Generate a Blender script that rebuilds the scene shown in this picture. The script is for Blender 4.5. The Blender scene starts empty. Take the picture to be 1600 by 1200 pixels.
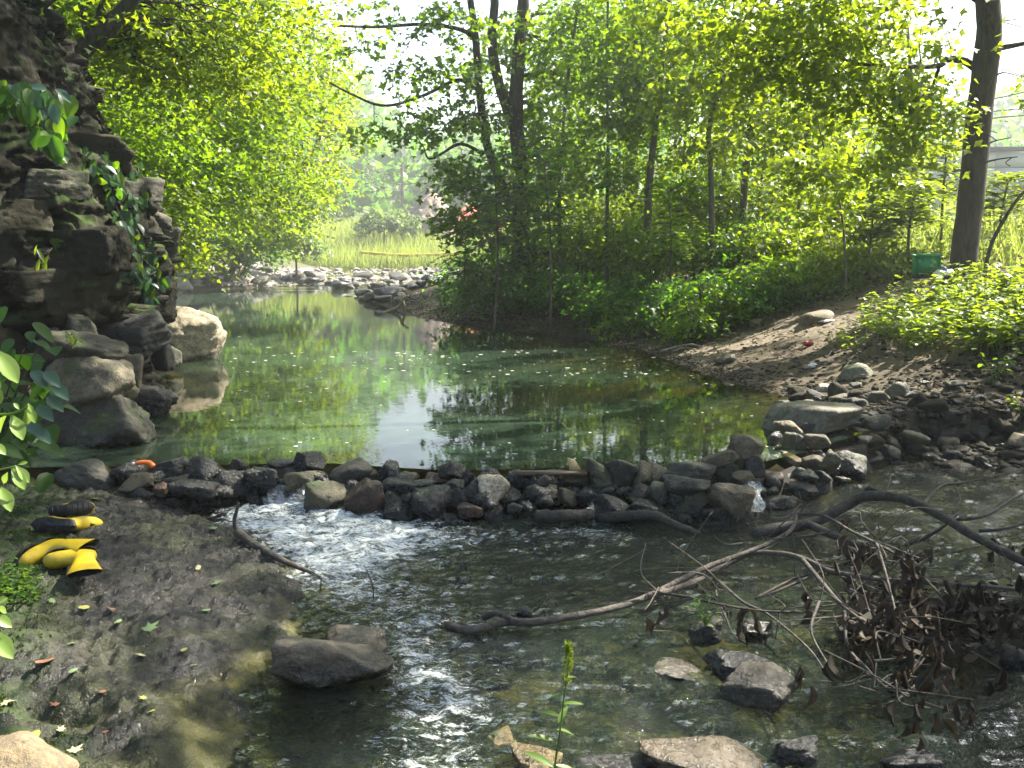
import bpy, math, random
import numpy as np
from mathutils import Vector, Matrix
from mathutils.bvhtree import BVHTree

R = math.radians
rng = np.random.default_rng(7)
random.seed(7)
S = bpy.context.scene
COL = S.collection

# ------------------------------------------------------------------ camera, sky, sun, exposure
CAM_H = 1.75
PITCH = 7.55
FPX = 1570.0                      # focal length in photograph pixels (1600 wide)
cd = bpy.data.cameras.new("camera")
cam = bpy.data.objects.new("camera", cd)
COL.objects.link(cam)
cam.location = (0, 0, CAM_H)
cam.rotation_euler = (R(90 - PITCH), 0, 0)
cd.sensor_width = 36.0
cd.lens = 36.0 * FPX / 1600.0
cd.clip_start = 0.05
cd.clip_end = 2000
S.camera = cam

SUN_AZ, SUN_EL = 58.0, 46.0       # degrees to the right of the view direction, and up
sd = np.array([math.cos(R(SUN_EL)) * math.sin(R(SUN_AZ)), math.cos(R(SUN_EL)) * math.cos(R(SUN_AZ)), math.sin(R(SUN_EL))])
W = bpy.data.worlds.new("World")
S.world = W
W.use_nodes = True
wn = W.node_tree
sky = wn.nodes.new("ShaderNodeTexSky")
sky.sky_type = 'NISHITA'
sky.sun_disc = False
sky.sun_elevation = R(SUN_EL)
sky.sun_rotation = R(SUN_AZ)
sky.air_density = 1.0
sky.dust_density = 3.0
sky.ozone_density = 1.0
bg = wn.nodes["Background"]
bg.inputs[1].default_value = 0.068
wn.links.new(sky.outputs[0], bg.inputs[0])
sl = bpy.data.lights.new("sun", 'SUN')
sl.energy = 5.0
sl.angle = R(0.5)
sl.color = (1.0, 0.93, 0.80)
so = bpy.data.objects.new("sun", sl)
COL.objects.link(so)
so.location = (20, 10, 30)
so.rotation_euler = Vector(sd).to_track_quat('Z', 'Y').to_euler()

S.view_settings.view_transform = 'Standard'
S.view_settings.look = 'None'
S.view_settings.gamma = 1.0
S.view_settings.use_curve_mapping = False
S.view_settings.exposure = 2.44
S.render.engine = 'CYCLES'
cy = S.cycles
cy.use_denoising = True
cy.max_bounces = 8
cy.diffuse_bounces = 3
cy.glossy_bounces = 3
cy.transmission_bounces = 4
cy.transparent_max_bounces = 8
cy.volume_bounces = 1
cy.caustics_reflective = False
cy.caustics_refractive = False
cy.sample_clamp_indirect = 6.0

# ------------------------------------------------------------------ pixel <-> place
cp, sp = math.cos(R(PITCH)), math.sin(R(PITCH))
def ray(u, v):
    t = (600.0 - v) / FPX
    return np.array([(u - 800.0) / FPX, cp + t * sp, -sp + t * cp])
def PZ(u, v, z):
    d = ray(u, v)
    k = (z - CAM_H) / d[2]
    return np.array([0, 0, CAM_H]) + d * k
def PD(u, v, y):
    d = ray(u, v)
    return np.array([0, 0, CAM_H]) + d * (y / d[1])

# ------------------------------------------------------------------ noise (numpy)
def _h(ix, iy, iz, seed):
    n = (ix.astype(np.int64) * 374761393 + iy.astype(np.int64) * 668265263 + iz.astype(np.int64) * 2147483647 + seed * 1274126177) & 0xFFFFFFFF
    n = ((n ^ (n >> 13)) * 1274126177) & 0xFFFFFFFF
    n = ((n ^ (n >> 15)) * 2246822519) & 0xFFFFFFFF
    return ((n ^ (n >> 16)) & 0xFFFFFF) / float(0xFFFFFF)
def vnoise(p, seed=0):
    p = np.asarray(p, float)
    i = np.floor(p).astype(np.int64)
    f = p - i
    f = f * f * f * (f * (f * 6 - 15) + 10)
    r = 0
    for dx in (0, 1):
        wx = f[:, 0] if dx else 1 - f[:, 0]
        for dy in (0, 1):
            wy = f[:, 1] if dy else 1 - f[:, 1]
            for dz in (0, 1):
                wz = f[:, 2] if dz else 1 - f[:, 2]
                r = r + wx * wy * wz * _h(i[:, 0] + dx, i[:, 1] + dy, i[:, 2] + dz, seed)
    return r * 2 - 1
def fbm(p, octv=4, seed=0, gain=0.5, lac=2.03):
    p = np.asarray(p, float)
    a, s, r = 1.0, 0.0, 0.0
    for k in range(octv):
        r = r + a * vnoise(p, seed + k * 17)
        s += a
        a *= gain
        p = p * lac + 3.7
    return r / s
def xyz(x, y, z=None):
    x = np.asarray(x, float).ravel()
    y = np.asarray(y, float).ravel()
    z = np.zeros_like(x) if z is None else np.asarray(z, float).ravel()
    return np.stack([x, y, z], 1)
def sstep(a, b, x):
    t = np.clip((x - a) / (b - a), 0, 1)
    return t * t * (3 - 2 * t)

# ------------------------------------------------------------------ mesh and object helpers
def mesh_from(name, V, tris=None, quads=None, smooth=True, mat_idx=None):
    V = np.asarray(V, np.float32).reshape(-1, 3)
    me = bpy.data.meshes.new(name)
    me.vertices.add(len(V))
    me.vertices.foreach_set("co", V.ravel())
    T = np.zeros((0, 3), np.int32) if tris is None or len(tris) == 0 else np.asarray(tris, np.int32).reshape(-1, 3)
    Q = np.zeros((0, 4), np.int32) if quads is None or len(quads) == 0 else np.asarray(quads, np.int32).reshape(-1, 4)
    nl = T.size + Q.size
    me.loops.add(nl)
    me.loops.foreach_set("vertex_index", np.concatenate([T.ravel(), Q.ravel()]))
    npoly = len(T) + len(Q)
    me.polygons.add(npoly)
    st = np.concatenate([np.arange(len(T)) * 3, T.size + np.arange(len(Q)) * 4]).astype(np.int32)
    me.polygons.foreach_set("loop_start", st)
    if smooth:
        me.polygons.foreach_set("use_smooth", np.ones(npoly, bool))
    me.update(calc_edges=True)
    me.validate()
    return me
class MB:
    """collects verts and faces for ONE mesh"""
    def __init__(self):
        self.v, self.t, self.q, self.n = [], [], [], 0
    def add(self, V, tris=None, quads=None):
        V = np.asarray(V, float).reshape(-1, 3)
        self.v.append(V)
        if tris is not None and len(tris):
            self.t.append(np.asarray(tris).reshape(-1, 3) + self.n)
        if quads is not None and len(quads):
            self.q.append(np.asarray(quads).reshape(-1, 4) + self.n)
        self.n += len(V)
    def mesh(self, name, smooth=True):
        return mesh_from(name, np.concatenate(self.v) if self.v else np.zeros((0, 3)),
                         np.concatenate(self.t) if self.t else None, np.concatenate(self.q) if self.q else None, smooth)
def add(name, me, mat=None, parent=None, loc=None, rot=None, scale=None, **props):
    o = bpy.data.objects.new(name, me)
    COL.objects.link(o)
    if mat is not None and len(me.materials) == 0:
        me.materials.append(mat)
    if parent is not None:
        o.parent = parent
    if loc is not None:
        o.location = loc
    if rot is not None:
        o.rotation_euler = rot
    if scale is not None:
        o.scale = scale
    for k, w in props.items():
        if w is not None:
            o[k] = w
    return o
def empty(name, loc, label, cat, group=None, rot=None):
    o = bpy.data.objects.new(name, None)
    COL.objects.link(o)
    o.empty_display_size = 0.1
    o.location = loc
    if rot is not None:
        o.rotation_euler = rot
    o["label"] = label
    o["category"] = cat
    if group:
        o["group"] = group
    return o
def grid_quads(nu, nv):
    i = np.arange(nu * nv).reshape(nv, nu)
    return np.stack([i[:-1, :-1].ravel(), i[:-1, 1:].ravel(), i[1:, 1:].ravel(), i[1:, :-1].ravel()], 1)
def smooth_path(pts, n):
    P = np.asarray(pts, float)
    if len(P) < 3:
        t = np.linspace(0, 1, n)[:, None]
        return P[0] * (1 - t) + P[-1] * t
    P = np.vstack([2 * P[0] - P[1], P, 2 * P[-1] - P[-2]])
    m = len(P) - 3
    out = []
    for t in np.linspace(0, m - 1e-6, n):
        i = int(t)
        f = t - i
        a, b, c, d = P[i], P[i + 1], P[i + 2], P[i + 3]
        out.append(0.5 * (2 * b + (c - a) * f + (2 * a - 5 * b + 4 * c - d) * f * f + (3 * b - a - 3 * c + d) * f ** 3))
    return np.array(out)
def tube(mb, pts, r0, r1, sides=7, n=None, rough=0.0, seed=0, rad=None, cap=True):
    n = n or max(4, len(pts) * 4)
    P = smooth_path(pts, n)
    T = np.gradient(P, axis=0)
    T /= np.linalg.norm(T, axis=1)[:, None] + 1e-9
    ref = np.array([0.0, 0.0, 1.0]) if abs(T[0][2]) < 0.8 else np.array([1.0, 0.0, 0.0])
    A = np.zeros_like(P)
    a = np.cross(T[0], ref)
    a /= np.linalg.norm(a)
    for i in range(n):
        a = a - T[i] * a.dot(T[i])
        a /= np.linalg.norm(a) + 1e-9
        A[i] = a
    B = np.cross(T, A)
    t = np.linspace(0, 1, n)
    rr = (r0 + (r1 - r0) * t) if rad is None else np.interp(t, np.linspace(0, 1, len(rad)), rad)
    th = np.linspace(0, 2 * np.pi, sides, endpoint=False)
    V = P[:, None, :] + rr[:, None, None] * (np.cos(th)[None, :, None] * A[:, None, :] + np.sin(th)[None, :, None] * B[:, None, :])
    V = V.reshape(-1, 3)
    if rough > 0:
        rep = np.repeat(rr, sides)
        s = 1.0 / max(r0, 1e-3)
        V = P.repeat(sides, 0) + (V - P.repeat(sides, 0)) * (1 + rough * fbm(V * np.array([s, s, s]) * 0.9 + seed * 7.1, 3, seed)[:, None])
    i = np.arange(n * sides).reshape(n, sides)
    j = np.roll(i, -1, 1)
    q = np.stack([i[:-1].ravel(), j[:-1].ravel(), j[1:].ravel(), i[1:].ravel()], 1)
    tr = []
    if cap:
        V = np.vstack([V, P[0] - T[0] * rr[0] * 0.15, P[-1] + T[-1] * rr[-1] * 0.3])
        c0, c1 = n * sides, n * sides + 1
        for k in range(sides):
            tr.append((c0, i[0][(k + 1) % sides], i[0][k]))
            tr.append((c1, i[-1][k], i[-1][(k + 1) % sides]))
    mb.add(V, tr, q)
    return P
def _ico(sub):
    import bmesh
    bm = bmesh.new()
    bmesh.ops.create_icosphere(bm, subdivisions=sub, radius=1.0)
    V = np.array([v.co[:] for v in bm.verts])
    T = np.array([[v.index for v in f.verts] for f in bm.faces])
    bm.free()
    return V / np.linalg.norm(V, axis=1)[:, None], T
ICO = {k: _ico(k) for k in (1, 2, 3, 4, 5)}
def rock_mesh(name, size, seed=0, ang=8.0, sub=3, rough=0.05, nplanes=14, flat=None, strata=0.0):
    """a stone: soft intersection of random half-spaces, scaled, with noise; size = full extents"""
    g = np.random.default_rng(seed)
    ang = ang * 2.2
    D, T = ICO[sub]
    N = g.normal(size=(nplanes, 3))
    N /= np.linalg.norm(N, axis=1)[:, None]
    hh = g.uniform(0.60, 1.05, nplanes)
    s = np.clip(D @ N.T, 0, None) / hh
    base = (np.abs(D) / 1.05) ** ang
    r = ((s ** ang).sum(1) + base.sum(1)) ** (-1.0 / ang)
    V = D * r[:, None]
    mx = V.max(0)
    mn = V.min(0)
    V = (V - (mx + mn) / 2) / (mx - mn) * 2
    nz = fbm(V * 1.5 + seed * 3.1, 4, seed) * rough * 2.2 + fbm(V * 5.0 + seed * 1.7, 3, seed + 5) * rough * 0.9
    rd = np.abs(vnoise(V * 2.6 + seed * 2.3, seed + 21)) + .5 * np.abs(vnoise(V * 6.1 + seed, seed + 22))
    nz = nz - rough * 1.1 * np.exp(-(rd / .16) ** 2)
    V = V * (1 + nz[:, None])
    if strata > 0:
        st = vnoise(np.stack([V[:, 0] * 0.6, V[:, 1] * 0.6, V[:, 2] * 7 + V[:, 0] * 0.8], 1) + seed, seed + 9)
        V[:, :2] *= (1 + strata * st[:, None])
    V = V * (np.asarray(size, float) / 2)
    return mesh_from(name, V, T, None, True)

# ------------------------------------------------------------------ materials
def newmat(name):
    m = bpy.data.materials.new(name)
    m.use_nodes = True
    nt = m.node_tree
    for n in list(nt.nodes):
        nt.nodes.remove(n)
    out = nt.nodes.new("ShaderNodeOutputMaterial")
    return m, nt, out
def N(nt, typ, **kw):
    n = nt.nodes.new(typ)
    for k, v in kw.items():
        if k.startswith("i_"):
            n.inputs[k[2:].replace("_", " ")].default_value = v
        else:
            setattr(n, k, v)
    return n
def L(nt, a, b):
    nt.links.new(a, b)
def noise(nt, vec, scale, detail=4.0, rough=0.55, dist=0.0):
    n = N(nt, "ShaderNodeTexNoise")
    n.inputs["Scale"].default_value = scale
    n.inputs["Detail"].default_value = detail
    n.inputs["Roughness"].default_value = rough
    n.inputs["Distortion"].default_value = dist
    if vec is not None:
        L(nt, vec, n.inputs["Vector"])
    return n.outputs["Fac"]
def ramp(nt, fac, stops):
    n = N(nt, "ShaderNodeValToRGB")
    e = n.color_ramp.elements
    while len(e) > 1:
        e.remove(e[-1])
    e[0].position, e[0].color = stops[0][0], (*stops[0][1], 1)
    for p, c in stops[1:]:
        x = e.new(p)
        x.color = (*c, 1)
    L(nt, fac, n.inputs[0])
    return n.outputs[0]
def mixc(nt, fac, a, b, blend='MIX'):
    n = N(nt, "ShaderNodeMix", data_type='RGBA', blend_type=blend)
    if isinstance(fac, (int, float)):
        n.inputs[0].default_value = fac
    else:
        L(nt, fac, n.inputs[0])
    for i, c in ((6, a), (7, b)):
        if isinstance(c, tuple):
            n.inputs[i].default_value = (*c, 1) if len(c) == 3 else c
        else:
            L(nt, c, n.inputs[i])
    return n.outputs[2]
def mth(nt, op, a, b=None, clamp=False):
    n = N(nt, "ShaderNodeMath", operation=op)
    n.use_clamp = clamp
    for i, c in ((0, a), (1, b)):
        if c is None:
            continue
        if isinstance(c, (int, float)):
            n.inputs[i].default_value = c
        else:
            L(nt, c, n.inputs[i])
    return n.outputs[0]
def mapr(nt, v, a, b, c=0.0, d=1.0):
    n = N(nt, "ShaderNodeMapRange")
    n.clamp = True
    n.interpolation_type = 'SMOOTHSTEP'
    for i, x in enumerate((a, b, c, d)):
        n.inputs[i + 1].default_value = x
    L(nt, v, n.inputs[0])
    return n.outputs[0]
def bump(nt, h, strength=0.4, dist=0.02, nrm=None):
    n = N(nt, "ShaderNodeBump")
    n.inputs["Strength"].default_value = strength
    n.inputs["Distance"].default_value = dist
    L(nt, h, n.inputs["Height"])
    if nrm is not None:
        L(nt, nrm, n.inputs["Normal"])
    return n.outputs[0]
def rock_mat(name, dark, light, rough=0.75, moss=0.0, wet_z=None, scale=7.0, mosscol=(0.035, 0.06, 0.012), stain=None, spec=0.5):
    m, nt, out = newmat(name)
    tc = N(nt, "ShaderNodeTexCoord")
    oi = N(nt, "ShaderNodeObjectInfo")
    geo = N(nt, "ShaderNodeNewGeometry")
    off = N(nt, "ShaderNodeVectorMath", operation='ADD')
    L(nt, tc.outputs["Object"], off.inputs[0])
    mul = mth(nt, 'MULTIPLY', oi.outputs["Random"], 37.0)
    L(nt, mul, off.inputs[1])
    vec = off.outputs[0]
    n1 = noise(nt, vec, scale, 6, 0.62, 0.4)
    n2 = noise(nt, vec, scale * 5.5, 5, 0.7)
    n3 = noise(nt, vec, scale * 0.35, 3)
    n4 = noise(nt, vec, scale * 16, 4, 0.75)
    vo = N(nt, 'ShaderNodeTexVoronoi', feature='DISTANCE_TO_EDGE')
    vo.inputs['Scale'].default_value = scale * 1.3
    wv = N(nt, 'ShaderNodeVectorMath', operation='ADD')
    L(nt, vec, wv.inputs[0])
    nzv = N(nt, 'ShaderNodeTexNoise')
    nzv.inputs['Scale'].default_value = scale * 1.1
    nzv.inputs['Detail'].default_value = 4
    L(nt, vec, nzv.inputs['Vector'])
    vs_ = N(nt, 'ShaderNodeVectorMath', operation='SCALE')
    vs_.inputs['Scale'].default_value = 1.6 / scale
    L(nt, nzv.outputs['Color'], vs_.inputs[0])
    L(nt, vs_.outputs[0], wv.inputs[1])
    L(nt, wv.outputs[0], vo.inputs['Vector'])
    crk = mapr(nt, vo.outputs['Distance'], 0.0, 0.035, 0.0, 1.0)
    crk = mth(nt, 'MAXIMUM', crk, mapr(nt, n3, 0.4, 0.55))
    c = ramp(nt, n1, [(0.25, dark), (0.72, light)])
    sp_ = ramp(nt, n2, [(0.32, (0.35, 0.35, 0.35)), (0.52, (1, 1, 1)), (0.72, (1.7, 1.62, 1.45))])
    c = mixc(nt, 0.85, c, sp_, 'MULTIPLY')
    c = mixc(nt, 0.6, c, ramp(nt, n4, [(0.35, (0.55, 0.55, 0.55)), (0.62, (1.3, 1.3, 1.25))]), 'MULTIPLY')
    c = mixc(nt, mapr(nt, crk, 0, 1, 0.25, 0), c, (0.008, 0.007, 0.005))
    if stain:
        c = mixc(nt, mapr(nt, n3, 0.48, 0.66, 0, 0.8), c, stain)
    br = mapr(nt, oi.outputs["Random"], 0, 1, 0.72, 1.25)
    bc = N(nt, "ShaderNodeCombineXYZ")
    for i in range(3):
        L(nt, br, bc.inputs[i])
    c = mixc(nt, 1.0, c, bc.outputs[0], 'MULTIPLY')
    if moss > 0:
        sx = N(nt, "ShaderNodeSeparateXYZ")
        L(nt, geo.outputs["Normal"], sx.inputs[0])
        up = mapr(nt, sx.outputs[2], -0.2, 0.8)
        mk = mth(nt, 'MULTIPLY', mapr(nt, noise(nt, vec, scale * 0.8, 5, 0.65), 0.62 - moss * 0.3, 0.74 - moss * 0.3), up)
        mc = ramp(nt, n2, [(0.3, tuple(x * 0.5 for x in mosscol)), (0.7, tuple(x * 1.5 for x in mosscol))])
        c = mixc(nt, mk, c, mc)
    rg = mapr(nt, n2, 0.3, 0.7, rough - 0.12, min(1, rough + 0.12))
    if wet_z is not None:
        sx2 = N(nt, "ShaderNodeSeparateXYZ")
        L(nt, geo.outputs["Position"], sx2.inputs[0])
        zz = mth(nt, 'ADD', sx2.outputs[2], mth(nt, 'MULTIPLY', mth(nt, 'SUBTRACT', n3, 0.5), 0.25))
        wet = mapr(nt, zz, wet_z, wet_z + 0.09, 1, 0)
        c = mixc(nt, mth(nt, 'MULTIPLY', wet, 0.62), c, (0.004, 0.0045, 0.004))
        rg = mth(nt, 'SUBTRACT', rg, mth(nt, 'MULTIPLY', wet, rough - 0.22), True)
    b = N(nt, "ShaderNodeBsdfPrincipled")
    b.inputs["Specular IOR Level"].default_value = spec
    L(nt, c, b.inputs["Base Color"])
    L(nt, rg, b.inputs["Roughness"])
    hh = mth(nt, 'ADD', n1, mth(nt, 'ADD', mth(nt, 'MULTIPLY', n2, 0.5), mth(nt, 'MULTIPLY', n4, 0.25)))
    hh = mth(nt, 'ADD', hh, mth(nt, 'MULTIPLY', crk, 0.15))
    L(nt, bump(nt, hh, 0.9, 0.028), b.inputs["Normal"])
    L(nt, b.outputs[0], out.inputs[0])
    return m
def leaf_mat(name, cols, trans, tmix=0.5, rough=0.45, spec=0.35, vary=True):
    """cols: list of two or three reflectance colours spread over the leaves; trans: light let through"""
    m, nt, out = newmat(name)
    geo = N(nt, "ShaderNodeNewGeometry")
    tc = N(nt, "ShaderNodeTexCoord")
    rnd = geo.outputs["Random Per Island"]
    pn = noise(nt, tc.outputs["Object"], 0.9, 2)
    f = mth(nt, 'ADD', mth(nt, 'MULTIPLY', rnd, 0.7), mth(nt, 'MULTIPLY', mth(nt, 'SUBTRACT', pn, 0.35), 1.0), True)
    k = len(cols)
    c = ramp(nt, f, [(0.1 + 0.8 * i / max(1, k - 1), cols[i]) for i in range(k)])
    sc = mapr(nt, rnd, 0, 1, 0.75, 1.2)
    cc = N(nt, "ShaderNodeCombineXYZ")
    for i in range(3):
        L(nt, sc, cc.inputs[i])
    t = mixc(nt, 1.0, trans, cc.outputs[0], 'MULTIPLY')
    b = N(nt, "ShaderNodeBsdfPrincipled")
    L(nt, c, b.inputs["Base Color"])
    b.inputs["Roughness"].default_value = rough
    b.inputs["Specular IOR Level"].default_value = spec
    tr = N(nt, "ShaderNodeBsdfTranslucent")
    L(nt, t, tr.inputs[0])
    mx = N(nt, "ShaderNodeMixShader")
    mx.inputs[0].default_value = tmix
    L(nt, b.outputs[0], mx.inputs[1])
    L(nt, tr.outputs[0], mx.inputs[2])
    L(nt, mx.outputs[0], out.inputs[0])
    return m
def plain_mat(name, col, rough=0.5, spec=0.5, var=0.15, scale=20.0, bmp=0.0, metal=0.0, dirt=None):
    m, nt, out = newmat(name)
    tc = N(nt, "ShaderNodeTexCoord")
    n1 = noise(nt, tc.outputs["Object"], scale, 5, 0.6)
    c = ramp(nt, n1, [(0.3, tuple(x * (1 - var) for x in col)), (0.7, tuple(min(1, x * (1 + var)) for x in col))])
    if dirt:
        n2 = noise(nt, tc.outputs["Object"], scale * 0.4, 6, 0.7)
        c = mixc(nt, mapr(nt, n2, 0.5, 0.68, 0, 0.75), c, dirt)
    b = N(nt, "ShaderNodeBsdfPrincipled")
    L(nt, c, b.inputs["Base Color"])
    b.inputs["Roughness"].default_value = rough
    b.inputs["Specular IOR Level"].default_value = spec
    b.inputs["Metallic"].default_value = metal
    if bmp > 0:
        L(nt, bump(nt, n1, bmp, 0.01), b.inputs["Normal"])
    L(nt, b.outputs[0], out.inputs[0])
    return m
def bark_mat(name, dark, light, moss=0.0, sc=(22, 22, 4)):
    m, nt, out = newmat(name)
    tc = N(nt, "ShaderNodeTexCoord")
    mp = N(nt, "ShaderNodeMapping")
    mp.inputs["Scale"].default_value = sc
    L(nt, tc.outputs["Object"], mp.inputs[0])
    n1 = noise(nt, mp.outputs[0], 1.0, 6, 0.65, 0.6)
    n2 = noise(nt, tc.outputs["Object"], 1.7, 4)
    c = ramp(nt, n1, [(0.32, dark), (0.66, light)])
    if moss:
        c = mixc(nt, mapr(nt, n2, 0.45, 0.7, 0, moss), c, (0.03, 0.045, 0.015))
    b = N(nt, "ShaderNodeBsdfPrincipled")
    L(nt, c, b.inputs["Base Color"])
    b.inputs["Roughness"].default_value = 0.85
    L(nt, bump(nt, n1, 0.8, 0.03), b.inputs["Normal"])
    L(nt, b.outputs[0], out.inputs[0])
    return m

M = {}
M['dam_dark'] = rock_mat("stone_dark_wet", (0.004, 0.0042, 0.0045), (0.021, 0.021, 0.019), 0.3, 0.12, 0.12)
M['dam_grey'] = rock_mat("stone_grey", (0.014, 0.014, 0.011), (0.066, 0.062, 0.048), 0.7, 0.12, 0.06)
M['dam_tan'] = rock_mat("stone_tan", (0.045, 0.037, 0.021), (0.18, 0.148, 0.092), 0.75, 0.1, 0.05)
M['dam_pale'] = rock_mat("stone_pale", (0.2, 0.17, 0.12), (0.4, 0.35, 0.26), 0.75, 0.0, 0.08)
M['dam_red'] = rock_mat("stone_rusty", (0.02, 0.013, 0.009), (0.095, 0.052, 0.03), 0.36, 0.05, 0.03)
M['dam_olive'] = rock_mat("stone_olive", (0.02, 0.019, 0.009), (0.09, 0.08, 0.04), 0.6, 0.3, 0.05)
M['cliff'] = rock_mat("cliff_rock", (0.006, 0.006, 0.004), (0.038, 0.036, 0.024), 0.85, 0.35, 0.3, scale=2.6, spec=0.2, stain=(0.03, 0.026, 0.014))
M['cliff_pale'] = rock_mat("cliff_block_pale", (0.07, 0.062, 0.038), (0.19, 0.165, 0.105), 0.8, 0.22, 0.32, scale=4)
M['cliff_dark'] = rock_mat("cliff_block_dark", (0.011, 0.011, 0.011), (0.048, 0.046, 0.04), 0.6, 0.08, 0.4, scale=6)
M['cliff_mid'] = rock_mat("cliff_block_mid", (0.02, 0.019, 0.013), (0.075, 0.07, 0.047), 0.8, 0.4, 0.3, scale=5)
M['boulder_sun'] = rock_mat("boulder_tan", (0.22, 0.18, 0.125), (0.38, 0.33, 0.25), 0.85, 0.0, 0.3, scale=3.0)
M['boulder_grey'] = rock_mat("boulder_grey_green", (0.07, 0.07, 0.05), (0.19, 0.18, 0.135), 0.8, 0.3, 0.05, scale=4)
M['cobble'] = rock_mat("cobble", (0.013, 0.012, 0.009), (0.062, 0.053, 0.036), 0.85, 0.1, 0.02, spec=0.15)
M['far_stone'] = rock_mat("river_stone_dry", (0.13, 0.12, 0.105), (0.32, 0.29, 0.26), 0.8, 0.0, 0.28)
M['stream_rock'] = rock_mat("stream_rock", (0.042, 0.034, 0.024), (0.14, 0.115, 0.08), 0.5, 0.1, 0.03, scale=5)
M['algae_rock'] = rock_mat("algae_rock", (0.04, 0.028, 0.008), (0.13, 0.095, 0.028), 0.3, 0.2, None, scale=8)
M['awash'] = rock_mat('awash_rock', (0.035, 0.026, 0.014), (0.10, 0.074, 0.04), 0.28, 0.0, None, scale=5)
M['corner_rock'] = rock_mat("corner_rock", (0.14, 0.105, 0.06), (0.22, 0.172, 0.105), 0.85, 0.0, None, scale=5)
M['bark_dark'] = bark_mat("bark_dark", (0.008, 0.007, 0.005), (0.065, 0.055, 0.040), 0.4)
M['bark_grey'] = bark_mat("bark_grey", (0.035, 0.03, 0.024), (0.13, 0.115, 0.09), 0.3)
M['bark_pale'] = bark_mat("bark_pale", (0.12, 0.105, 0.08), (0.3, 0.27, 0.21), 0.1)
M['dead_wood'] = bark_mat("dead_wood", (0.02, 0.017, 0.013), (0.095, 0.08, 0.064), 0.0, (26, 26, 26))
M['dead_wood_dark'] = bark_mat("dead_wood_dark", (0.012, 0.010, 0.009), (0.06, 0.05, 0.041), 0.2, (24, 24, 24))
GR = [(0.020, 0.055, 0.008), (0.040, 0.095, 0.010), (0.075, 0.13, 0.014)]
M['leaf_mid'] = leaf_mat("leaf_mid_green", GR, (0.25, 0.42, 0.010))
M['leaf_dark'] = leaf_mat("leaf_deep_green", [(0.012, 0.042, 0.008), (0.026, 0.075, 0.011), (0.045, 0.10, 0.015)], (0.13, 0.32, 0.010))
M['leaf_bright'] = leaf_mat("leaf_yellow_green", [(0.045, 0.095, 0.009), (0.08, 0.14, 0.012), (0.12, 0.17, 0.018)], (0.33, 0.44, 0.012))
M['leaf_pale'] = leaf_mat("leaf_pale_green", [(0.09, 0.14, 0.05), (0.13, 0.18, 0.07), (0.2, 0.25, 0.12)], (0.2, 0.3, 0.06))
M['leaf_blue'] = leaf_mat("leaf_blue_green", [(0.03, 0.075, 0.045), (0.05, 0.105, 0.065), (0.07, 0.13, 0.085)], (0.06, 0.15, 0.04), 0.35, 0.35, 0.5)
M['grass_far'] = leaf_mat("grass_blade", [(0.10, 0.15, 0.025), (0.16, 0.21, 0.045), (0.27, 0.28, 0.10)], (0.32, 0.40, 0.06), 0.5, 0.6, 0.2)
M['dead_leaf'] = leaf_mat("dead_leaf", [(0.010, 0.008, 0.006), (0.026, 0.020, 0.014), (0.075, 0.060, 0.043)], (0.022, 0.016, 0.010), 0.2, 0.7, 0.2)
M['litter'] = leaf_mat("leaf_litter", [(0.035, 0.022, 0.012), (0.085, 0.058, 0.03), (0.19, 0.145, 0.085)], (0.06, 0.04, 0.015), 0.12, 0.8, 0.2)
# ------------------------------------------------------------------ the land
POOL_Z = 0.25
RSY = [-8, 3, 6, 7.2, 7.9, 8.5, 9.3, 10.1, 10.9, 12.5, 15.4, 17.7, 19.1, 21.8, 24, 32, 38, 46, 52, 57, 62, 80]
RSX = [8.5, 6.8, 5.6, 4.9, 4.0, 3.15, 3.0, 2.95, 2.64, 2.39, 1.96, 1.13, 0, -1.4, -2.45, -4.6, -4.9, -4.0, -1.5, 3, 6, 6]
LSY = [-8, 3, 3.5, 4.1, 4.9, 6, 6.6, 7.0, 7.6, 8.5, 9.5, 11, 14, 16, 20, 28, 35, 37, 40.6, 49, 60, 80]
LSX = [-1.5, -1.4, -1.3, -1.13, -1.16, -1.5, -2.1, -3.0, -3.3, -3.2, -3.4, -3.8, -4.9, -5.4, -7.2, -10, -12, -12, -10.6, -10.2, -9.5, -9]
DAMX = [-3.4, -2.9, -1.3, -0.4, 0.4, 1.1, 1.55, 2.1, 2.6, 3.1, 3.6]
DAMY = [6.75, 6.8, 6.9, 6.65, 6.75, 6.6, 6.75, 7.2, 7.75, 8.3, 8.7]
def seg_dist(x, y, px, py):
    best = np.full(x.shape, 1e9)
    for i in range(len(px) - 1):
        ax, ay, bx, by = px[i], py[i], px[i + 1], py[i + 1]
        dx, dy = bx - ax, by - ay
        t = np.clip(((x - ax) * dx + (y - ay) * dy) / (dx * dx + dy * dy), 0, 1)
        best = np.minimum(best, np.hypot(x - ax - t * dx, y - ay - t * dy))
    return best
def shore(x, y):
    """signed distances landward of the right and the left shore"""
    r = seg_dist(x, y, RSX, RSY) * np.where(x > np.interp(y, RSY, RSX), 1, -1)
    l = seg_dist(x, y, LSX, LSY) * np.where(x < np.interp(y, LSY, LSX), 1, -1)
    return r, l
def stream_level(x, y):
    yd = np.interp(x, DAMX, DAMY)
    low = np.interp(y, [2.5, 3.4, 4.0, 5.0, 6.5], [-0.16, -0.13, -0.05, -0.01, 0.0])
    up = POOL_Z + np.interp(y, [38, 47, 62], [0, 0.12, 0.5])
    return np.where(y > yd, up, low)
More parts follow.
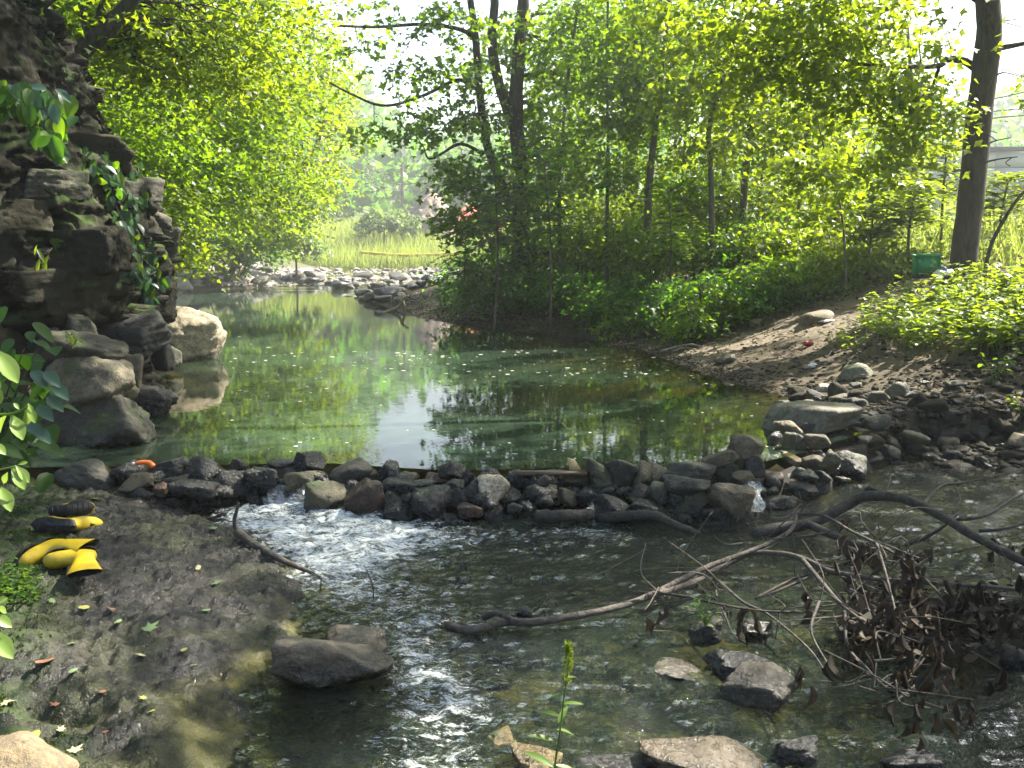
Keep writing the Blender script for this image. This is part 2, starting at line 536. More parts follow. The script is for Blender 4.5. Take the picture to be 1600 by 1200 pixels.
def land(x, y, detail=True):
    x = np.asarray(x, float)
    y = np.asarray(y, float)
    sh = x.shape
    x, y = x.ravel(), y.ravel()
    r, l = shore(x, y)
    lev = stream_level(x, y)
    yd = np.interp(x, DAMX, DAMY)
    # bed
    dpool = np.minimum(np.minimum(0.9, np.maximum(-r, 0) * 0.15), np.maximum(-l, 0) * 0.5 + 0.05)
    dstr = np.minimum(0.16, np.maximum(np.minimum(-r, -l), 0) * 0.22)
    dfar = 0.06 + 0 * x
    dep = np.where(y > yd, dpool * (1 - sstep(34, 41, y)) + dfar * sstep(34, 41, y), dstr)
    zw = lev - dep
    near = (x < 3.4)
    zw = np.where(near & (np.abs(y - yd) < 0.5) & (x > -3.3), np.maximum(zw, 0.18 - np.abs(y - yd - 0.1) * 0.75), zw)
    # right bank
    pr1 = np.interp(r, [0, .6, 1.5, 3, 4.5, 7, 12, 40, 300], [0, .12, .36, .82, 1.2, 1.5, 1.8, 2.5, 4])
    pr0 = np.interp(r, [0, .6, 1.5, 2.4, 3.6, 5, 12, 40, 300], [0, .06, .16, .45, 1.0, 1.3, 1.8, 2.5, 4])
    k = sstep(7.5, 11, y)
    pr = pr0 * (1 - k) + pr1 * k
    k2 = sstep(19, 27, y)
    pr = pr * (1 - k2) + np.interp(r, [0, .6, 2, 4, 8, 20, 300], [0, .15, .45, .8, 1.3, 1.8, 3]) * k2
    zr = np.where(y > yd, POOL_Z, np.maximum(0.0, lev)) * 1.0 + pr
    # left bank
    a = np.interp(l, [0, 1, 3, 6, 40, 300], [-0.3, -.25, -.1, .5, 6, 20])
    b = np.interp(l, [0, .7, 1.3, 2.6, 6, 15, 40, 300], [-.3, -.2, 1.9, 3.9, 6.2, 11, 19, 30])
    c = np.interp(l, [0, 2, 6, 15, 40, 300], [.05, .9, 3.6, 9, 19, 30])
    d = np.interp(l, [0, 3, 10, 30, 300], [.2, .7, 3.0, 9, 25])
    k1, k2, k3 = sstep(6.6, 7.6, y), sstep(14.5, 17, y), sstep(34, 44, y)
    zl = a * (1 - k1) + (b * (1 - k2) + (c * (1 - k3) + d * k3) * k2) * k1
    zl = zl + np.where(y > yd, POOL_Z, 0.0)
    z = np.where(r > 0, zr, np.where(l > 0, zl, zw))
    # smooth lip at the shores
    # the field beyond the gravel bar, then the hills
    fx = sstep(-30, -16, x)
    zf = np.interp(y, [60, 66, 72, 80, 95, 120], [.6, .85, 1.7, 3.1, 3.8, 4.0])
    kf = fx * sstep(60, 67, y) * (1 - sstep(10, 30, x))
    z = z * (1 - kf) + zf * kf
    rr = np.hypot(x, y)
    z = z + sstep(95, 175, rr) * 10 * (1 + 1.0 * sstep(.22, .5, x / np.maximum(y, 1))) * sstep(-30, 40, y) * (0.85 + 0.25 * vnoise(xyz(x * 0.015, y * 0.015), 3))
    if detail:
        dist = np.hypot(x, y)
        w = np.where((r > 0) | (l > 0), 1.0, 0.6)
        z = z + w * (0.05 * fbm(xyz(x * 1.1, y * 1.1), 3, 11) + 0.03 * fbm(xyz(x * 4.5, y * 4.5), 3, 12)) * np.clip(np.minimum(np.abs(r), np.abs(l)) * 1.5 + 0.15, 0, 1)
        z = z + 0.35 * fbm(xyz(x * 0.12, y * 0.12), 2, 13) * sstep(3, 9, np.maximum(r, l)) * sstep(14, 30, dist)
    return z.reshape(sh)
def land1(x, y):
    return float(land(np.array([x]), np.array([y]))[0])

def axis(lo, hi, flo, fhi, step, grow=1.13):
    c = list(np.arange(flo, fhi, step))
    s, p = step, c[-1]
    while p < hi:
        s *= grow
        p += s
        c.append(p)
    s, p = step, c[0]
    while p > lo:
        s *= grow
        p -= s
        c.insert(0, p)
    return np.array(c)
gx = axis(-320, 320, -6.5, 8.0, 0.11)
gy = axis(-40, 420, 2.2, 24, 0.13, 1.06)
GX, GY = np.meshgrid(gx, gy)
GZ = land(GX, GY)
gr, gl = shore(GX.ravel(), GY.ravel())
gme = mesh_from("ground", np.stack([GX.ravel(), GY.ravel(), GZ.ravel()], 1), None, grid_quads(len(gx), len(gy)))
# ground kinds as masks: r = grassy, g = stream bed, b = gravel
rr_, yy_ = np.maximum(gr, gl), GY.ravel()
grass = np.maximum(sstep(62, 67, yy_), sstep(5.5, 9, gr) * sstep(14, 12, yy_) * 0 + sstep(6.0, 9.5, gr))
grass = np.maximum(grass, sstep(0.8, 3, gl) * sstep(16, 20, yy_) * 0.5)
bed = ((gr < 0.0) & (gl < 0.0)).astype(float)
grav = sstep(2.2, 1.2, gr) * sstep(9.6, 8.6, yy_) * (gr > -0.6) + ((yy_ > 37) & (yy_ < 64) & (rr_ < 1.5)).astype(float)
ca = gme.attributes.new("kinds", 'FLOAT_COLOR', 'POINT')
ca.data.foreach_set("color", np.stack([grass, bed, np.clip(grav, 0, 1), np.ones_like(bed)], 1).astype(np.float32).ravel())
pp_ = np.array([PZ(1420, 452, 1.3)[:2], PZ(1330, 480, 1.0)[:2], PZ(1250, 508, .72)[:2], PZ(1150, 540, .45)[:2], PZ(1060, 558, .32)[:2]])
pm = np.exp(-(seg_dist(GX.ravel(), GY.ravel(), pp_[:, 0], pp_[:, 1]) / .55) ** 2)  # dry trodden earth, made lighter so the sunlit path shows more
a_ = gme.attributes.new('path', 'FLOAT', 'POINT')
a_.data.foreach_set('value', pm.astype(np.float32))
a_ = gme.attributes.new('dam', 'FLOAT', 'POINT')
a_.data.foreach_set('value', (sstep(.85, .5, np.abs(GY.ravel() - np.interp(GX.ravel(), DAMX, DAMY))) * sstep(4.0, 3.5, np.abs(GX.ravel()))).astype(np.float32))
m, nt, out = newmat("ground_soil")
tc = N(nt, "ShaderNodeTexCoord")
at = N(nt, "ShaderNodeAttribute", attribute_name="kinds")
sx = N(nt, "ShaderNodeSeparateColor")
L(nt, at.outputs["Color"], sx.inputs[0])
v = tc.outputs["Object"]
n1, n2, n3 = noise(nt, v, 2.2, 6, 0.65), noise(nt, v, 16, 5, 0.7), noise(nt, v, 60, 3, 0.7)
soil = ramp(nt, n1, [(0.3, (0.032, 0.025, 0.014)), (0.5, (0.07, 0.055, 0.033)), (0.7, (0.12, 0.096, 0.06))])
soil = mixc(nt, 0.75, soil, ramp(nt, n2, [(0.3, (0.45, 0.42, 0.4)), (0.52, (1, 1, 1)), (0.75, (1.5, 1.4, 1.2))]), 'MULTIPLY')
gras = ramp(nt, n2, [(0.3, (0.03, 0.05, 0.01)), (0.7, (0.10, 0.13, 0.03))])
bedc = ramp(nt, n1, [(0.3, (0.026, 0.027, 0.008)), (0.55, (0.062, 0.057, 0.017)), (0.75, (0.125, 0.10, 0.036))])
bedc = mixc(nt, 0.7, bedc, ramp(nt, n2, [(0.35, (0.4, 0.4, 0.4)), (0.6, (1.2, 1.2, 1.2))]), 'MULTIPLY')
grvc = ramp(nt, n2, [(0.3, (0.02, 0.018, 0.013)), (0.5, (0.05, 0.043, 0.031)), (0.72, (0.12, 0.105, 0.08))])
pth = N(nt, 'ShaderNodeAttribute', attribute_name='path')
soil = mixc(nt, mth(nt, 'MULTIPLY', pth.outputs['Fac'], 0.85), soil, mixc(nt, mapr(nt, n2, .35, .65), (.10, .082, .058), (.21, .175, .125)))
c = mixc(nt, sx.outputs[2], soil, grvc)
c = mixc(nt, sx.outputs[0], c, gras)
c = mixc(nt, sx.outputs[1], c, bedc)
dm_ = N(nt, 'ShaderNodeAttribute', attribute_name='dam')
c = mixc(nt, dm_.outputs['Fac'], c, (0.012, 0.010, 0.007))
b = N(nt, "ShaderNodeBsdfPrincipled")
b.inputs["Roughness"].default_value = 0.9
b.inputs["Specular IOR Level"].default_value = 0.25
L(nt, c, b.inputs["Base Color"])
hh = mth(nt, 'ADD', n2, mth(nt, 'MULTIPLY', n3, 0.4))
L(nt, bump(nt, hh, 0.7, 0.035), b.inputs["Normal"])
L(nt, b.outputs[0], out.inputs[0])
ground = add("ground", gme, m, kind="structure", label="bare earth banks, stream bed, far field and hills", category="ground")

# ------------------------------------------------------------------ bedrock ledge on the left of the stream
def ledge_z(x, y):
    sh = x.shape
    X, Y = x.ravel(), y.ravel()
    edge = np.interp(Y, [2.0, 3.2, 3.6, 4.1, 4.6, 4.95, 5.5, 6.0, 6.5, 7.2], [-1.25, -1.22, -1.22, -1.10, -1.10, -1.02, -1.28, -1.5, -1.95, -2.6])
    edge = edge + 0.10 * fbm(xyz(Y * 2.2, Y * 0), 3, 41)
    d = edge - X
    z = np.interp(d, [-1.2, -.3, 0, .15, .6, 1.4, 2.6, 5], [-.55, -.17, -.015, .045, .10, .17, .27, .6])
    # bedding steps that run down towards the stream, and broken small scale relief
    q = X * 0.55 + Y * 0.8 + 0.25 * vnoise(xyz(X * 1.3, Y * 1.3), 42)
    st = np.abs(((q * 2.3) % 1.0) - 0.5) * 2
    amp = sstep(-0.3, 0.1, d)
    near = sstep(5.2, 3.6, Y)
    z = z + amp * (0.035 * near * (sstep(0.2, 0.75, st) - 0.5))
    rip = vnoise(np.stack([X * 7 + Y * 3, Y * 15 - X * 5, 0 * X], 1), 43)
    z = z + amp * (0.022 * fbm(xyz(X * 5, Y * 5), 3, 44) + 0.012 * rip + 0.040 * np.abs(fbm(np.stack([X * 11 + Y * 4, Y * 17 - X * 3, 0 * X], 1), 3, 45)) + 0.014 * vnoise(np.stack([X * 34, Y * 46, 0 * X], 1), 49) - 0.012)
    z = z + amp * 0.05 * fbm(xyz(X * 1.1, Y * 1.1), 2, 46)
    hole = np.exp(-(((X + 1.72) / 0.13) ** 2 + ((Y - 3.55) / 0.05) ** 2))
    z = z - 0.09 * hole * amp
    return z.reshape(sh)
lx = np.arange(-4.3, 0.1, 0.0125)
ly = np.arange(2.4, 7.0, 0.0145)
LX, LY = np.meshgrid(lx, ly)
LZ = ledge_z(LX, LY)
lme = mesh_from("bedrock", np.stack([LX.ravel(), LY.ravel(), LZ.ravel()], 1), None, grid_quads(len(lx), len(ly)), False)
moss = sstep(-1.9, -2.35, LX.ravel() + 0.25 * fbm(xyz(LX * 1.6, LY * 1.6), 3, 47) + (LY.ravel() - 4.6) * 0.42)
a_ = lme.attributes.new("moss", 'FLOAT', 'POINT')
a_.data.foreach_set("value", moss.astype(np.float32))
m, nt, out = newmat("wet_bedrock")
tc = N(nt, "ShaderNodeTexCoord")
v = tc.outputs["Object"]
at = N(nt, "ShaderNodeAttribute", attribute_name="moss")
n1, n2, n3 = noise(nt, v, 3.2, 6, 0.65), noise(nt, v, 26, 5, 0.7, 0.5), noise(nt, v, 95, 4, 0.7)
c = ramp(nt, n1, [(0.3, (0.004, 0.004, 0.003)), (0.5, (0.011, 0.010, 0.007)), (0.72, (0.032, 0.029, 0.019))])
c = mixc(nt, 0.85, c, ramp(nt, n2, [(0.32, (0.4, 0.4, 0.4)), (0.55, (1, 1, 1)), (0.75, (1.7, 1.6, 1.45))]), 'MULTIPLY')
alg = mapr(nt, noise(nt, v, 2.0, 5, 0.6), 0.46, 0.6, 0, 0.75)
sxz = N(nt, 'ShaderNodeSeparateXYZ')
L(nt, v, sxz.inputs[0])
c = mixc(nt, mth(nt, 'MULTIPLY', mapr(nt, sxz.outputs[2], 0.03, -0.03), mapr(nt, n1, .35, .55)), c, (0.075, 0.072, 0.014))
c = mixc(nt, alg, c, (0.024, 0.028, 0.005))
mk = mth(nt, 'MULTIPLY', at.outputs["Fac"], mapr(nt, noise(nt, v, 5.5, 5, 0.65), 0.38, 0.56))
c = mixc(nt, mk, c, ramp(nt, n3, [(0.3, (0.010, 0.022, 0.004)), (0.7, (0.038, 0.066, 0.009))]))
b = N(nt, "ShaderNodeBsdfPrincipled")
L(nt, c, b.inputs["Base Color"])
b.inputs['Specular IOR Level'].default_value = 0.4
rg = mapr(nt, n2, 0.35, 0.65, 0.12, 0.40)
rg = mth(nt, 'ADD', rg, mth(nt, 'MULTIPLY', mk, 0.5), True)
L(nt, rg, b.inputs["Roughness"])
hh = mth(nt, 'ADD', n2, mth(nt, 'MULTIPLY', n3, 0.5))
L(nt, bump(nt, hh, 0.8, 0.02), b.inputs["Normal"])
L(nt, b.outputs[0], out.inputs[0])
bedrock = add("bedrock", lme, m, kind="structure", label="wet dark bedrock ledge with moss beside the stream", category="bedrock ledge")

# ------------------------------------------------------------------ cliff on the left
CB = np.array([(-6.5, 5.8), (-5.0, 7.2), (-4.25, 8.05), (-3.55, 9.0), (-3.38, 9.8), (-3.75, 10.9), (-4.6, 12.6), (-5.6, 14.4), (-7.2, 16.2)])
nS, nZ = 430, 275
cs = smooth_path(np.c_[CB, np.zeros(len(CB))], nS)
ct = np.gradient(cs[:, :2], axis=0)
ct /= np.linalg.norm(ct, axis=1)[:, None]
cn = np.stack([ct[:, 1], -ct[:, 0]], 1)            # outward, towards the pool
arc = np.concatenate([[0], np.cumsum(np.linalg.norm(np.diff(cs[:, :2], axis=0), axis=1))])
cz = np.linspace(-0.4, 5.6, nZ)
AS, ZZ = np.meshgrid(arc, cz)
def cliff_off(a, z):
    zt = z + 0.10 * vnoise(xyz(a * 0.6, z * 0.3), 60) + 0.03 * a
    prof = np.interp(zt, [-.5, .35, .75, 1.12, 1.22, 1.5, 2.0, 2.4, 2.9, 3.4, 4.2, 5.6], [.0, -.05, -.25, -.34, -.04, .0, -.06, -.22, -.55, -.72, -1.05, -2.0])
    off = prof
    # strata: layers of different thickness, each broken into blocks
    for s_, amp, jw in ((0.62, .24, .8), (0.24, .11, .5), (0.085, .03, .22)):
        w = zt + 0.05 * vnoise(xyz(a * 1.7, z * 0.7), 61) + 0.06 * s_ / .24 * vnoise(xyz(a * 6, z * 5), 63)
        aj = a + .10 * jw * fbm(xyz(a * 5, z * 7), 2, 58) * 3
        li = np.floor(w / s_ + 0.35 * vnoise(xyz(w * 0.9, 0 * a), 62))
        bi = np.floor(aj / (jw * (0.6 + 0.9 * _h(li.astype(int), 0 * li.astype(int), 0 * li.astype(int), 5))) + 7.3 * _h(li.astype(int), li.astype(int) * 0, li.astype(int) * 0, 6))
        hv = _h(li.astype(np.int64), bi.astype(np.int64), np.zeros_like(li, np.int64), 64) - 0.5
        off = off + amp * 1.5 * hv
        fr = (w / s_) % 1.0
        off = off - amp * 0.45 * np.exp(-((np.minimum(fr, 1 - fr)) / 0.07) ** 2) * sstep(-.3, .3, vnoise(xyz(a * 2, z * 2), 65))
    p = np.stack([a, z * 1.35, 0 * a], 1)
    off = off + 0.12 * fbm(p * 1.1, 2, 66) + 0.02 * fbm(p * np.array([4.6, 4.0, 1]), 3, 67) + 0.045 * np.abs(fbm(p * 11, 4, 68)) - .16 * np.exp(-(vnoise(np.stack([a * 1.1, z * .35, 0 * a], 1), 69) / .06) ** 2)
    return off
OFF = cliff_off(AS.ravel(), ZZ.ravel())
IX = np.tile(np.arange(nS), nZ)
CV = np.stack([cs[IX, 0] + cn[IX, 0] * OFF, cs[IX, 1] + cn[IX, 1] * OFF, ZZ.ravel()], 1)
cme = mesh_from("cliff", CV, None, grid_quads(nS, nZ), False)
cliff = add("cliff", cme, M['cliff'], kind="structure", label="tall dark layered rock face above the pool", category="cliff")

def bvh_of(o):
    me = o.data
    V = np.zeros(len(me.vertices) * 3, np.float32)
    me.vertices.foreach_get("co", V)
    return BVHTree.FromPolygons([tuple(p) for p in V.reshape(-1, 3)], [tuple(p.vertices) for p in me.polygons])
BV = {'ground': bvh_of(ground), 'bedrock': bvh_of(bedrock), 'cliff': bvh_of(cliff)}
def hit(u, v, which=('ground', 'bedrock', 'cliff')):
    d = Vector(ray(u, v)).normalized()
    best = None
    for k in which:
        loc, nr, ix, ds = BV[k].ray_cast(Vector((0, 0, CAM_H)), d)
        if loc is not None and (best is None or ds < best[2]):
            best = (np.array(loc), np.array(nr if nr.dot(d) < 0 else -nr), ds)
    return best
def top(x, y, which=('ground', 'bedrock')):
    z = -1e9
    for k in which:
        loc, nr, ix, ds = BV[k].ray_cast(Vector((x, y, 40)), Vector((0, 0, -1)))
        if loc is not None:
            z = max(z, loc.z)
    return z

# ------------------------------------------------------------------ water
def water_mat(name, turbid, kdeep, tint, bscale, bstr, foam=False, rough=0.015, bdist=0.02):
    m, nt, out = newmat(name)
    geo = N(nt, "ShaderNodeNewGeometry")
    v = geo.outputs["Position"]
    dp = N(nt, "ShaderNodeAttribute", attribute_name="depth").outputs["Fac"]
    mp = N(nt, "ShaderNodeMapping")
    mp.inputs["Scale"].default_value = (0.8, 1.7, 1.0) if foam else (1.0, 0.8, 1.0)
    L(nt, v, mp.inputs[0])
    nb = noise(nt, mp.outputs[0], bscale, 3, 0.55, 0.3)
    if foam:
        v = mp.outputs[0]
        nb = mth(nt, 'ADD', nb, mth(nt, 'MULTIPLY', noise(nt, v, bscale * 3.1, 3, 0.6, 0.8), 0.5))
    if foam:
        nb = mth(nt, 'MULTIPLY', nb, mapr(nt, noise(nt, geo.outputs['Position'], 1.3, 3, .6, 1.0), .35, .62, .3, 1.25))
    nrm = bump(nt, nb, bstr, bdist)
    body = mth(nt, 'SUBTRACT', 1.0, mth(nt, 'POWER', math.e, mth(nt, 'MULTIPLY', dp, -kdeep)), True)
    tr = N(nt, "ShaderNodeBsdfTransparent")
    tr.inputs[0].default_value = (*tint, 1)
    df = N(nt, "ShaderNodeBsdfDiffuse")
    tn = noise(nt, v, 0.35, 3)
    tcol = mixc(nt, mapr(nt, tn, 0.35, 0.65), tuple(x * 0.85 for x in turbid), tuple(x * 1.15 for x in turbid))
    L(nt, tcol, df.inputs[0])
    mx = N(nt, "ShaderNodeMixShader")
    L(nt, body, mx.inputs[0])
    L(nt, tr.outputs[0], mx.inputs[1])
    L(nt, df.outputs[0], mx.inputs[2])
    gl = N(nt, "ShaderNodeBsdfGlossy")
    gl.inputs["Roughness"].default_value = rough
    L(nt, nrm, gl.inputs["Normal"])
    fr = N(nt, "ShaderNodeFresnel")
    fr.inputs[0].default_value = 1.33
    L(nt, nrm, fr.inputs["Normal"])
    m2 = N(nt, "ShaderNodeMixShader")
    L(nt, fr.outputs[0], m2.inputs[0])
    L(nt, mx.outputs[0], m2.inputs[1])
    L(nt, gl.outputs[0], m2.inputs[2])
    last = m2.outputs[0]
    if foam:
        fa = N(nt, "ShaderNodeAttribute", attribute_name="foam").outputs["Fac"]
        f1 = noise(nt, v, 7.0, 7, 0.72, 2.2)
        f2 = noise(nt, v, 30.0, 6, 0.78, 1.5)
        ff = mth(nt, 'ADD', mth(nt, 'MULTIPLY', f1, 0.6), mth(nt, 'MULTIPLY', f2, 0.4))
        lim = mth(nt, 'SUBTRACT', 0.68, mth(nt, 'MULTIPLY', fa, 0.185))
        mk = mth(nt, 'MULTIPLY', mth(nt, 'SUBTRACT', ff, lim), 6.5, True)
        mk = mth(nt, 'MULTIPLY', mk, mth(nt, 'MULTIPLY', fa, 1.4, True))
        fd = N(nt, "ShaderNodeBsdfDiffuse")
        fd.inputs[0].default_value = (0.72, 0.78, 0.78, 1)
        m3 = N(nt, "ShaderNodeMixShader")
        L(nt, mth(nt, 'MULTIPLY', mk, 0.8), m3.inputs[0])
        L(nt, last, m3.inputs[1])
        L(nt, fd.outputs[0], m3.inputs[2])
        last = m3.outputs[0]
    L(nt, last, out.inputs[0])
    return m
M['pool'] = water_mat("pool_water", (0.034, 0.058, 0.037), 2.6, (0.72, 0.68, 0.45), 5.5, 0.045, False, 0.012, 0.02)
M['stream'] = water_mat("stream_water", (0.026, 0.042, 0.030), 1.3, (0.8, 0.82, 0.55), 11.0, 1.0, True, 0.03, 0.07)

px_ = np.concatenate([np.arange(-14, -5, 0.5), np.arange(-5, 4.4, 0.12), [5, 6, 8]])
py_ = np.concatenate([np.arange(6.4, 26, 0.14), np.arange(26, 63, 0.5)])
PX, PY = np.meshgrid(px_, py_)
yd = np.interp(PX, DAMX, DAMY)
PYY = np.where(PY < yd + 0.12, yd + 0.12, PY)              # the upstream face of the dam holds the pool
PZ_ = POOL_Z + np.interp(PYY, [38, 47, 62], [0, 0.12, 0.5])
PZ_ = PZ_ + sstep(38, 42, PYY) * 0.05 * fbm(xyz(PX * 0.9, PYY * 0.9), 3, 70).reshape(PX.shape)
pme = mesh_from("pool_water", np.stack([PX.ravel(), PYY.ravel(), PZ_.ravel()], 1), None, grid_quads(len(px_), len(py_)))
dep = np.maximum(PZ_ - land(PX, PYY, False), 0).ravel()
a_ = pme.attributes.new("depth", 'FLOAT', 'POINT')
a_.data.foreach_set("value", dep.astype(np.float32))
water = add("water", pme, M['pool'], kind="structure", label="still green pool held back by the stone dam", category="pool water")

wx, wy = np.arange(-2.9, 7.0, 0.026), np.arange(2.3, 9.0, 0.026)
WX, WY = np.meshgrid(wx, wy)
X, Y = WX.ravel(), WY.ravel()
def blob(u, v, ru, rv, z=0.0):
    c = PZ(u, v, z)
    ex = abs(PZ(u + ru, v, z)[0] - c[0])
    ey = abs(PZ(u, v - rv, z)[1] - c[1])
    return np.exp(-(((X - c[0]) / ex) ** 2 + ((Y - c[1]) / ey) ** 2))
foam = 1.6 * blob(450, 800, 120, 28) + 1.15 * blob(570, 835, 150, 40) + 1.0 * blob(500, 875, 120, 45) + .45 * blob(820, 835, 150, 20) + .7 * blob(930, 828, 60, 14) + .85 * blob(700, 1080, 90, 50) \
    + .75 * blob(640, 1010, 90, 50) + .95 * blob(690, 1180, 120, 38) + .6 * blob(1175, 795, 22, 16) + .35 * blob(1180, 1130, 140, 30) + .65 * blob(600, 940, 120, 40) + .25 * blob(1000, 1010, 200, 60) + .4 * blob(610, 1150, 60, 40)
foam = np.clip(foam + 0.17, 0, 1.35)
fl = np.stack([X * 3.4 - Y * 1.2, Y * 8.5, 0 * X], 1)
wz = stream_level(X, np.minimum(Y, 6.4)) + (0.014 + 0.04 * np.clip(foam, 0, .9)) * fbm(fl, 4, 71) + (0.012 + 0.02 * foam) * np.abs(fbm(np.stack([X * 15, Y * 22, 0 * X], 1), 3, 72))
wz = wz + 0.04 * blob(450, 790, 90, 16) + 0.02 * blob(580, 820, 100, 20)
wme = mesh_from("stream_water", np.stack([X, Y, wz], 1), None, grid_quads(len(wx), len(wy)))
bedz = np.maximum(land(WX, WY, False).ravel(), -9)
lz = np.where((X < 0) & (Y < 7), ledge_z(np.clip(WX, -4.3, 0), WY).ravel(), -9)
a_ = wme.attributes.new("depth", 'FLOAT', 'POINT')
a_.data.foreach_set("value", np.maximum(wz - np.maximum(bedz, lz), 0.0).astype(np.float32))
a_ = wme.attributes.new("foam", 'FLOAT', 'POINT')
a_.data.foreach_set("value", foam.astype(np.float32))
stream = add("stream", wme, M['stream'], kind="structure", label="shallow rushing stream with white water below the dam", category="stream water")

# ------------------------------------------------------------------ haze
HZ = MB()
x0, x1, y0, y1, z0, z1 = -480, 480, -70, 620, -3.4, 47.0
hv = [(x, y, z) for z in (z0, z1) for y in (y0, y1) for x in (x0, x1)]
HZ.add(hv, None, [(0, 2, 3, 1), (4, 5, 7, 6), (0, 1, 5, 4), (2, 6, 7, 3), (0, 4, 6, 2), (1, 3, 7, 5)])
m = bpy.data.materials.new("haze_air")
m.use_nodes = True
nt = m.node_tree
for n in list(nt.nodes):
    nt.nodes.remove(n)
out = nt.nodes.new("ShaderNodeOutputMaterial")
pv = nt.nodes.new("ShaderNodeVolumePrincipled")
pv.inputs["Color"].default_value = (0.93, 0.97, 1.0, 1)
pv.inputs["Density"].default_value = 0.0012
pv.inputs["Anisotropy"].default_value = 0.35
nt.links.new(pv.outputs[0], out.inputs["Volume"])
haze = add("haze", HZ.mesh("haze", False), m, kind="stuff", label="pale morning haze hanging in the valley air", category="haze")
# ------------------------------------------------------------------ foliage
# leaf outlines in leaf space: x across, y along the midrib, z fold; every triangle listed once
LEAF = {
    'maple': (np.array([(0, 0, 0), (.62, .42, .06), (.24, .55, .05), (0, 1, -.08), (-.24, .55, .05), (-.62, .42, .06)]),
              np.array([(0, 1, 2), (0, 2, 3), (0, 3, 4), (0, 4, 5)])),
    'oval': (np.array([(0, 0, 0), (.27, .3, .05), (.22, .68, .05), (0, 1, -.06), (-.22, .68, .05), (-.27, .3, .05)]),
             np.array([(0, 1, 2), (0, 2, 3), (0, 3, 4), (0, 4, 5)])),
    'kite': (np.array([(0, 0, 0), (.34, .45, .05), (0, 1, -.04), (-.34, .45, .05)]), np.array([(0, 1, 2), (0, 2, 3)])),
    'blade': (np.array([(-.012, 0, 0), (.012, 0, 0), (.014, .5, .03), (0, 1, -.12), (-.014, .5, .03)]), np.array([(0, 1, 2), (0, 2, 4), (4, 2, 3)])),
    'thin': (np.array([(0, 0, 0), (.13, .4, .03), (0, 1, -.1), (-.13, .4, .03)]), np.array([(0, 1, 2), (0, 2, 3)])),
}
def unit(a):
    return a / (np.linalg.norm(a, axis=-1, keepdims=True) + 1e-9)
def leaves(mb, P, D, Nn, s, kind='maple'):
    """P base points, D midrib directions, Nn upward normals, s sizes"""
    lv, lt = LEAF[kind]
    D = unit(D)
    X = unit(np.cross(D, Nn))
    Z = np.cross(X, D)
    V = P[:, None, :] + s[:, None, None] * (lv[None, :, 0:1] * X[:, None, :] + lv[None, :, 1:2] * D[:, None, :] + lv[None, :, 2:3] * Z[:, None, :])
    k = len(lv)
    T = lt[None] + (np.arange(len(P)) * k)[:, None, None]
    mb.add(V.reshape(-1, 3), T.reshape(-1, 3))
GAPS = []      # canopy leaves cut away along sun rays to light chosen spots: (point, radius)
def gap(p, r):
    GAPS.append((np.asarray(p, float), r))
def in_gap(P):
    k = np.zeros(len(P), bool)
    for g, r in GAPS:
        q = P - g
        t = q @ sd
        d = np.linalg.norm(q - t[:, None] * sd, axis=1)
        k |= (t > 0.6) & (d < r)
    return k
def clump(mb, c, rad, n, size=.1, kind='maple', droop=.25, per=11, spray=.5, flat=.75, shell=2.0, prune=True, g=rng):
    """leafy sprays in an ellipsoid; sprays are near-level layers, uneven, with gaps"""
    c, rad = np.asarray(c, float), np.asarray(rad, float) * np.ones(3)
    ns = max(1, int(n / per))
    d = unit(g.normal(size=(ns, 3)))
    r = g.random(ns) ** (1.0 / shell)
    # lumps inside the clump, so the outline is uneven
    lump = 1 + 0.35 * vnoise(d * 2.2 + c * 1.7, 90)
    O = c + d * (r * lump)[:, None] * rad
    h = unit(np.stack([d[:, 0] + .6 * g.normal(size=ns), d[:, 1] + .6 * g.normal(size=ns), -droop + .25 * g.normal(size=ns)], 1))
    t = np.tile(np.linspace(0, 1, per), ns)
    O2, h2 = O.repeat(per, 0), h.repeat(per, 0)
    sl_ = (spray * (0.6 + 0.8 * g.random(ns))).repeat(per)
    side = np.tile(np.where(np.arange(per) % 2 == 0, 1.0, -1.0), ns)
    lat = unit(np.cross(h2, np.array([0, 0, 1.0])))
    P = O2 + h2 * (t * sl_)[:, None] + lat * (side * sl_ * .12)[:, None] + g.normal(size=O2.shape) * .05 * spray
    P[:, 2] -= (t ** 2) * sl_ * droop
    D = h2 * .55 + lat * side[:, None] * .8 + g.normal(size=P.shape) * .35
    D[:, 2] -= droop
    Nn = np.array([0, 0, 1.0]) * flat + g.normal(size=P.shape) * .45
    s = size * (0.5 + 0.85 * g.random(len(P)))
    if prune and GAPS and c[0] > -1.6:
        k = ~in_gap(P)
        P, D, Nn, s = P[k], D[k], Nn[k], s[k]
    if len(P):
        leaves(mb, P, D, Nn, s, kind)
    return O
def fronds(mb, base, direction, length, pairs=9, lsize=.12, droop=.35, up=None, g=rng):
    """one pinnate frond: leaflets in pairs along a drooping stalk"""
    d = unit(np.asarray(direction, float))
    t = np.linspace(.18, 1, pairs)
    side = np.cross(d, (0, 0, 1.0))
    side = side / (np.linalg.norm(side) + 1e-6)
    C = np.asarray(base)[None] + d[None] * (t * length)[:, None]
    C[:, 2] -= droop * length * t ** 2
    for s in (-1, 1):
        D = side[None] * s + d[None] * .35 + g.normal(size=(pairs, 3)) * .08
        D[:, 2] -= .25
        leaves(mb, C, D, np.tile((0, 0, 1.0), (pairs, 1)) + g.normal(size=(pairs, 3)) * .2, lsize * (1 - .35 * t) * np.ones(pairs), 'thin' if lsize < .09 else 'oval')
    P = np.vstack([base, C])
    return P

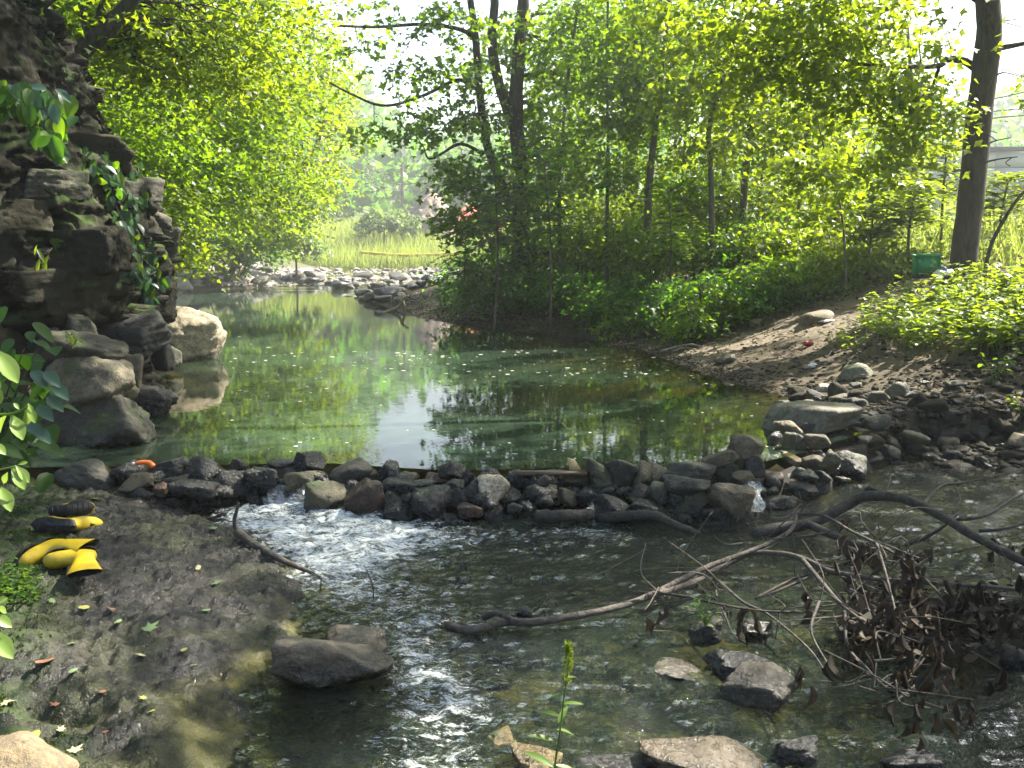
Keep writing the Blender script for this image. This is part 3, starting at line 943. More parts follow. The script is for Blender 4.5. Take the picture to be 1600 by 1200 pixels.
def nearest_on(paths, c):
    best = None
    for P, rr in paths:
        lo = max(1, len(P) // 6)
        d = np.linalg.norm(P[lo:] - c, axis=1) + 1.2 * np.maximum(P[lo:, 2] - c[2], 0)
        i = int(np.argmin(d)) + lo
        if best is None or d[i - lo] < best[0]:
            best = (d[i - lo], P[i], rr[i])
    return best
def tree(name, label, trunks, clumps, lmat, bmat, size=.1, kind='maple', group=None, cat="tree", limbs=True, loc=None, twigs=2, extra=None, g=rng, spray=.5, droop=.25, sides=9, limbr=.35):
    """trunks: [(points, r0, r1)], clumps: [(centre, radii, leaves)]; parts trunk and crown"""
    base = np.array(trunks[0][0][0], float) if loc is None else np.asarray(loc, float)
    root = empty(name, base, label, cat, group)
    tb, paths = MB(), []
    for k, (pts, r0, r1) in enumerate(trunks):
        n = max(8, len(pts) * 5)
        P = tube(tb, pts, r0, r1, sides, n, .12 if r0 > .05 else 0, seed=int(abs(base[0] * 31 + base[1] * 7)) % 97 + k)
        paths.append((P, np.linspace(r0, r1, n)))
    cb = MB()
    for (c, rad, n, *kd_) in clumps:
        O = clump(cb, c, rad, n, size, kd_[0] if kd_ else kind, droop=droop, spray=spray, g=g)
        if limbs:
            dd, q, rq = nearest_on(paths, np.asarray(c))
            c = np.asarray(c, float)
            mid = (q + c) / 2 + g.normal(size=3) * .06 * np.linalg.norm(c - q) + np.array([0, 0, .08 * np.linalg.norm(c - q)])
            rl = max(.012, rq * limbr)
            LP = tube(tb, [q, q * .6 + mid * .4, mid, c], rl, rl * .35, 6, 12)
            for _ in range(twigs):
                o = O[g.integers(len(O))]
                i = g.integers(5, 11)
                m_ = (LP[i] + o) / 2 + g.normal(size=3) * .08
                tube(tb, [LP[i], m_, o], rl * .4, .006, 5, 7)
    if extra:
        extra(tb, cb)
    for mb in (tb, cb):
        mb.v = [v - base for v in mb.v]
    add("trunk", tb.mesh("trunk"), bmat, root)
    if cb.n:
        add("crown", cb.mesh("crown", False), lmat, root, kind="stuff")
    return root

# spots picked to be sunlit; canopy leaves towards the sun are removed
gap(PZ(300, 530, .6), .75)                      # pale boulder at the foot of the cliff
gap(PZ(340, 545, .25), .4)
for u_, v_, z_, r_ in ((1395, 462, 1.2, .6), (1330, 478, 1.0, .55), (1270, 498, .8, .55), (1210, 520, .6, .34), (1150, 535, .5, .28), (1090, 548, .35, .22),
                       (1400, 480, 1.3, .5), (1480, 470, 1.5, .7), (1560, 480, 1.5, .7), (1440, 430, 1.5, .6), (1600, 450, 1.6, .8)):
    gap(PZ(u_, v_, z_), r_)
for u_, v_, r_ in ((620, 555, .5), (700, 560, .55), (780, 552, .5), (870, 548, .4), (960, 560, .35), (470, 565, .5), (400, 560, .5), (1060, 600, .25)):
    gap(PZ(u_, v_, .25), r_)
for u_, v_, d_, r_ in ((250, 40, 11.3, 1.0), (330, 60, 12.2, 1.1), (220, 100, 11.4, .7), (300, 120, 12.2, .9), (390, 80, 13, 1.0), (200, 160, 13.4, .7), (270, 200, 14.4, .9), (330, 220, 15.8, 1.2), (400, 170, 17, 1.3), (440, 70, 17.5, 1.3), (280, 280, 15.6, .8),
                       (400, 230, 20.5, 1.4), (460, 180, 21, 1.5), (490, 60, 21.6, 1.4), (420, 290, 20.8, 1.2), (470, 280, 28.5, 1.8), (510, 180, 29.4, 1.8), (440, 330, 28.4, 1.4), (520, 270, 38, 2.2), (540, 180, 40, 2.0), (470, 350, 39, 1.8), (270, 385, 15.5, .5)):
    gap(PD(u_, v_, d_), r_)
for u_, v_, d_, r_ in ((1380, 70, 12.8, .9), (1300, 50, 12.6, .9), (1220, 40, 12.4, .8), (1140, 40, 12.2, .7), (1430, 150, 12.9, .9), (1370, 160, 12.7, .9), (1400, 225, 12.9, .7), (1300, 120, 12.5, .8), (1480, 190, 13.4, .7)):
    gap(PD(u_, v_, d_) + sd * .4, r_)
gap(PZ(40, 1185, .2), .28)
gap(PD(20, 600, 3.0), .30)
gap(PD(20, 740, 3.0), .28)
gap(PD(5, 990, 3.0), .22)
gap(PZ(690, 1175, -.1), .3)
gap(PZ(600, 1180, -.1), .2)
gap(PZ(1165, 1070, .1), .12)
gap(PD(885, 1050, 2.9), .12)

def px(u, v, d):
    return tuple(PD(u, v, d))
# ---- big maple on the right bank
bt = hit(1505, 432, ('ground',))
BD = 13.7
b0 = PD(1505, 432, BD)
b0[2] = top(b0[0], b0[1]) - .1
trunk_pts = [tuple(b0), px(1507, 400, BD), px(1518, 300, BD - .1), px(1530, 180, BD - .2), px(1545, 60, BD - .3), px(1556, -60, BD - .5), (6.9, 13.0, 6.8), (7.0, 12.6, 8.6), (6.8, 12.2, 10.6)]
tr_ = [(trunk_pts, .18, .14)]
lim1 = [px(1527, 108, BD), px(1505, 95, BD - .3), px(1480, 93, BD - .5), px(1465, 103, BD - .6), px(1400, 104, BD - .9), px(1340, 100, BD - 1.2)]
lim2 = [px(1468, 103, BD - .6), px(1455, 140, BD - .6), px(1435, 175, BD - .6), px(1405, 215, BD - .7)]
lim3 = [px(1540, 10, BD - .2), px(1515, -8, BD - .4), px(1440, -30, BD - .8), px(1300, -40, BD - 1.2), px(1150, -20, BD - 1.5)]
lim4 = [px(1562, 75, BD - .3), px(1590, 70, BD - .4), px(1640, 60, BD - .6)]
lim5 = [px(1470, -20, BD - 1), px(1410, 5, BD - 1), px(1370, 18, BD - 1.1), px(1330, 10, BD - 1.2), px(1290, 40, BD - 1.3)]
lim6 = [(6.9, 13.0, 6.6), (5.2, 11.4, 7.6), (3.2, 10.2, 8.4), (1.2, 9.2, 8.8)]
lim7 = [(6.9, 12.9, 7.2), (7.6, 11.0, 8.4), (8.2, 9.0, 9.0)]
lim8 = [(6.9, 12.8, 7.8), (4.8, 13.0, 9.2), (2.8, 13.6, 9.9), (1.0, 14.2, 10.2)]
tr_ += [(lim1, .055, .02), (lim2, .022, .01), (lim3, .06, .02), (lim4, .04, .02), (lim5, .035, .012), (lim6, .08, .03), (lim7, .08, .03), (lim8, .08, .03)]
cl = []
g = np.random.default_rng(21)
# seen part: leafy sprays that hang into the top right of the picture
for u_, v_, d_, r_, n_ in ((1380, 60, 12.8, .62, 800), (1300, 40, 12.6, .7, 900), (1220, 30, 12.4, .7, 900), (1140, 35, 12.2, .62, 700), (1430, 150, 12.9, .5, 700), (1370, 150, 12.7, .6, 800), (1400, 220, 12.9, .4, 480),
                           (1370, 255, 12.8, .3, 330), (1300, 120, 12.5, .55, 560), (1480, 190, 13.4, .42, 480), (1440, 40, 12.9, .45, 420), (1480, 60, 13.3, .38, 300), (1590, 30, 13.1, .3, 160),
                           (1595, 120, 13.2, .22, 110), (1580, 215, 13.3, .2, 80), (1590, 245, 13.0, .16, 60), (1230, 110, 12.4, .45, 330), (1150, 90, 12.1, .4, 240), (1060, 10, 12.0, .5, 380), (1350, 5, 12.5, .7, 900), (1250, -15, 12.3, .8, 1000)):
    cl.append((px(u_, v_, d_), (r_ * 1.12, r_ * 1.12, r_ * .66), int(n_ * (.85 if v_ < 100 else 1.05))))
cl_n = len(cl)
# the crown above the picture, spread over pool, dam and stream
for i in range(74):
    a, rr = g.uniform(0, 6.28), 6.3 * math.sqrt(g.random())
    x, y = 4.6 + rr * math.cos(a) * 1.05, 11.2 + rr * math.sin(a) * .95
    z = 7.6 + 3.2 * (1 - (rr / 6.5) ** 2) + g.uniform(-1.2, 1.4)
    cl.append(((x, y, z), (1.35, 1.35, .8), 1050, 'kite'))
def no_limb_extra(tb, cb):
    pass
tree("maple_tree", "big dark trunked maple leaning right on the right bank above the green bin", tr_, cl, M['leaf_bright'], M['bark_dark'], .095, 'maple', twigs=1, g=g, sides=14, limbr=.11)

# ---- tree with several trunks beside the bend
D1 = 22.0
zb = top(*PD(808, 400, D1)[:2])
x0_, y0_ = PD(812, 400, D1)[:2]
t1 = [(x0_, y0_, zb - .1), px(814, 330, D1), px(812, 250, D1), px(806, 190, D1), px(808, 120, D1), px(813, 60, D1), px(818, 0, D1), px(826, -80, D1), px(830, -190, D1)]
t2 = [px(806, 205, D1), px(793, 170, D1), px(777, 120, D1 - .1), px(768, 60, D1 - .2), px(773, 0, D1 - .2), px(765, -90, D1 - .3), px(750, -180, D1 - .3)]
t3 = [px(808, 350, D1), px(785, 290, D1 - .2), px(762, 230, D1 - .3), px(750, 150, D1 - .4), px(743, 60, D1 - .5), px(735, 0, D1 - .6), px(720, -110, D1 - .7)]
l1 = [px(745, 60, D1 - .4), px(715, 45, D1 - .8), px(660, 38, D1 - 1.2), px(590, 42, D1 - 1.8), px(520, 40, D1 - 2.4)]
l2 = [px(755, 240, D1 - .3), px(720, 225, D1 - .8), px(690, 240, D1 - 1.1), px(670, 248, D1 - 1.4), px(662, 230, D1 - 1.5)]
l3 = [px(748, 140, D1 - .4), px(715, 125, D1 - .8), px(660, 150, D1 - 1.4), px(600, 165, D1 - 2.0), px(545, 145, D1 - 2.6), px(500, 120, D1 - 3.2)]
tr_ = [(t1, .20, .10), (t2, .13, .07), (t3, .11, .06), (l1, .05, .02), (l2, .04, .012), (l3, .045, .014)]
cl = []
g = np.random.default_rng(22)
for u_, v_, d_, r_, n_ in ((705, 30, 21, .8, 380), (645, 40, 20.6, .6, 150), (590, 20, 20.2, .5, 130), (660, 105, 20.6, .5, 110), (620, 165, 20.2, .5, 110), (585, 200, 19.8, .4, 120), (640, 205, 20.4, .35, 110), (705, 110, 21, .7, 420),
                           (735, 180, 21.4, .7, 420), (700, 190, 20.9, .5, 260), (760, 260, 21.2, .8, 560), (735, 290, 20.9, .6, 420), (725, 335, 20.8, .5, 320), (850, 60, 22.3, 1.0, 620), (900, 30, 22.8, 1.0, 620), (780, 40, 22.4, .8, 420), (840, 170, 22.5, .8, 460),
                           (880, 130, 22.8, .9, 500), (900, 230, 22.5, .9, 560), (800, 320, 21.3, .8, 560), (860, 300, 21.4, .9, 620), (770, 100, 22.6, .7, 260), (560, 70, 20, .4, 80), (700, 250, 20.5, .3, 100), (745, 350, 20.6, .8, 620), (612, 110, 20.1, .35, 80)):
    cl.append((px(u_, v_, d_), (r_, r_, r_ * .6), n_))
for i in range(34):
    a, rr = g.uniform(0, 6.28), 5.6 * math.sqrt(g.random())
    x, y = .8 + rr * math.cos(a), 21.5 + rr * math.sin(a)
    z = 8.4 + 3.4 * (1 - (rr / 6) ** 2) + g.uniform(-.8, 1.4)
    if x < 0.2:
        continue
    cl.append(((x, y, z), (1.4, 1.4, .8), 460, 'kite'))
tree("riverside_tree", "dark tree with several upright trunks at the bend of the pool", tr_, cl, M['leaf_mid'], M['bark_dark'], .13, 'maple', g=g, sides=10, twigs=1)

# ---- young trees of the thicket on the right bank
g = np.random.default_rng(23)
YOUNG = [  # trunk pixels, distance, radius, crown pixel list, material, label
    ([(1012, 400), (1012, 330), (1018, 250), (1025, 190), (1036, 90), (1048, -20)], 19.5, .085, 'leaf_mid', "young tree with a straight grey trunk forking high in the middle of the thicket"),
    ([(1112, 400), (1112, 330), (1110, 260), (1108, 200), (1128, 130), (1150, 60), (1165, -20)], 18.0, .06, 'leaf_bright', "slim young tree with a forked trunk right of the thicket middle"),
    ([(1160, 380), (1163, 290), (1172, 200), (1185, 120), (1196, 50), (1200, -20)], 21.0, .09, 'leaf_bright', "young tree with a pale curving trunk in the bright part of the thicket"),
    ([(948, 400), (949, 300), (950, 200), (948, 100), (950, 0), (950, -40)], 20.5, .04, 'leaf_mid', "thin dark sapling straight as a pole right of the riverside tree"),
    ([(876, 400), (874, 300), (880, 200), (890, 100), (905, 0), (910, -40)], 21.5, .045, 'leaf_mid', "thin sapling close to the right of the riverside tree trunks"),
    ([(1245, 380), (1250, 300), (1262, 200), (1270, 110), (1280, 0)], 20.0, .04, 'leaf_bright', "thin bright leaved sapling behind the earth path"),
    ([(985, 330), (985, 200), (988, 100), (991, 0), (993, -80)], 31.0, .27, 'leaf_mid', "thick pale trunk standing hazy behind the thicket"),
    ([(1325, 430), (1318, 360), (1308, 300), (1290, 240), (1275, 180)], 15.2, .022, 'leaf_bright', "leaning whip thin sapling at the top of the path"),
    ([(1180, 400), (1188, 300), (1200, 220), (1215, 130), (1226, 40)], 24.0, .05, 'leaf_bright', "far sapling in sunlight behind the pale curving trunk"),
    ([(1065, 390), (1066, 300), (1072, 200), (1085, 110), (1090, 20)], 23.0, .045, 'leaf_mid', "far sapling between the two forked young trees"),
]
CR = {0: [(1000, 60, 1.0), (1060, 20, 1.0), (1040, 130, .8), (960, 110, .9), (1010, 190, .8)],
      1: [(1130, 60, .9), (1090, 150, .8), (1160, 130, .7), (1100, 230, .7), (1180, 40, .8)],
      2: [(1200, 60, .9), (1150, 170, .8), (1240, 120, .8), (1190, 220, .9)],
      3: [(940, 60, .7), (960, 190, .7), (930, 250, .7), (965, 280, .6)],
      4: [(885, 90, .7), (900, 190, .8), (860, 230, .7), (920, 10, .8)],
      5: [(1270, 110, .8), (1300, 180, .8), (1240, 200, .8), (1280, 240, .8)],
      6: [(940, 20, 2.0), (1040, 40, 1.8), (990, 110, 1.6), (1080, 110, 1.6), (900, 110, 1.6)],
      7: [(1290, 260, .5), (1320, 300, .45), (1330, 250, .5), (1260, 250, .5), (1300, 330, .4)],
      8: [(1220, 60, 1.0), (1180, 180, 1.0), (1260, 170, 1.0)],
      9: [(1080, 70, 1.0), (1050, 180, 1.0), (1110, 290, .9), (1060, 290, .9)]}
for i, (pp, d_, r_, mt, lab) in enumerate(YOUNG):
    pts = [px(a, b_, d_) for a, b_ in pp]
    z0_ = top(pts[0][0], pts[0][1])
    pts[0] = (pts[0][0], pts[0][1], z0_ - .1)
    cl = []
    for u_, v_, q in CR[i]:
        dj = d_ + g.uniform(-.6, .6)
        cl.append((px(u_, v_, dj), (q, q, q * .6), int(820 * q * q + 200)))
    if i in (0, 1, 2, 6):
        for _ in range(3):
            c = np.array(px(pp[-1][0], -140, d_)) + g.normal(size=3) * np.array([1.4, 1.4, .9])
            cl.append((tuple(c), (1.2, 1.2, .75), 420, 'kite'))
    tree("young_tree", lab, [(pts, r_, r_ * .5)], cl, M[mt], M['bark_grey'], .115, 'maple', "young trees in the thicket on the right bank", twigs=2, g=g, sides=7)

# ---- sunny trees standing farther back, which close the view behind the thicket
for i, (u_, d_) in enumerate(((835, 29), (900, 32), (975, 27), (1045, 31), (1120, 28), (1195, 32), (1270, 27), (1345, 30), (1410, 26))):
    x = (u_ - 800) / FPX * d_
    gz = top(x, d_)
    cl = []
    for k in range(6):
        v_ = 70 + 48 * k + g.uniform(-20, 20)
        cl.append((px(u_ + g.uniform(-45, 45), v_, d_ + g.uniform(-.8, .8)), (1.35, 1.35, .85), 330))
    tree("sunny_tree", f"sunlit tree far behind the thicket, {['first', 'second', 'third', 'fourth', 'fifth', 'sixth', 'seventh', 'eighth', 'ninth'][i]} from the left in the back row", [([(x, d_, gz - .2), (x + .1, d_, gz + 2.5), px(u_ + 8, 40, d_)], .1, .04)], cl, M['leaf_bright'], M['bark_grey'], .15, 'maple', "back row of sunny trees behind the thicket", g=g, twigs=0, sides=6)

# ---- feathery tree of heaven shoots
g = np.random.default_rng(24)
FR = [((770, 300), (772, 250), 18.6, 10, .7, 'leaf_blue', "feathery shoot with blue green fronds in front of the riverside tree"),
      ((722, 420), (728, 372), 21.5, 10, .75, 'leaf_dark', "low feathery shoot with long fronds reaching over the left end of the thicket"),
      ((860, 420), (850, 255), 18.0, 11, .8, 'leaf_dark', "feathery dark shoot right of the riverside tree"),
      ((1420, 420), (1430, 300), 15.5, 13, .8, 'leaf_bright', "tall sunlit feathery shoot left of the big maple"),
      ((1470, 400), (1480, 225), 16.5, 12, .8, 'leaf_bright', "sunlit feathery shoot close behind the big maple trunk"),
      ((1350, 420), (1365, 330), 16.0, 11, .75, 'leaf_bright', "sunlit feathery shoot above the earth path"),
      ((1560, 420), (1575, 285), 16.5, 12, .75, 'leaf_bright', "sunlit feathery shoot right of the big maple trunk"),
      ((1380, 400), (1400, 255), 18.5, 12, .9, 'leaf_bright', "feathery shoot deeper in the sunlight left of the big maple"),
      ((1530, 410), (1540, 320), 19.0, 10, .8, 'leaf_bright', "short feathery shoot far behind the big maple trunk"),
      ((1040, 420), (1045, 300), 17.5, 10, .7, 'leaf_mid', "feathery shoot in the shaded middle of the thicket")]
for (bu, bv), (tu, tv), d_, n_, ln, mt, lab in FR:
    b_ = np.array(px(bu, bv, d_))
    b_[2] = top(b_[0], b_[1]) - .05
    t_ = np.array(px(tu, tv, d_))
    root = empty("tree_of_heaven_shoot", b_, lab, "young tree", "feathery shoots in the thicket")
    sb = MB()
    P = tube(sb, [b_, (b_ + t_) / 2 + g.normal(size=3) * .06, t_], .028, .012, 6, 10)
    fb = MB()
    for k in range(int(n_ * 2.4)):
        q = P[min(9, 5 + int(4.99 * (k % n_ + 1) / n_))] + g.normal(size=3) * .02
        a = k * 2.4 + g.uniform(-.3, .3)
        C = fronds(fb, q, (math.cos(a), math.sin(a), g.uniform(.5, 1.5)), ln * g.uniform(.7, 1.3), 11, ln * .22, g.uniform(.55, 1.0), g=g)
        tube(sb, [C[0], C[len(C) // 2], C[-1]], .007, .003, 4, 5)
    for mb in (sb, fb):
        mb.v = [v - b_ for v in mb.v]
    add("stem", sb.mesh("stem"), M['bark_grey'], root)
    add("fronds", fb.mesh("fronds", False), M[mt], root, kind="stuff")

# ---- shrubs under the young trees, along the right bank
g = np.random.default_rng(25)
SHR = []
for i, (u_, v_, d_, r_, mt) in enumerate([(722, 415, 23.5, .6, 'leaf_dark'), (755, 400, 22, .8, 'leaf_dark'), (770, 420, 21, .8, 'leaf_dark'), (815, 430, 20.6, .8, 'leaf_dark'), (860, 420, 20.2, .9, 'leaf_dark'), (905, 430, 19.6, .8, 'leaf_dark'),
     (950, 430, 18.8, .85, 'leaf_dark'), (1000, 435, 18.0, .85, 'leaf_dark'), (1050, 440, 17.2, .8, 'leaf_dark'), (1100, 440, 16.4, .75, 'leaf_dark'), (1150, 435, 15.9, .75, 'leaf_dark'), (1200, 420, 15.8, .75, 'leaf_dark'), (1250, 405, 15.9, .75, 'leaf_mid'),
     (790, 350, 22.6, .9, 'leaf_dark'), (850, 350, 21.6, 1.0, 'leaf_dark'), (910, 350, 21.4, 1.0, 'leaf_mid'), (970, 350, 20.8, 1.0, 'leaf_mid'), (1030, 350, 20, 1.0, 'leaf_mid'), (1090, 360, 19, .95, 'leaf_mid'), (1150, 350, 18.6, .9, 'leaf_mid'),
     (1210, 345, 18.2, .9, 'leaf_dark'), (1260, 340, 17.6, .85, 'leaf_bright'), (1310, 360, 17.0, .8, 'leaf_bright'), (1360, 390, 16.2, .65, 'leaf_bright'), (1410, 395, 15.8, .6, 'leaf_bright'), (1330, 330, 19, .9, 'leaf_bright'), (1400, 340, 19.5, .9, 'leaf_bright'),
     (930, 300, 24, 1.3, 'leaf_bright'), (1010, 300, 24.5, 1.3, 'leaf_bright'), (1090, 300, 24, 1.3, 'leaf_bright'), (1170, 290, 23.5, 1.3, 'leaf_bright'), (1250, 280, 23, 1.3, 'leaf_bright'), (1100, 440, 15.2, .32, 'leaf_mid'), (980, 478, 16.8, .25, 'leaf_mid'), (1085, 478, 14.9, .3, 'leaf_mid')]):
    x, y, z = px(u_, v_, d_)
    gz = top(x, y)
    SHR.append((x, y, gz, z, r_, mt))
adj = ["broad", "low", "rounded", "ragged", "tall", "dense", "loose", "spreading", "drooping"]
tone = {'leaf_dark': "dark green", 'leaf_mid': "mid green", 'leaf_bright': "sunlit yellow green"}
WHERE = ["at the left tip of the thicket", "left of the riverside tree", "under the left side of the riverside tree", "at the foot of the riverside tree", "right of the riverside tree foot", "on the dark bank right of the riverside tree",
         "on the dark bank below the straight sapling", "below the straight grey young tree", "on the bank under the thicket middle", "below the slim forked young tree", "on the bank left of the path head", "leaning over the bank above the path", "at the path head under bright leaves",
         "behind the trunks of the riverside tree", "behind the bank shrubs right of the riverside tree", "under the thin straight sapling", "beside the straight grey trunk, second row", "behind the straight grey young tree", "behind the slim forked young tree, second row", "under the pale curving trunk",
         "right of the pale curving trunk", "in sunlight above the path head", "in sunlight beside the leaning sapling", "left of the green bin", "just behind the green bin", "deep in the sunlight above the path", "deep in the sunlight left of the big maple",
         "far in the sun behind the straight sapling", "far in the sun behind the thicket middle", "far in the sun behind the forked young tree", "far in the sun behind the pale curving trunk", "far in the sun behind the leaning sapling", "small and alone at the bank foot below the thicket", "tiny and alone by the pool edge of the bank", "small and alone at the bank above the path"]
for i, (x, y, gz, z, r_, mt) in enumerate(SHR):
    h = max(.3, z - gz)
    cl = [((x, y, gz + h * .75), (r_, r_ * .9, max(.3, h * .5)), int(1000 * r_ * r_ + 220))]
    for k in range(3):
        a = g.uniform(0, 6.28)
        cl.append(((x + .8 * r_ * math.cos(a), y + .7 * r_ * math.sin(a), gz + h * g.uniform(.3, .8)), (r_ * .7, r_ * .7, max(.2, h * .35)), int(560 * r_ * r_ + 90)))
    trunks = []
    for k in range(4):
        a = g.uniform(0, 6.28)
        trunks.append(([(x, y, gz - .05), (x + .2 * r_ * math.cos(a), y + .2 * r_ * math.sin(a), gz + h * .5), (x + .6 * r_ * math.cos(a), y + .6 * r_ * math.sin(a), gz + h)], .022, .006))
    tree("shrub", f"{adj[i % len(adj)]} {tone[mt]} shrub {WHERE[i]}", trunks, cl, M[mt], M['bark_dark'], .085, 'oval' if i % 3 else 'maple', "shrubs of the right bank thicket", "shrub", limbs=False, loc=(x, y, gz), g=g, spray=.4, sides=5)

# ---- canopy trees that stand right of and behind the picture and shade the creek
g = np.random.default_rng(26)
for i, (x, y, hgt, rad, n_, lab) in enumerate([(10.5, 8.0, 9.5, 4.6, 34, "tall maple on the right bank nearest to the stream's lower end"), (9.8, 19.2, 10.0, 2.0, 5, "slim tall maple added behind the thicket to shade the shrubs at the path head"), (8.6, 6.6, 8.2, 3.4, 22, "maple on the right bank edge over the stream"), (9.5, 2.5, 9.0, 4.4, 28, "tall maple beside the lower stream, right of the camera")]):  # the slim maple is added only to dapple shade over the bank shrubs
    gz = top(x, y)
    cl = []
    for k in range(n_):
        a, rr = g.uniform(0, 6.28), rad * math.sqrt(g.random())
        cl.append(((x + rr * math.cos(a), y + rr * math.sin(a), gz + hgt * .72 + 2.6 * (1 - (rr / rad) ** 2) + g.uniform(-1.3, 1.3)), (1.4, 1.4, .85), 470, 'kite'))
    tree("shade_tree", lab, [([(x, y, gz - .2), (x + .1, y, gz + 2), (x - .15, y + .1, gz + 5), (x, y, gz + hgt * .95)], .2, .07)], cl, M['leaf_mid'], M['bark_dark'], .15, 'maple', "canopy trees of the right bank", g=g, twigs=0, spray=.6)

# ---- woods on the left bank
g = np.random.default_rng(27)
LT = [  # trunk pixel path, distance, r, crown (u,v,d,r), material, label
    ([(100, 110), (125, 80), (150, 60), (180, 30), (210, -5), (240, -60)], 10.6, .13, [(250, 20, 11.2, .8), (310, 40, 11.8, .8), (220, 90, 11.3, .6), (300, 100, 12, .7), (360, 60, 12.6, .8), (390, 20, 12.8, .8), (340, 0, 12, .8), (200, 40, 11.6, .6), (420, 100, 13.4, .7), (370, 130, 13.2, .6)], 'leaf_bright', 'bark_dark', "dark trunked tree forking from the top of the cliff"),
    ([(118, 100), (140, 62), (158, 25), (166, -10), (170, -60)], 10.9, .09, [(170, 20, 11.6, .5), (130, 10, 12, .5), (200, -20, 11.8, .8)], 'leaf_bright', 'bark_dark', "second dark trunk beside the forked tree on the cliff top"),
    ([(30, 105), (45, 60), (60, 20), (90, -10), (110, -50)], 9.8, .05, [(40, 10, 10.6, .5), (90, 30, 11.2, .5), (20, -20, 10.2, .6)], 'leaf_mid', 'bark_dark', "thin leaning tree at the top left of the cliff"),
    ([(116, 80), (117, 30), (120, -30)], 13.0, .045, [(110, 40, 14, .6), (150, 0, 14, .7)], 'leaf_bright', 'bark_pale', "slim pale trunk behind the cliff top"),
    ([(102, 60), (103, 20), (104, -30)], 13.6, .035, [(80, 30, 14.5, .6)], 'leaf_bright', 'bark_pale', "slimmest pale trunk behind the cliff top"),
    ([(136, 330), (134, 250), (135, 130), (140, 60), (150, -20)], 13.5, .06, [(180, 140, 13.4, .6), (230, 170, 13.8, .7), (200, 220, 13.6, .6), (270, 220, 14.3, .7), (170, 190, 13.4, .5)], 'leaf_mid', 'bark_grey', "grey trunk standing behind the creeper on the cliff edge"),
    ([(215, 330), (235, 250), (260, 150), (300, 60), (330, -20)], 15.8, .09, [(300, 180, 15.8, .8), (350, 200, 16.2, .8), (280, 260, 15.6, .7), (330, 260, 16, .7), (390, 180, 16.8, .8), (250, 290, 15.4, .6), (410, 130, 17, .9), (440, 60, 17.2, .9), (300, 310, 16, .6)], 'leaf_mid', 'bark_grey', "leafy tree growing out over the pool behind the cliff"),
    ([(205, 400), (240, 300), (300, 180), (380, 60), (420, -20)], 21, .11, [(400, 230, 20.5, 1.0), (450, 190, 21, 1.0), (470, 130, 21.4, 1.0), (420, 290, 20.8, .9), (370, 300, 20.4, .9), (480, 60, 21.6, 1.0), (350, 340, 20.6, .7), (500, 20, 21.6, .9), (440, 10, 21, .9), (460, 250, 21.3, .8), (330, 280, 20, .8)], 'leaf_bright', 'bark_grey', "wide bright tree leaning over the pool from the left bank"),
    ([(210, 400), (290, 320), (380, 220), (450, 120), (490, 20)], 29, .13, [(470, 270, 28.5, 1.3), (500, 210, 29, 1.2), (490, 150, 29.4, 1.1), (440, 330, 28.4, 1.1), (495, 270, 29.4, 1.0), (400, 350, 28, 1.0), (490, 100, 29.6, 1.1), (465, 310, 28.8, .9), (505, 60, 29.8, .9)], 'leaf_bright', 'bark_grey', "bright tree on the left bank past the pool middle"),
    ([(355, 400), (420, 330), (480, 260), (510, 180)], 40, .14, [(480, 300, 39.5, 1.4), (505, 250, 40, 1.2), (470, 325, 39.6, 1.0), (505, 285, 40, .8), (515, 200, 40.5, 1.1), (460, 350, 39, 1.2), (510, 150, 41, 1.1), (440, 365, 39.5, .8)], 'leaf_bright', 'bark_grey', "hazy bright tree farthest along the left bank"),
    ([(300, 400), (330, 370), (360, 330), (372, 290)], 38, .07, [(330, 370, 37, 1.1), (380, 370, 38, 1.1), (300, 350, 37, 1.1), (420, 375, 39, 1.0), (350, 330, 38, 1.2), (285, 335, 37, 1.1), (400, 340, 39, 1.1)], 'leaf_mid', 'bark_grey', "low shaded tree above the rubble on the left bank"),
]
for pp, d_, r_, cr, mt, bk, lab in LT:
    pts = [px(a, b_, d_) for a, b_ in pp]
    if d_ > 12:
        bx = min(pts[0][0], float(np.interp(pts[0][1], LSY, LSX)) - .6)
        z0_ = top(bx, pts[0][1])
        pts[0] = (bx, pts[0][1], z0_ - .1)
    else:
        pts.insert(0, (pts[0][0] - .25, pts[0][1] + .3, pts[0][2] - .4))
    sz = .078 if d_ < 14 else .09 if d_ < 22 else .12 if d_ < 32 else .17
    cl = []
    for u_, v_, dd, q in cr:
        cl.append((px(u_, v_, dd), (q, q, q * .62), int(360 * (q / sz * .1) ** 2 + 240), 'kite' if d_ > 19 else 'maple'))
    for _ in range(5):
        c = np.array(px(cr[0][0] + g.uniform(-60, 60), -120 if d_ < 16 else cr[0][1] - 100, d_ + 1.2)) + g.normal(size=3) * .6
        cl.append((tuple(c), (1.1, 1.1, .7), 420, 'kite'))
    tree("bank_tree", lab, [(pts, r_, r_ * .5)], cl, M[mt], M[bk], sz, 'maple', "trees on the left bank and cliff top", twigs=2, g=g, sides=8)
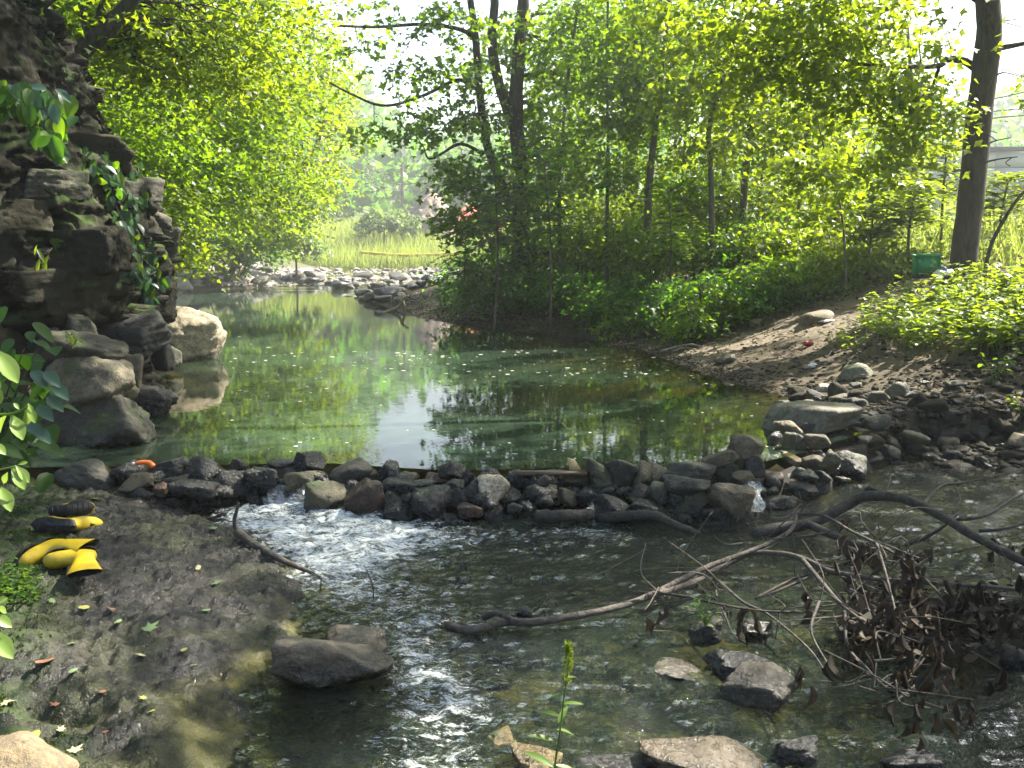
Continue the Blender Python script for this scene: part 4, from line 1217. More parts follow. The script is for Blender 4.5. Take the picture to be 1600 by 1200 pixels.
# underbrush that clothes the left slope
BR = [(190, 300, 14.2, .55, 'leaf_mid', "mid green underbrush just behind the cliff creeper"), (235, 300, 15, .55, 'leaf_bright', "sunlit underbrush above the jutting cliff block"), (270, 385, 15.5, .38, 'leaf_bright', "vivid sunlit bush at the foot of the cliff's far end"), (300, 320, 37, 1.3, 'leaf_mid', "underbrush on the slope behind the vivid bush"),
      (335, 375, 39, 1.1, 'leaf_dark', "dark underbrush above the left rubble"), (395, 385, 41, 1.0, 'leaf_dark', "dark underbrush right of the left rubble"), (240, 240, 16.5, .9, 'leaf_mid', "underbrush high on the left slope"), (300, 250, 19, 1.1, 'leaf_mid', "underbrush high on the slope below the wide bright tree"),
      (360, 260, 24, 1.3, 'leaf_mid', "deep underbrush on the left slope behind the wide bright tree"), (160, 130, 14.5, .9, 'leaf_bright', "bright underbrush behind the cliff top trunks"), (220, 130, 16, 1.1, 'leaf_mid', "underbrush filling the slope behind the forked tree"), (280, 130, 18, 1.3, 'leaf_mid', "underbrush farther up behind the forked tree"), (340, 130, 21, 1.4, 'leaf_bright', "bright underbrush at the skyline of the left slope"),
      (415, 330, 42, 1.8, 'leaf_mid', "broad underbrush on the far left bank"), (170, 50, 15, 1.0, 'leaf_mid', "underbrush behind the slim pale trunks"), (260, 40, 18, 1.5, 'leaf_mid', "underbrush at the top of the left slope")]
for i, (u_, v_, d_, r_, mt, lab) in enumerate(BR):
    c = px(u_, v_, d_)
    gz = top(c[0], c[1])
    sz = .085 if d_ < 17 else .11 if d_ < 25 else .15
    n_ = int(520 * (r_ * .1 / sz) ** 2 + 380)
    cl = [(c, (r_, r_, r_ * .8), n_)]
    for k in range(3):
        a = g.uniform(0, 6.28)
        cl.append(((c[0] + .9 * r_ * math.cos(a), c[1] + .9 * r_ * math.sin(a), c[2] + g.uniform(-.6, .5) * r_), (r_ * .75,) * 3, n_ // 2))
    bx = min(c[0] - .1, float(np.interp(c[1] + .2, LSY, LSX)) - .7)
    b_ = (bx, c[1] + .2, min(top(bx, c[1] + .2) - .1, c[2] - .2))
    tk = [([b_, ((b_[0] + c[0]) / 2 + .1, (b_[1] + c[1]) / 2, (b_[2] + c[2]) / 2), c], .03, .01), ([b_, (b_[0] + .3, b_[1], (b_[2] + c[2]) / 2), (c[0] + .5 * r_, c[1], c[2] + .3 * r_)], .025, .008)]
    tree("underbrush", lab, tk, cl, M[mt], M['bark_dark'], sz, 'oval' if i % 2 else 'maple', "underbrush on the left bank", "bush", limbs=False, loc=b_, g=g)
# pale leaved bush near the gravel on the left
c = np.array(px(462, 372, 46))
gz = top(c[0], c[1])
tree("pale_bush", "pale silvery leaved bush beside the far left gravel", [([(c[0], c[1], gz - .1), (c[0], c[1], c[2]), (c[0] + .2, c[1], c[2] + .4)], .05, .02)],
     [(tuple(c), (1.0, 1.0, .7), 700), (tuple(c + np.array([.6, 0, -.3])), (.7, .7, .5), 350), (tuple(c + np.array([-.5, 0, .3])), (.7, .7, .5), 350)], M['leaf_pale'], M['bark_grey'], .2, 'maple', None, "bush", limbs=False, g=g)
# ------------------------------------------------------------------ stones
def stone(name, label, u, v, w, h, d, mat, seed, cat="stone", group=None, ang=7.0, depth=None, roll=0.0, yaw=None, sub=3, rough=.05, z=None, strata=0.0, nplanes=14):
    """a stone whose outline fills about w x h photograph pixels round (u, v) at distance d"""
    g = np.random.default_rng(seed + 1000)
    c = PD(u, v, d)
    k = d / FPX
    W_, H_ = w * k, h * k
    sub = max(sub, 5 if w > 44 else 4) if d < 20 else sub
    dp = depth if depth else W_ * g.uniform(.75, 1.0)
    me = rock_mesh(name, (W_ * 1.06, dp, H_ * 1.08), seed, ang, sub, rough, nplanes, strata=strata)
    o = add(name, me, M[mat], loc=c, rot=(g.uniform(-.12, .12), R(roll), g.uniform(-.3, .3) if yaw is None else R(yaw)), label=label, category=cat, group=group)
    return o
# dam stones, row by row: u, v, w, h, material, roll (degrees, clockwise seen from the camera), row, hint
DS = [
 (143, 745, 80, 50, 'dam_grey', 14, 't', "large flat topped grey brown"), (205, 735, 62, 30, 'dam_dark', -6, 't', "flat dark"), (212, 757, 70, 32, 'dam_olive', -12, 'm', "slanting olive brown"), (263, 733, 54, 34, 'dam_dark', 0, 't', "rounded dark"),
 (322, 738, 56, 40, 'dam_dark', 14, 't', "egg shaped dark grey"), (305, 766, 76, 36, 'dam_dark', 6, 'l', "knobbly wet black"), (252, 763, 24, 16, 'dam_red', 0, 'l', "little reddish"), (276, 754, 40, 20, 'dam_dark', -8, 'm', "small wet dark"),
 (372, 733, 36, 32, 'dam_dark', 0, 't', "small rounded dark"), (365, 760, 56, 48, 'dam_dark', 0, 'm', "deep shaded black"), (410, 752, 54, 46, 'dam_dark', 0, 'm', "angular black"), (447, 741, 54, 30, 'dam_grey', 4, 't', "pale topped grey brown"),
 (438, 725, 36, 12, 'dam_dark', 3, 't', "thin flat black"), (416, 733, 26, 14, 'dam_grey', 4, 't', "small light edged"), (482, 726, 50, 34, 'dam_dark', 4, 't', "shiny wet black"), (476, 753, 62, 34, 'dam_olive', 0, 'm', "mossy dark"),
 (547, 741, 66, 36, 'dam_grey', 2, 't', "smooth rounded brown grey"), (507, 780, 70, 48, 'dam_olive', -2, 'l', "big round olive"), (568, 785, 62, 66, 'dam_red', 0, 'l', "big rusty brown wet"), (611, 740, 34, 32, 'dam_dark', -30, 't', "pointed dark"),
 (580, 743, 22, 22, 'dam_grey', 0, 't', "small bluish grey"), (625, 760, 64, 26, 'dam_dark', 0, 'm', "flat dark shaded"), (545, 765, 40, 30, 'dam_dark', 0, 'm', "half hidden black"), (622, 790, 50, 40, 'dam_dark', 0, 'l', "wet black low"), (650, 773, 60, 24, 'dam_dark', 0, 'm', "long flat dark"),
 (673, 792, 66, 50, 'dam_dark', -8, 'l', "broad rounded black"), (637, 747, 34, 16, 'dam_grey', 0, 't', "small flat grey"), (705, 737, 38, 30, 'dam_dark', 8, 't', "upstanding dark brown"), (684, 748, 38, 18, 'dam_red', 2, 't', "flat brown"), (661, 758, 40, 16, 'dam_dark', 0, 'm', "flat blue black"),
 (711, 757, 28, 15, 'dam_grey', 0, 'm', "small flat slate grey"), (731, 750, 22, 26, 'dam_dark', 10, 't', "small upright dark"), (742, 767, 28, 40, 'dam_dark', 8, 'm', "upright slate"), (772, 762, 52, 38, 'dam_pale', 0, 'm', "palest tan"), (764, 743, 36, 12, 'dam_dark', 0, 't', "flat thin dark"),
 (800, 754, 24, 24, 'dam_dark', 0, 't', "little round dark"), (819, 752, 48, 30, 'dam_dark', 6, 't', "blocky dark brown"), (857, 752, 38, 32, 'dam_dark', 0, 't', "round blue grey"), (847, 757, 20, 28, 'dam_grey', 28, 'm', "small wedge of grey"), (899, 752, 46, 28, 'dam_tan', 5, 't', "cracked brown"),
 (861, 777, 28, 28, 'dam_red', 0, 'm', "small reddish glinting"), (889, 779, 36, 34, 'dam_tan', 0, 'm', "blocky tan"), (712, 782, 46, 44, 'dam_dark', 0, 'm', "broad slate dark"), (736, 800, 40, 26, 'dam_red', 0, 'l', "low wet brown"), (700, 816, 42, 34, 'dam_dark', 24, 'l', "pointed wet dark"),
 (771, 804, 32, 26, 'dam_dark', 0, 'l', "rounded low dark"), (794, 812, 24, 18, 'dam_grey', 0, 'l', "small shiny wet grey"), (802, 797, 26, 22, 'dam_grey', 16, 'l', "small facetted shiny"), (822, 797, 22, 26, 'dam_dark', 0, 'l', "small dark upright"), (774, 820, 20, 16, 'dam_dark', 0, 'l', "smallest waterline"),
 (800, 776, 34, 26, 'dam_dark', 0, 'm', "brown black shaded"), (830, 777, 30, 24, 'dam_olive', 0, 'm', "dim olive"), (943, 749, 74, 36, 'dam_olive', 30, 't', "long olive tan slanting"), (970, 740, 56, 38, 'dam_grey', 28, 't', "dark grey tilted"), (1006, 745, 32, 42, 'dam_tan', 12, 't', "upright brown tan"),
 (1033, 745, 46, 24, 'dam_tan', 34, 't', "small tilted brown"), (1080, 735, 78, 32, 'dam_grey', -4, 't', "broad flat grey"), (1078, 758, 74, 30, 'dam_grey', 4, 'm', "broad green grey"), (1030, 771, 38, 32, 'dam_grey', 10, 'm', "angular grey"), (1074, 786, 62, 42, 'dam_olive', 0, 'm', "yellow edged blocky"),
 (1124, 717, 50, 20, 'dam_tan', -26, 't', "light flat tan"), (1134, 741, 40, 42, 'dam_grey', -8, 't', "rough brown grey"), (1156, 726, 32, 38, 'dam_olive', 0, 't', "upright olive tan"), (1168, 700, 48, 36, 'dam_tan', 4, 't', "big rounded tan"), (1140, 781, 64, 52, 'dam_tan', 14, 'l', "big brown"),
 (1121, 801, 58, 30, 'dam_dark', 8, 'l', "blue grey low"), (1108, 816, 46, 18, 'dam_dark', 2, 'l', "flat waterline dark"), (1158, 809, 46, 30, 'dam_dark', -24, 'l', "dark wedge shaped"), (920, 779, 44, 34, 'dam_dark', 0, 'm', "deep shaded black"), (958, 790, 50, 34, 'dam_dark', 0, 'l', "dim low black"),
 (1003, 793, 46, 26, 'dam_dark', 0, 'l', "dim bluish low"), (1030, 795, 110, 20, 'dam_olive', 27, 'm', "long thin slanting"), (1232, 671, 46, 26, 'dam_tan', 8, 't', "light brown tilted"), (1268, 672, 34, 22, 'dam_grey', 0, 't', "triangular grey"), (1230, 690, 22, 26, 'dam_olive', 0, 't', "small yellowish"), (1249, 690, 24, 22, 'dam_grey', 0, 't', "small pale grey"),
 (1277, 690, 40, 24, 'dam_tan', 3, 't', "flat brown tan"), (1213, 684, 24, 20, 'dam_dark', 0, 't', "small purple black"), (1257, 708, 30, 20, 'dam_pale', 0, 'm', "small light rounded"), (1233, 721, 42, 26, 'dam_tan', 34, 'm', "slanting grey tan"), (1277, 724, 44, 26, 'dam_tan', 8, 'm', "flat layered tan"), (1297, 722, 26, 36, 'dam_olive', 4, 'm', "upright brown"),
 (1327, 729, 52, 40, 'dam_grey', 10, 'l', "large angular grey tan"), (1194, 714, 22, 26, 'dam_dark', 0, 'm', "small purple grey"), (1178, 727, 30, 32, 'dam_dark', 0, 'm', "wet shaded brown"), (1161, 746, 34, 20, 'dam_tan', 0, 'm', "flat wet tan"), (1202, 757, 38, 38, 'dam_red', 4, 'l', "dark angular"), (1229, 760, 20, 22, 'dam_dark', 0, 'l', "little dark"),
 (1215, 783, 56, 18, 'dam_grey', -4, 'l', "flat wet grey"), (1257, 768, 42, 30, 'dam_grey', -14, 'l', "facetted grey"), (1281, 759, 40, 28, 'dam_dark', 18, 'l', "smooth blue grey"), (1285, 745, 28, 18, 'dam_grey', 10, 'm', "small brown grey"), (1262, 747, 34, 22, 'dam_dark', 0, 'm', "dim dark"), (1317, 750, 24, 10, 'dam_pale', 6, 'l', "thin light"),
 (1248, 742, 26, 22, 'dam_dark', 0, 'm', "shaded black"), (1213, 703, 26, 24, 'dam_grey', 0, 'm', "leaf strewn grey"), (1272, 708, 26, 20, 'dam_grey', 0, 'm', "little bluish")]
ORD = ["first", "second", "third", "fourth", "fifth", "sixth", "seventh", "eighth", "ninth", "tenth", "eleventh", "twelfth", "thirteenth", "fourteenth", "fifteenth", "sixteenth", "seventeenth", "eighteenth", "nineteenth", "twentieth"]
rown = {'t': "top", 'm': "middle", 'l': "bottom"}
def dam_y(u):
    # distance of the dam's front foot below pixel column u
    return float(np.interp(u, [90, 300, 500, 700, 900, 1080, 1170, 1230, 1290, 1345], [6.5, 6.55, 6.6, 6.3, 6.38, 6.28, 6.4, 6.8, 7.15, 7.7]))
third = lambda u: "left third" if u < 560 else "middle third" if u < 930 else "right third"
cnt = {}
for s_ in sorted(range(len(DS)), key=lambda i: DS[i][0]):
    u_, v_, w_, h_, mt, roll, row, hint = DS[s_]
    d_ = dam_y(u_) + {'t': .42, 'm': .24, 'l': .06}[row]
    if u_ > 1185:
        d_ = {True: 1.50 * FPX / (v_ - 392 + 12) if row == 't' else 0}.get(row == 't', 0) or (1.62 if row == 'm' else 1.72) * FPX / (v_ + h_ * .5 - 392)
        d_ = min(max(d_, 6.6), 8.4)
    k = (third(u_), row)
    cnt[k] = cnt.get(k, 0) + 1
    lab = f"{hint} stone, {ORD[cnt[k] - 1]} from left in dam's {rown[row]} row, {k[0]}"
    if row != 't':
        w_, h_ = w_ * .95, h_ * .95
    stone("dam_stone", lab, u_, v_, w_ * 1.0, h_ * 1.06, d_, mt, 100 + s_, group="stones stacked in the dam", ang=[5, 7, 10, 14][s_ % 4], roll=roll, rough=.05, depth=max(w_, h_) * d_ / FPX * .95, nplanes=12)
# unseen heart of the dam: packed smaller stones that show only in the gaps
g = np.random.default_rng(31)
for i in range(120):
    u_ = g.uniform(120, 1330)
    d_ = dam_y(u_) + g.uniform(.1, .45)
    x = (u_ - 800) / FPX * d_
    zz = g.uniform(-.02, .1 + .25 * (d_ - dam_y(u_)))
    o = add("packing_stone", rock_mesh("packing_stone", g.uniform(.09, .2, 3) * np.array([1.1, 1, .75]), 300 + i % 9, 7, 2), M['dam_dark'], loc=(x, d_, zz), rot=tuple(g.uniform(-.5, .5, 3)),
            label=f"small black packing stone in the dam's {third(u_)}, {['low at the water', 'halfway up', 'just under the top'][0 if zz < .04 else 1 if zz < .11 else 2]}", category="stone", group="packing stones in the dam")

# big slab at the right end of the dam
stone("slab_boulder", "huge grey green slab boulder sloping into the pool at the dam's right end", 1262, 662, 165, 62, 8.35, 'boulder_grey', 51, "boulder", ang=9, depth=.75, roll=-6, yaw=-8, sub=4, rough=.04)
# pale boulder in the sun, below the cliff
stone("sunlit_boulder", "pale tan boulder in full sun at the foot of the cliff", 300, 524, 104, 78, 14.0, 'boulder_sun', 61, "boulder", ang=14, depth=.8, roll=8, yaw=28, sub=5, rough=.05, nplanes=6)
stone("low_boulder", "low brown boulder in shade between the sunlit boulder and the cliff", 262, 556, 40, 30, 12.6, 'cliff_mid', 65, "boulder", ang=10)
# blocks fallen or jutting at the foot of the cliff
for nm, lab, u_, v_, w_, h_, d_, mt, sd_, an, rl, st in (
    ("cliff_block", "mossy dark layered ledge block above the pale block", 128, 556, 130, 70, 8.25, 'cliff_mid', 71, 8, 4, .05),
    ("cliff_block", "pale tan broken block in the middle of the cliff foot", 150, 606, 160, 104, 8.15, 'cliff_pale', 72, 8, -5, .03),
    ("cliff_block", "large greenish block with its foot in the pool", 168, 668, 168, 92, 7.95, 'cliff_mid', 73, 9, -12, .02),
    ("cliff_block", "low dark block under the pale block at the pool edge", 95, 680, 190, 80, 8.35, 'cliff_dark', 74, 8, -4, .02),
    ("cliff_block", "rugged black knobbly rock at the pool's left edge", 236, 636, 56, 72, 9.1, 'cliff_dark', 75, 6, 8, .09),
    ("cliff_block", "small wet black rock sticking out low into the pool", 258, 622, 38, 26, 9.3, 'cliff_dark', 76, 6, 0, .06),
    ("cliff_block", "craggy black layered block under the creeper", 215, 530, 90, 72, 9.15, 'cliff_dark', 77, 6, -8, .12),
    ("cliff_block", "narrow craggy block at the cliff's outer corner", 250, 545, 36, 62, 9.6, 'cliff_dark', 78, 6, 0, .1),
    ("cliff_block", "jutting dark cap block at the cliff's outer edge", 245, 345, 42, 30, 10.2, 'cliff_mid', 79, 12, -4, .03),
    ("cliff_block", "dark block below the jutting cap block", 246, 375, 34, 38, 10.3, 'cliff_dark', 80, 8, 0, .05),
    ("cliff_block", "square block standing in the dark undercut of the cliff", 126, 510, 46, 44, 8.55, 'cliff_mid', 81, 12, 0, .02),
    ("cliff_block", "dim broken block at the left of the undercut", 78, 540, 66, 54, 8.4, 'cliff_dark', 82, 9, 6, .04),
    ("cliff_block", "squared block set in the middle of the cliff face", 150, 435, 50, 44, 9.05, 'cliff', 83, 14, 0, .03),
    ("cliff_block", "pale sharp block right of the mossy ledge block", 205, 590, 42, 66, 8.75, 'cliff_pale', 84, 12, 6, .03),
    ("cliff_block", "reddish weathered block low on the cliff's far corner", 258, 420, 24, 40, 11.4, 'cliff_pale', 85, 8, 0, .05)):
    stone(nm, lab, u_, v_, w_, h_, d_, mt, sd_, "rock", "blocks at the foot of the cliff", an, roll=rl, yaw=-25 if w_ > 100 else None, sub=5 if w_ > 85 else 4, rough=.07, strata=st, depth=w_ * d_ / FPX * .85)
# broken blocks of the cliff face, in rough courses
g = np.random.default_rng(77)
for v0 in (240, 292, 345, 398, 448):
    u_ = -10.0
    while u_ < 250:
        w_ = g.uniform(44, 125)
        h_ = g.uniform(40, 66)
        uc, vc = u_ + w_ / 2, v0 + g.normal() * 7
        u_ += w_ * g.uniform(.85, 1.25)
        q = hit(uc, vc, ('cliff',))
        if q is None or q[0][1] > 11.5 or g.random() < .18:
            continue
        k = q[0][1] / FPX
        nr = q[1]
        yaw = math.atan2(nr[0], -nr[1])
        dp = g.uniform(.28, .5)
        me = rock_mesh("rock_block", (w_ * k * 1.12, dp, h_ * k * 1.1), int(500 + uc * 3 + v0), [11, 13, 15][int(uc) % 3], 5 if w_ > 58 else 4, .06, 4, strata=.03)
        hn = unit(np.array([nr[0], nr[1], 0]))
        add("rock_block", me, M[['cliff', 'cliff', 'cliff_mid', 'cliff'][int(uc + v0) % 4]], cliff, loc=q[0] - hn * dp * g.uniform(.36, .50), rot=(g.normal() * .04, g.normal() * .04, yaw + g.normal() * .10))
# rocks standing in the stream
for nm, lab, u_, v_, w_, h_, d_, mt, sd_, an, rl, dp in (
    ("stream_rock", "large flat grey brown rock in the rapids beside the bedrock", 528, 1034, 172, 92, 4.62, 'stream_rock', 91, 10, 3, .40),
    ("stream_rock", "rounded upper piece resting on the large flat stream rock", 556, 1008, 100, 52, 4.72, 'stream_rock', 92, 7, 4, .26),
    ("stream_rock", "cracked tan stream rock, front one of the pair by the dead branch", 1187, 1072, 128, 52, 4.28, 'dam_tan', 93, 9, -4, .22),
    ("stream_rock", "dark flat stream rock, rear one of the pair by the dead branch", 1155, 1040, 104, 36, 4.5, 'dam_dark', 94, 7, 3, .22),
    ("stream_rock", "broad tan rock awash at the bottom of the stream", 1105, 1192, 215, 58, 3.72, 'awash', 95, 5, 2, .34),
    ("stream_rock", "yellow brown algae covered rock in the lower rapids", 785, 1156, 60, 26, 3.95, 'algae_rock', 96, 6, 0, .15),
    ("stream_rock", "algae covered rock beside the goldenrod stem", 838, 1190, 84, 44, 3.8, 'algae_rock', 97, 6, 0, .18),
    ("stream_rock", "tiny black rock poking out of the middle of the rapids", 722, 908, 28, 16, 5.35, 'dam_dark', 98, 7, 0, None),
    ("stream_rock", "small dark rock behind the dead branch's thin end", 820, 958, 26, 22, 5.0, 'dam_dark', 99, 7, 0, None),
    ("stream_rock", "brown rock just under the water left of the branch pair", 1060, 1046, 80, 14, 4.42, 'stream_rock', 101, 6, 0, .2),
    ("stream_rock", "small rounded grey rock under the dead leaves", 1180, 984, 46, 28, 4.85, 'dam_grey', 102, 6, 0, None),
    ("stream_rock", "mossy dark rock left of the rounded grey rock", 1102, 986, 52, 40, 4.8, 'dam_olive', 103, 7, 0, None),
    ("stream_rock", "dark rock at the very bottom edge right of the goldenrod", 962, 1194, 130, 20, 3.78, 'dam_dark', 104, 6, 0, .2),
    ("stream_rock", "dark rock half awash at the lower right corner", 1420, 1185, 90, 22, 3.8, 'dam_dark', 105, 6, 0, .15),
    ("stream_rock", "dark rock in the shade of the dead leaves by the right edge", 1575, 1020, 70, 34, 4.6, 'dam_dark', 106, 7, 0, None),
    ("stream_rock", "small dark dripping rock debris below the tan awash rock's right end", 1245, 1172, 70, 40, 3.85, 'dam_dark', 107, 6, 0, .15)):
    q = PZ(u_, v_ + h_ * .38, -.1 if v_ > 1100 else -.02)
    d_ = q[1] + (dp or w_ * q[1] / FPX * .85) * .42
    stone(nm, lab, u_, v_, w_, h_, d_, mt, sd_, "rock", "rocks standing in the stream", an, roll=rl, sub=4, rough=.06, depth=dp, yaw=0)
stone("corner_rock", "sunlit cream coloured rock in the lower left corner", 20, 1204, 170, 74, 2.92, 'corner_rock', 108, "rock", None, 6, depth=.45, roll=9, yaw=0, sub=4, rough=.03)

# ---- cobbles of the right gravel bank
g = np.random.default_rng(33)
protos = [rock_mesh("cobble", (1, g.uniform(.7, .95), g.uniform(.5, .75)), 400 + i, [5, 7, 9, 12][i % 4], 3, .05, 12) for i in range(12)]
cm = ['cobble', 'dam_grey', 'cobble', 'dam_olive', 'dam_dark', 'cobble']
protom = []
for i in range(24):
    me = protos[i % 12].copy()
    me.materials.append(M[cm[i % 6]])
    protom.append(me)
NAMED = [(1340, 580, 46, 24, "pale flat stone lying in the leaf litter above the pool", 'boulder_grey'), (1132, 562, 30, 16, "greenish stone at the pool's right edge", 'dam_olive'), (1402, 612, 40, 30, "square mossy stone at the top of the cobbles", 'dam_olive'),
         (1435, 625, 34, 26, "dark rounded stone beside the square mossy stone", 'cobble'), (1332, 632, 30, 22, "smooth light stone behind the slab boulder", 'dam_grey'), (1370, 660, 46, 26, "grey slanting stone right of the slab boulder", 'dam_grey'), (1390, 690, 40, 20, "flat stone at the outlet's far edge", 'cobble'),
         (1480, 692, 30, 20, "yellowish stone among the cobbles", 'dam_tan'), (1595, 690, 50, 26, "flat tan stone at the right edge of the cobbles", 'dam_tan'), (1440, 706, 60, 14, "long flat slate at the outlet edge", 'cobble'), (1308, 612, 30, 30, "leaning slab stone behind the slab boulder", 'cobble'), (1350, 690, 26, 18, "small wet stone in the outlet", 'dam_grey'),
         (1228, 634, 34, 14, "flat wet stone at the pool's near right corner", 'dam_grey'), (1258, 632, 26, 14, "light stone touching the slab boulder's back", 'dam_tan'), (1390, 712, 30, 14, "flat dark stone in the middle of the outlet", 'dam_dark'), (1290, 607, 24, 14, "shiny pale stone by the litter edge", 'dam_pale'), (1275, 497, 50, 22, "flat tan stone slab lying beside the earth path", 'dam_tan'),
         (1180, 505, 20, 12, "small stone low on the earth path", 'dam_tan')]
for i, (u_, v_, w_, h_, lab, mt) in enumerate(NAMED):
    p = hit(u_, v_ + h_ * .3, ('ground',))
    d_ = p[0][1]
    k = d_ / FPX
    o = add("bank_stone", rock_mesh("bank_stone", (w_ * k * 1.05, w_ * k * .8, h_ * k * 1.25), 440 + i, 8, 3, .05), M[mt], loc=p[0] + np.array([0, 0, h_ * k * .2]), rot=(0, R(g.uniform(-8, 8)), g.uniform(-.3, .3)), label=lab, category="stone", group="larger stones on the right bank")
n_c, tries = 0, 0
while n_c < 215 and tries < 5000:
    tries += 1
    u_ = g.uniform(1225, 1640)
    v_ = 745 - 145 * g.random() ** 1.3 if g.random() < .8 else g.uniform(600, 800)
    if u_ < 1350 and v_ > 690:
        continue
    p = hit(u_, v_, ('ground',))
    if p is None or p[0][1] > 11.5:
        continue
    r_, l_ = shore(np.array([p[0][0]]), np.array([p[0][1]]))
    if r_[0] < -.55 or r_[0] > 1.9:
        continue
    s_ = float(np.clip(g.lognormal(-2.15, .45), .05, .30)) * (1.0 if r_[0] < 1.2 else .75)
    o = bpy.data.objects.new("cobble", protom[g.integers(24)])
    COL.objects.link(o)
    o.location = p[0] + np.array([0, 0, s_ * .1])
    o.scale = (s_,) * 3
    o.rotation_euler = (g.uniform(-.25, .25), g.uniform(-.25, .25), g.uniform(0, 6.28))
    tone_ = {'cobble': "brown", 'dam_grey': "grey", 'dam_olive': "olive", 'dam_dark': "black"}[o.data.materials[0].name.replace("stone_dark_wet", "dam_dark").replace("stone_grey", "dam_grey").replace("stone_olive", "dam_olive")]
    size_ = "small" if s_ < .10 else "fist sized" if s_ < .16 else "large"
    zone_ = "at the water's edge" if r_[0] < .15 else "in the middle of the gravel bank" if r_[0] < .9 else "at the upper edge of the gravel"
    side_ = "near the slab boulder" if u_ < 1420 else "below the ground cover" if u_ < 1530 else "by the right edge"
    o["label"], o["category"], o["group"] = f"{size_} {tone_} cobble {zone_} {side_}", "cobble", "cobbles of the right gravel bank"
    n_c += 1
def scatter(mb, pts, sizes, g, proto):
    V, T = proto
    n = len(pts)
    a = g.uniform(0, 6.28, n)
    q = V[None] * (sizes[:, None] * g.uniform(.6, 1.1, (n, 3)) * np.array([1, 1, .7]))[:, None, :]
    c, s = np.cos(a)[:, None], np.sin(a)[:, None]
    W_ = np.stack([q[:, :, 0] * c - q[:, :, 1] * s, q[:, :, 0] * s + q[:, :, 1] * c, q[:, :, 2]], 2) + pts[:, None, :]
    mb.add(W_.reshape(-1, 3), (T[None] + (np.arange(n) * len(V))[:, None, None]).reshape(-1, 3))
Vp = ICO[1][0] * (1 + .25 * vnoise(ICO[1][0] * 1.7, 88))[:, None]
mb = MB()
x, y = g.uniform(1.0, 6.6, 9000), g.uniform(7.0, 12.0, 9000)
r_, l_ = shore(x, y)
k = (r_ > -.4) & (r_ < 2.4) & (g.random(9000) < np.clip(1.25 - np.abs(r_ - .3) * .45, .1, 1)) & ((y < 10.2) | (g.random(9000) < .2))
x, y = x[k], y[k]
scatter(mb, np.stack([x, y, land(x, y)], 1), g.uniform(.014, .05, len(x)), g, (Vp, ICO[1][1]))
add("gravel", mb.mesh("gravel"), M['cobble'], kind="stuff", label="small gravel between the cobbles of the right bank", category="gravel")
# stones lying on the stream bed, seen through the water
g = np.random.default_rng(34)
mb = MB()
bx_, by_ = g.uniform(-1.0, 6.0, 700), g.uniform(2.7, 6.6, 700)
V3 = ICO[2][0] * (1 + .16 * vnoise(ICO[2][0] * 1.5, 87))[:, None]
bz_ = land(bx_, by_)
scatter(mb, np.stack([bx_, by_, bz_ + .0], 1), .03 + .10 * g.random(700) ** 2.2, g, (V3, ICO[2][1]))
add("bed_stones", mb.mesh("bed_stones"), M['dam_olive'], kind="stuff", label="small stones on the stream bed under the water", category="stones")
# pebbles and clods along the pool's right margin
mb = MB()
y = g.uniform(10.5, 34, 7000)
x = np.interp(y, RSY, RSX) + g.exponential(.35, 7000) - .12
z = land(x, y)
scatter(mb, np.stack([x, y, z], 1), g.uniform(.008, .03, 7000) * (1 + (y > 18) * .9), g, (Vp, ICO[1][1]))
add("shore_gravel", mb.mesh("shore_gravel"), M['cobble'], kind="stuff", label="pebbles and clods along the pool's right margin", category="gravel")
# ---- stones at the tip of the right bank and in the riffle upstream
def far_stones(n, ur, vr, sr, name, label, group, mats, seed, zoff=.25):
    g = np.random.default_rng(seed)
    for i in range(n):
        u_, v_ = g.uniform(*ur), g.uniform(*vr)
        p = hit(u_, v_, ('ground',))
        if p is None:
            continue
        s_ = g.uniform(*sr) * (1 if g.random() < .8 else 1.5)
        me = protos[g.integers(12)]
        key = (me.name, mats[i % len(mats)])
        if key not in FARM:
            c = me.copy()
            c.materials.clear()
            c.materials.append(M[key[1]])
            FARM[key] = c
        o = bpy.data.objects.new(name, FARM[key])
        COL.objects.link(o)
        o.location = p[0] + np.array([0, 0, s_ * zoff])
        o.scale = (s_, s_, s_ * .85)
        o.rotation_euler = (g.uniform(-.2, .2), g.uniform(-.2, .2), g.uniform(0, 6.28))
        side = ["leftmost stretch", "left stretch", "middle stretch", "right stretch", "rightmost stretch"][min(4, int(5 * (u_ - ur[0]) / (ur[1] - ur[0])))]
        rowd = "far row" if v_ < vr[0] + (vr[1] - vr[0]) / 3 else "middle row" if v_ < vr[0] + (vr[1] - vr[0]) * 2 / 3 else "near row"
        o["label"], o["category"], o["group"] = f"{label}, {side}, {rowd}", "stone", group
FARM = {}
far_stones(150, (380, 700), (422, 441), (.2, .5), "river_stone", "dry pale stone on the far gravel bar upstream", "stones of the far gravel bar", ['far_stone'], 35, .15)
far_stones(40, (430, 680), (437, 456), (.3, .7), "riffle_stone", "dark stone standing in the bright riffle upstream", "stones in the riffle", ['dam_grey', 'dam_dark'], 36, .22)
far_stones(34, (265, 420), (408, 452), (.3, .9), "rubble_stone", "angular stone in the rubble on the far left shore", "rubble on the far left shore", ['dam_grey', 'far_stone', 'dam_tan'], 37, .2)
far_stones(16, (566, 640), (462, 474), (.3, .7), "point_stone", "dark green stone heaped at the tip of the right bank", "stones at the tip of the right bank", ['dam_olive', 'dam_dark'], 38, .2)
mb = MB()
pu, pv = g.uniform(300, 720, 5200), g.uniform(419, 447, 5200)
P = []
for a, b_ in zip(pu, pv):
    q = hit(a, b_, ('ground',))
    if q is not None and 34 < q[0][1] < 72:
        P.append(q[0])
P = np.array(P)
scatter(mb, P, g.uniform(.06, .2, len(P)), g, (Vp, ICO[1][1]))
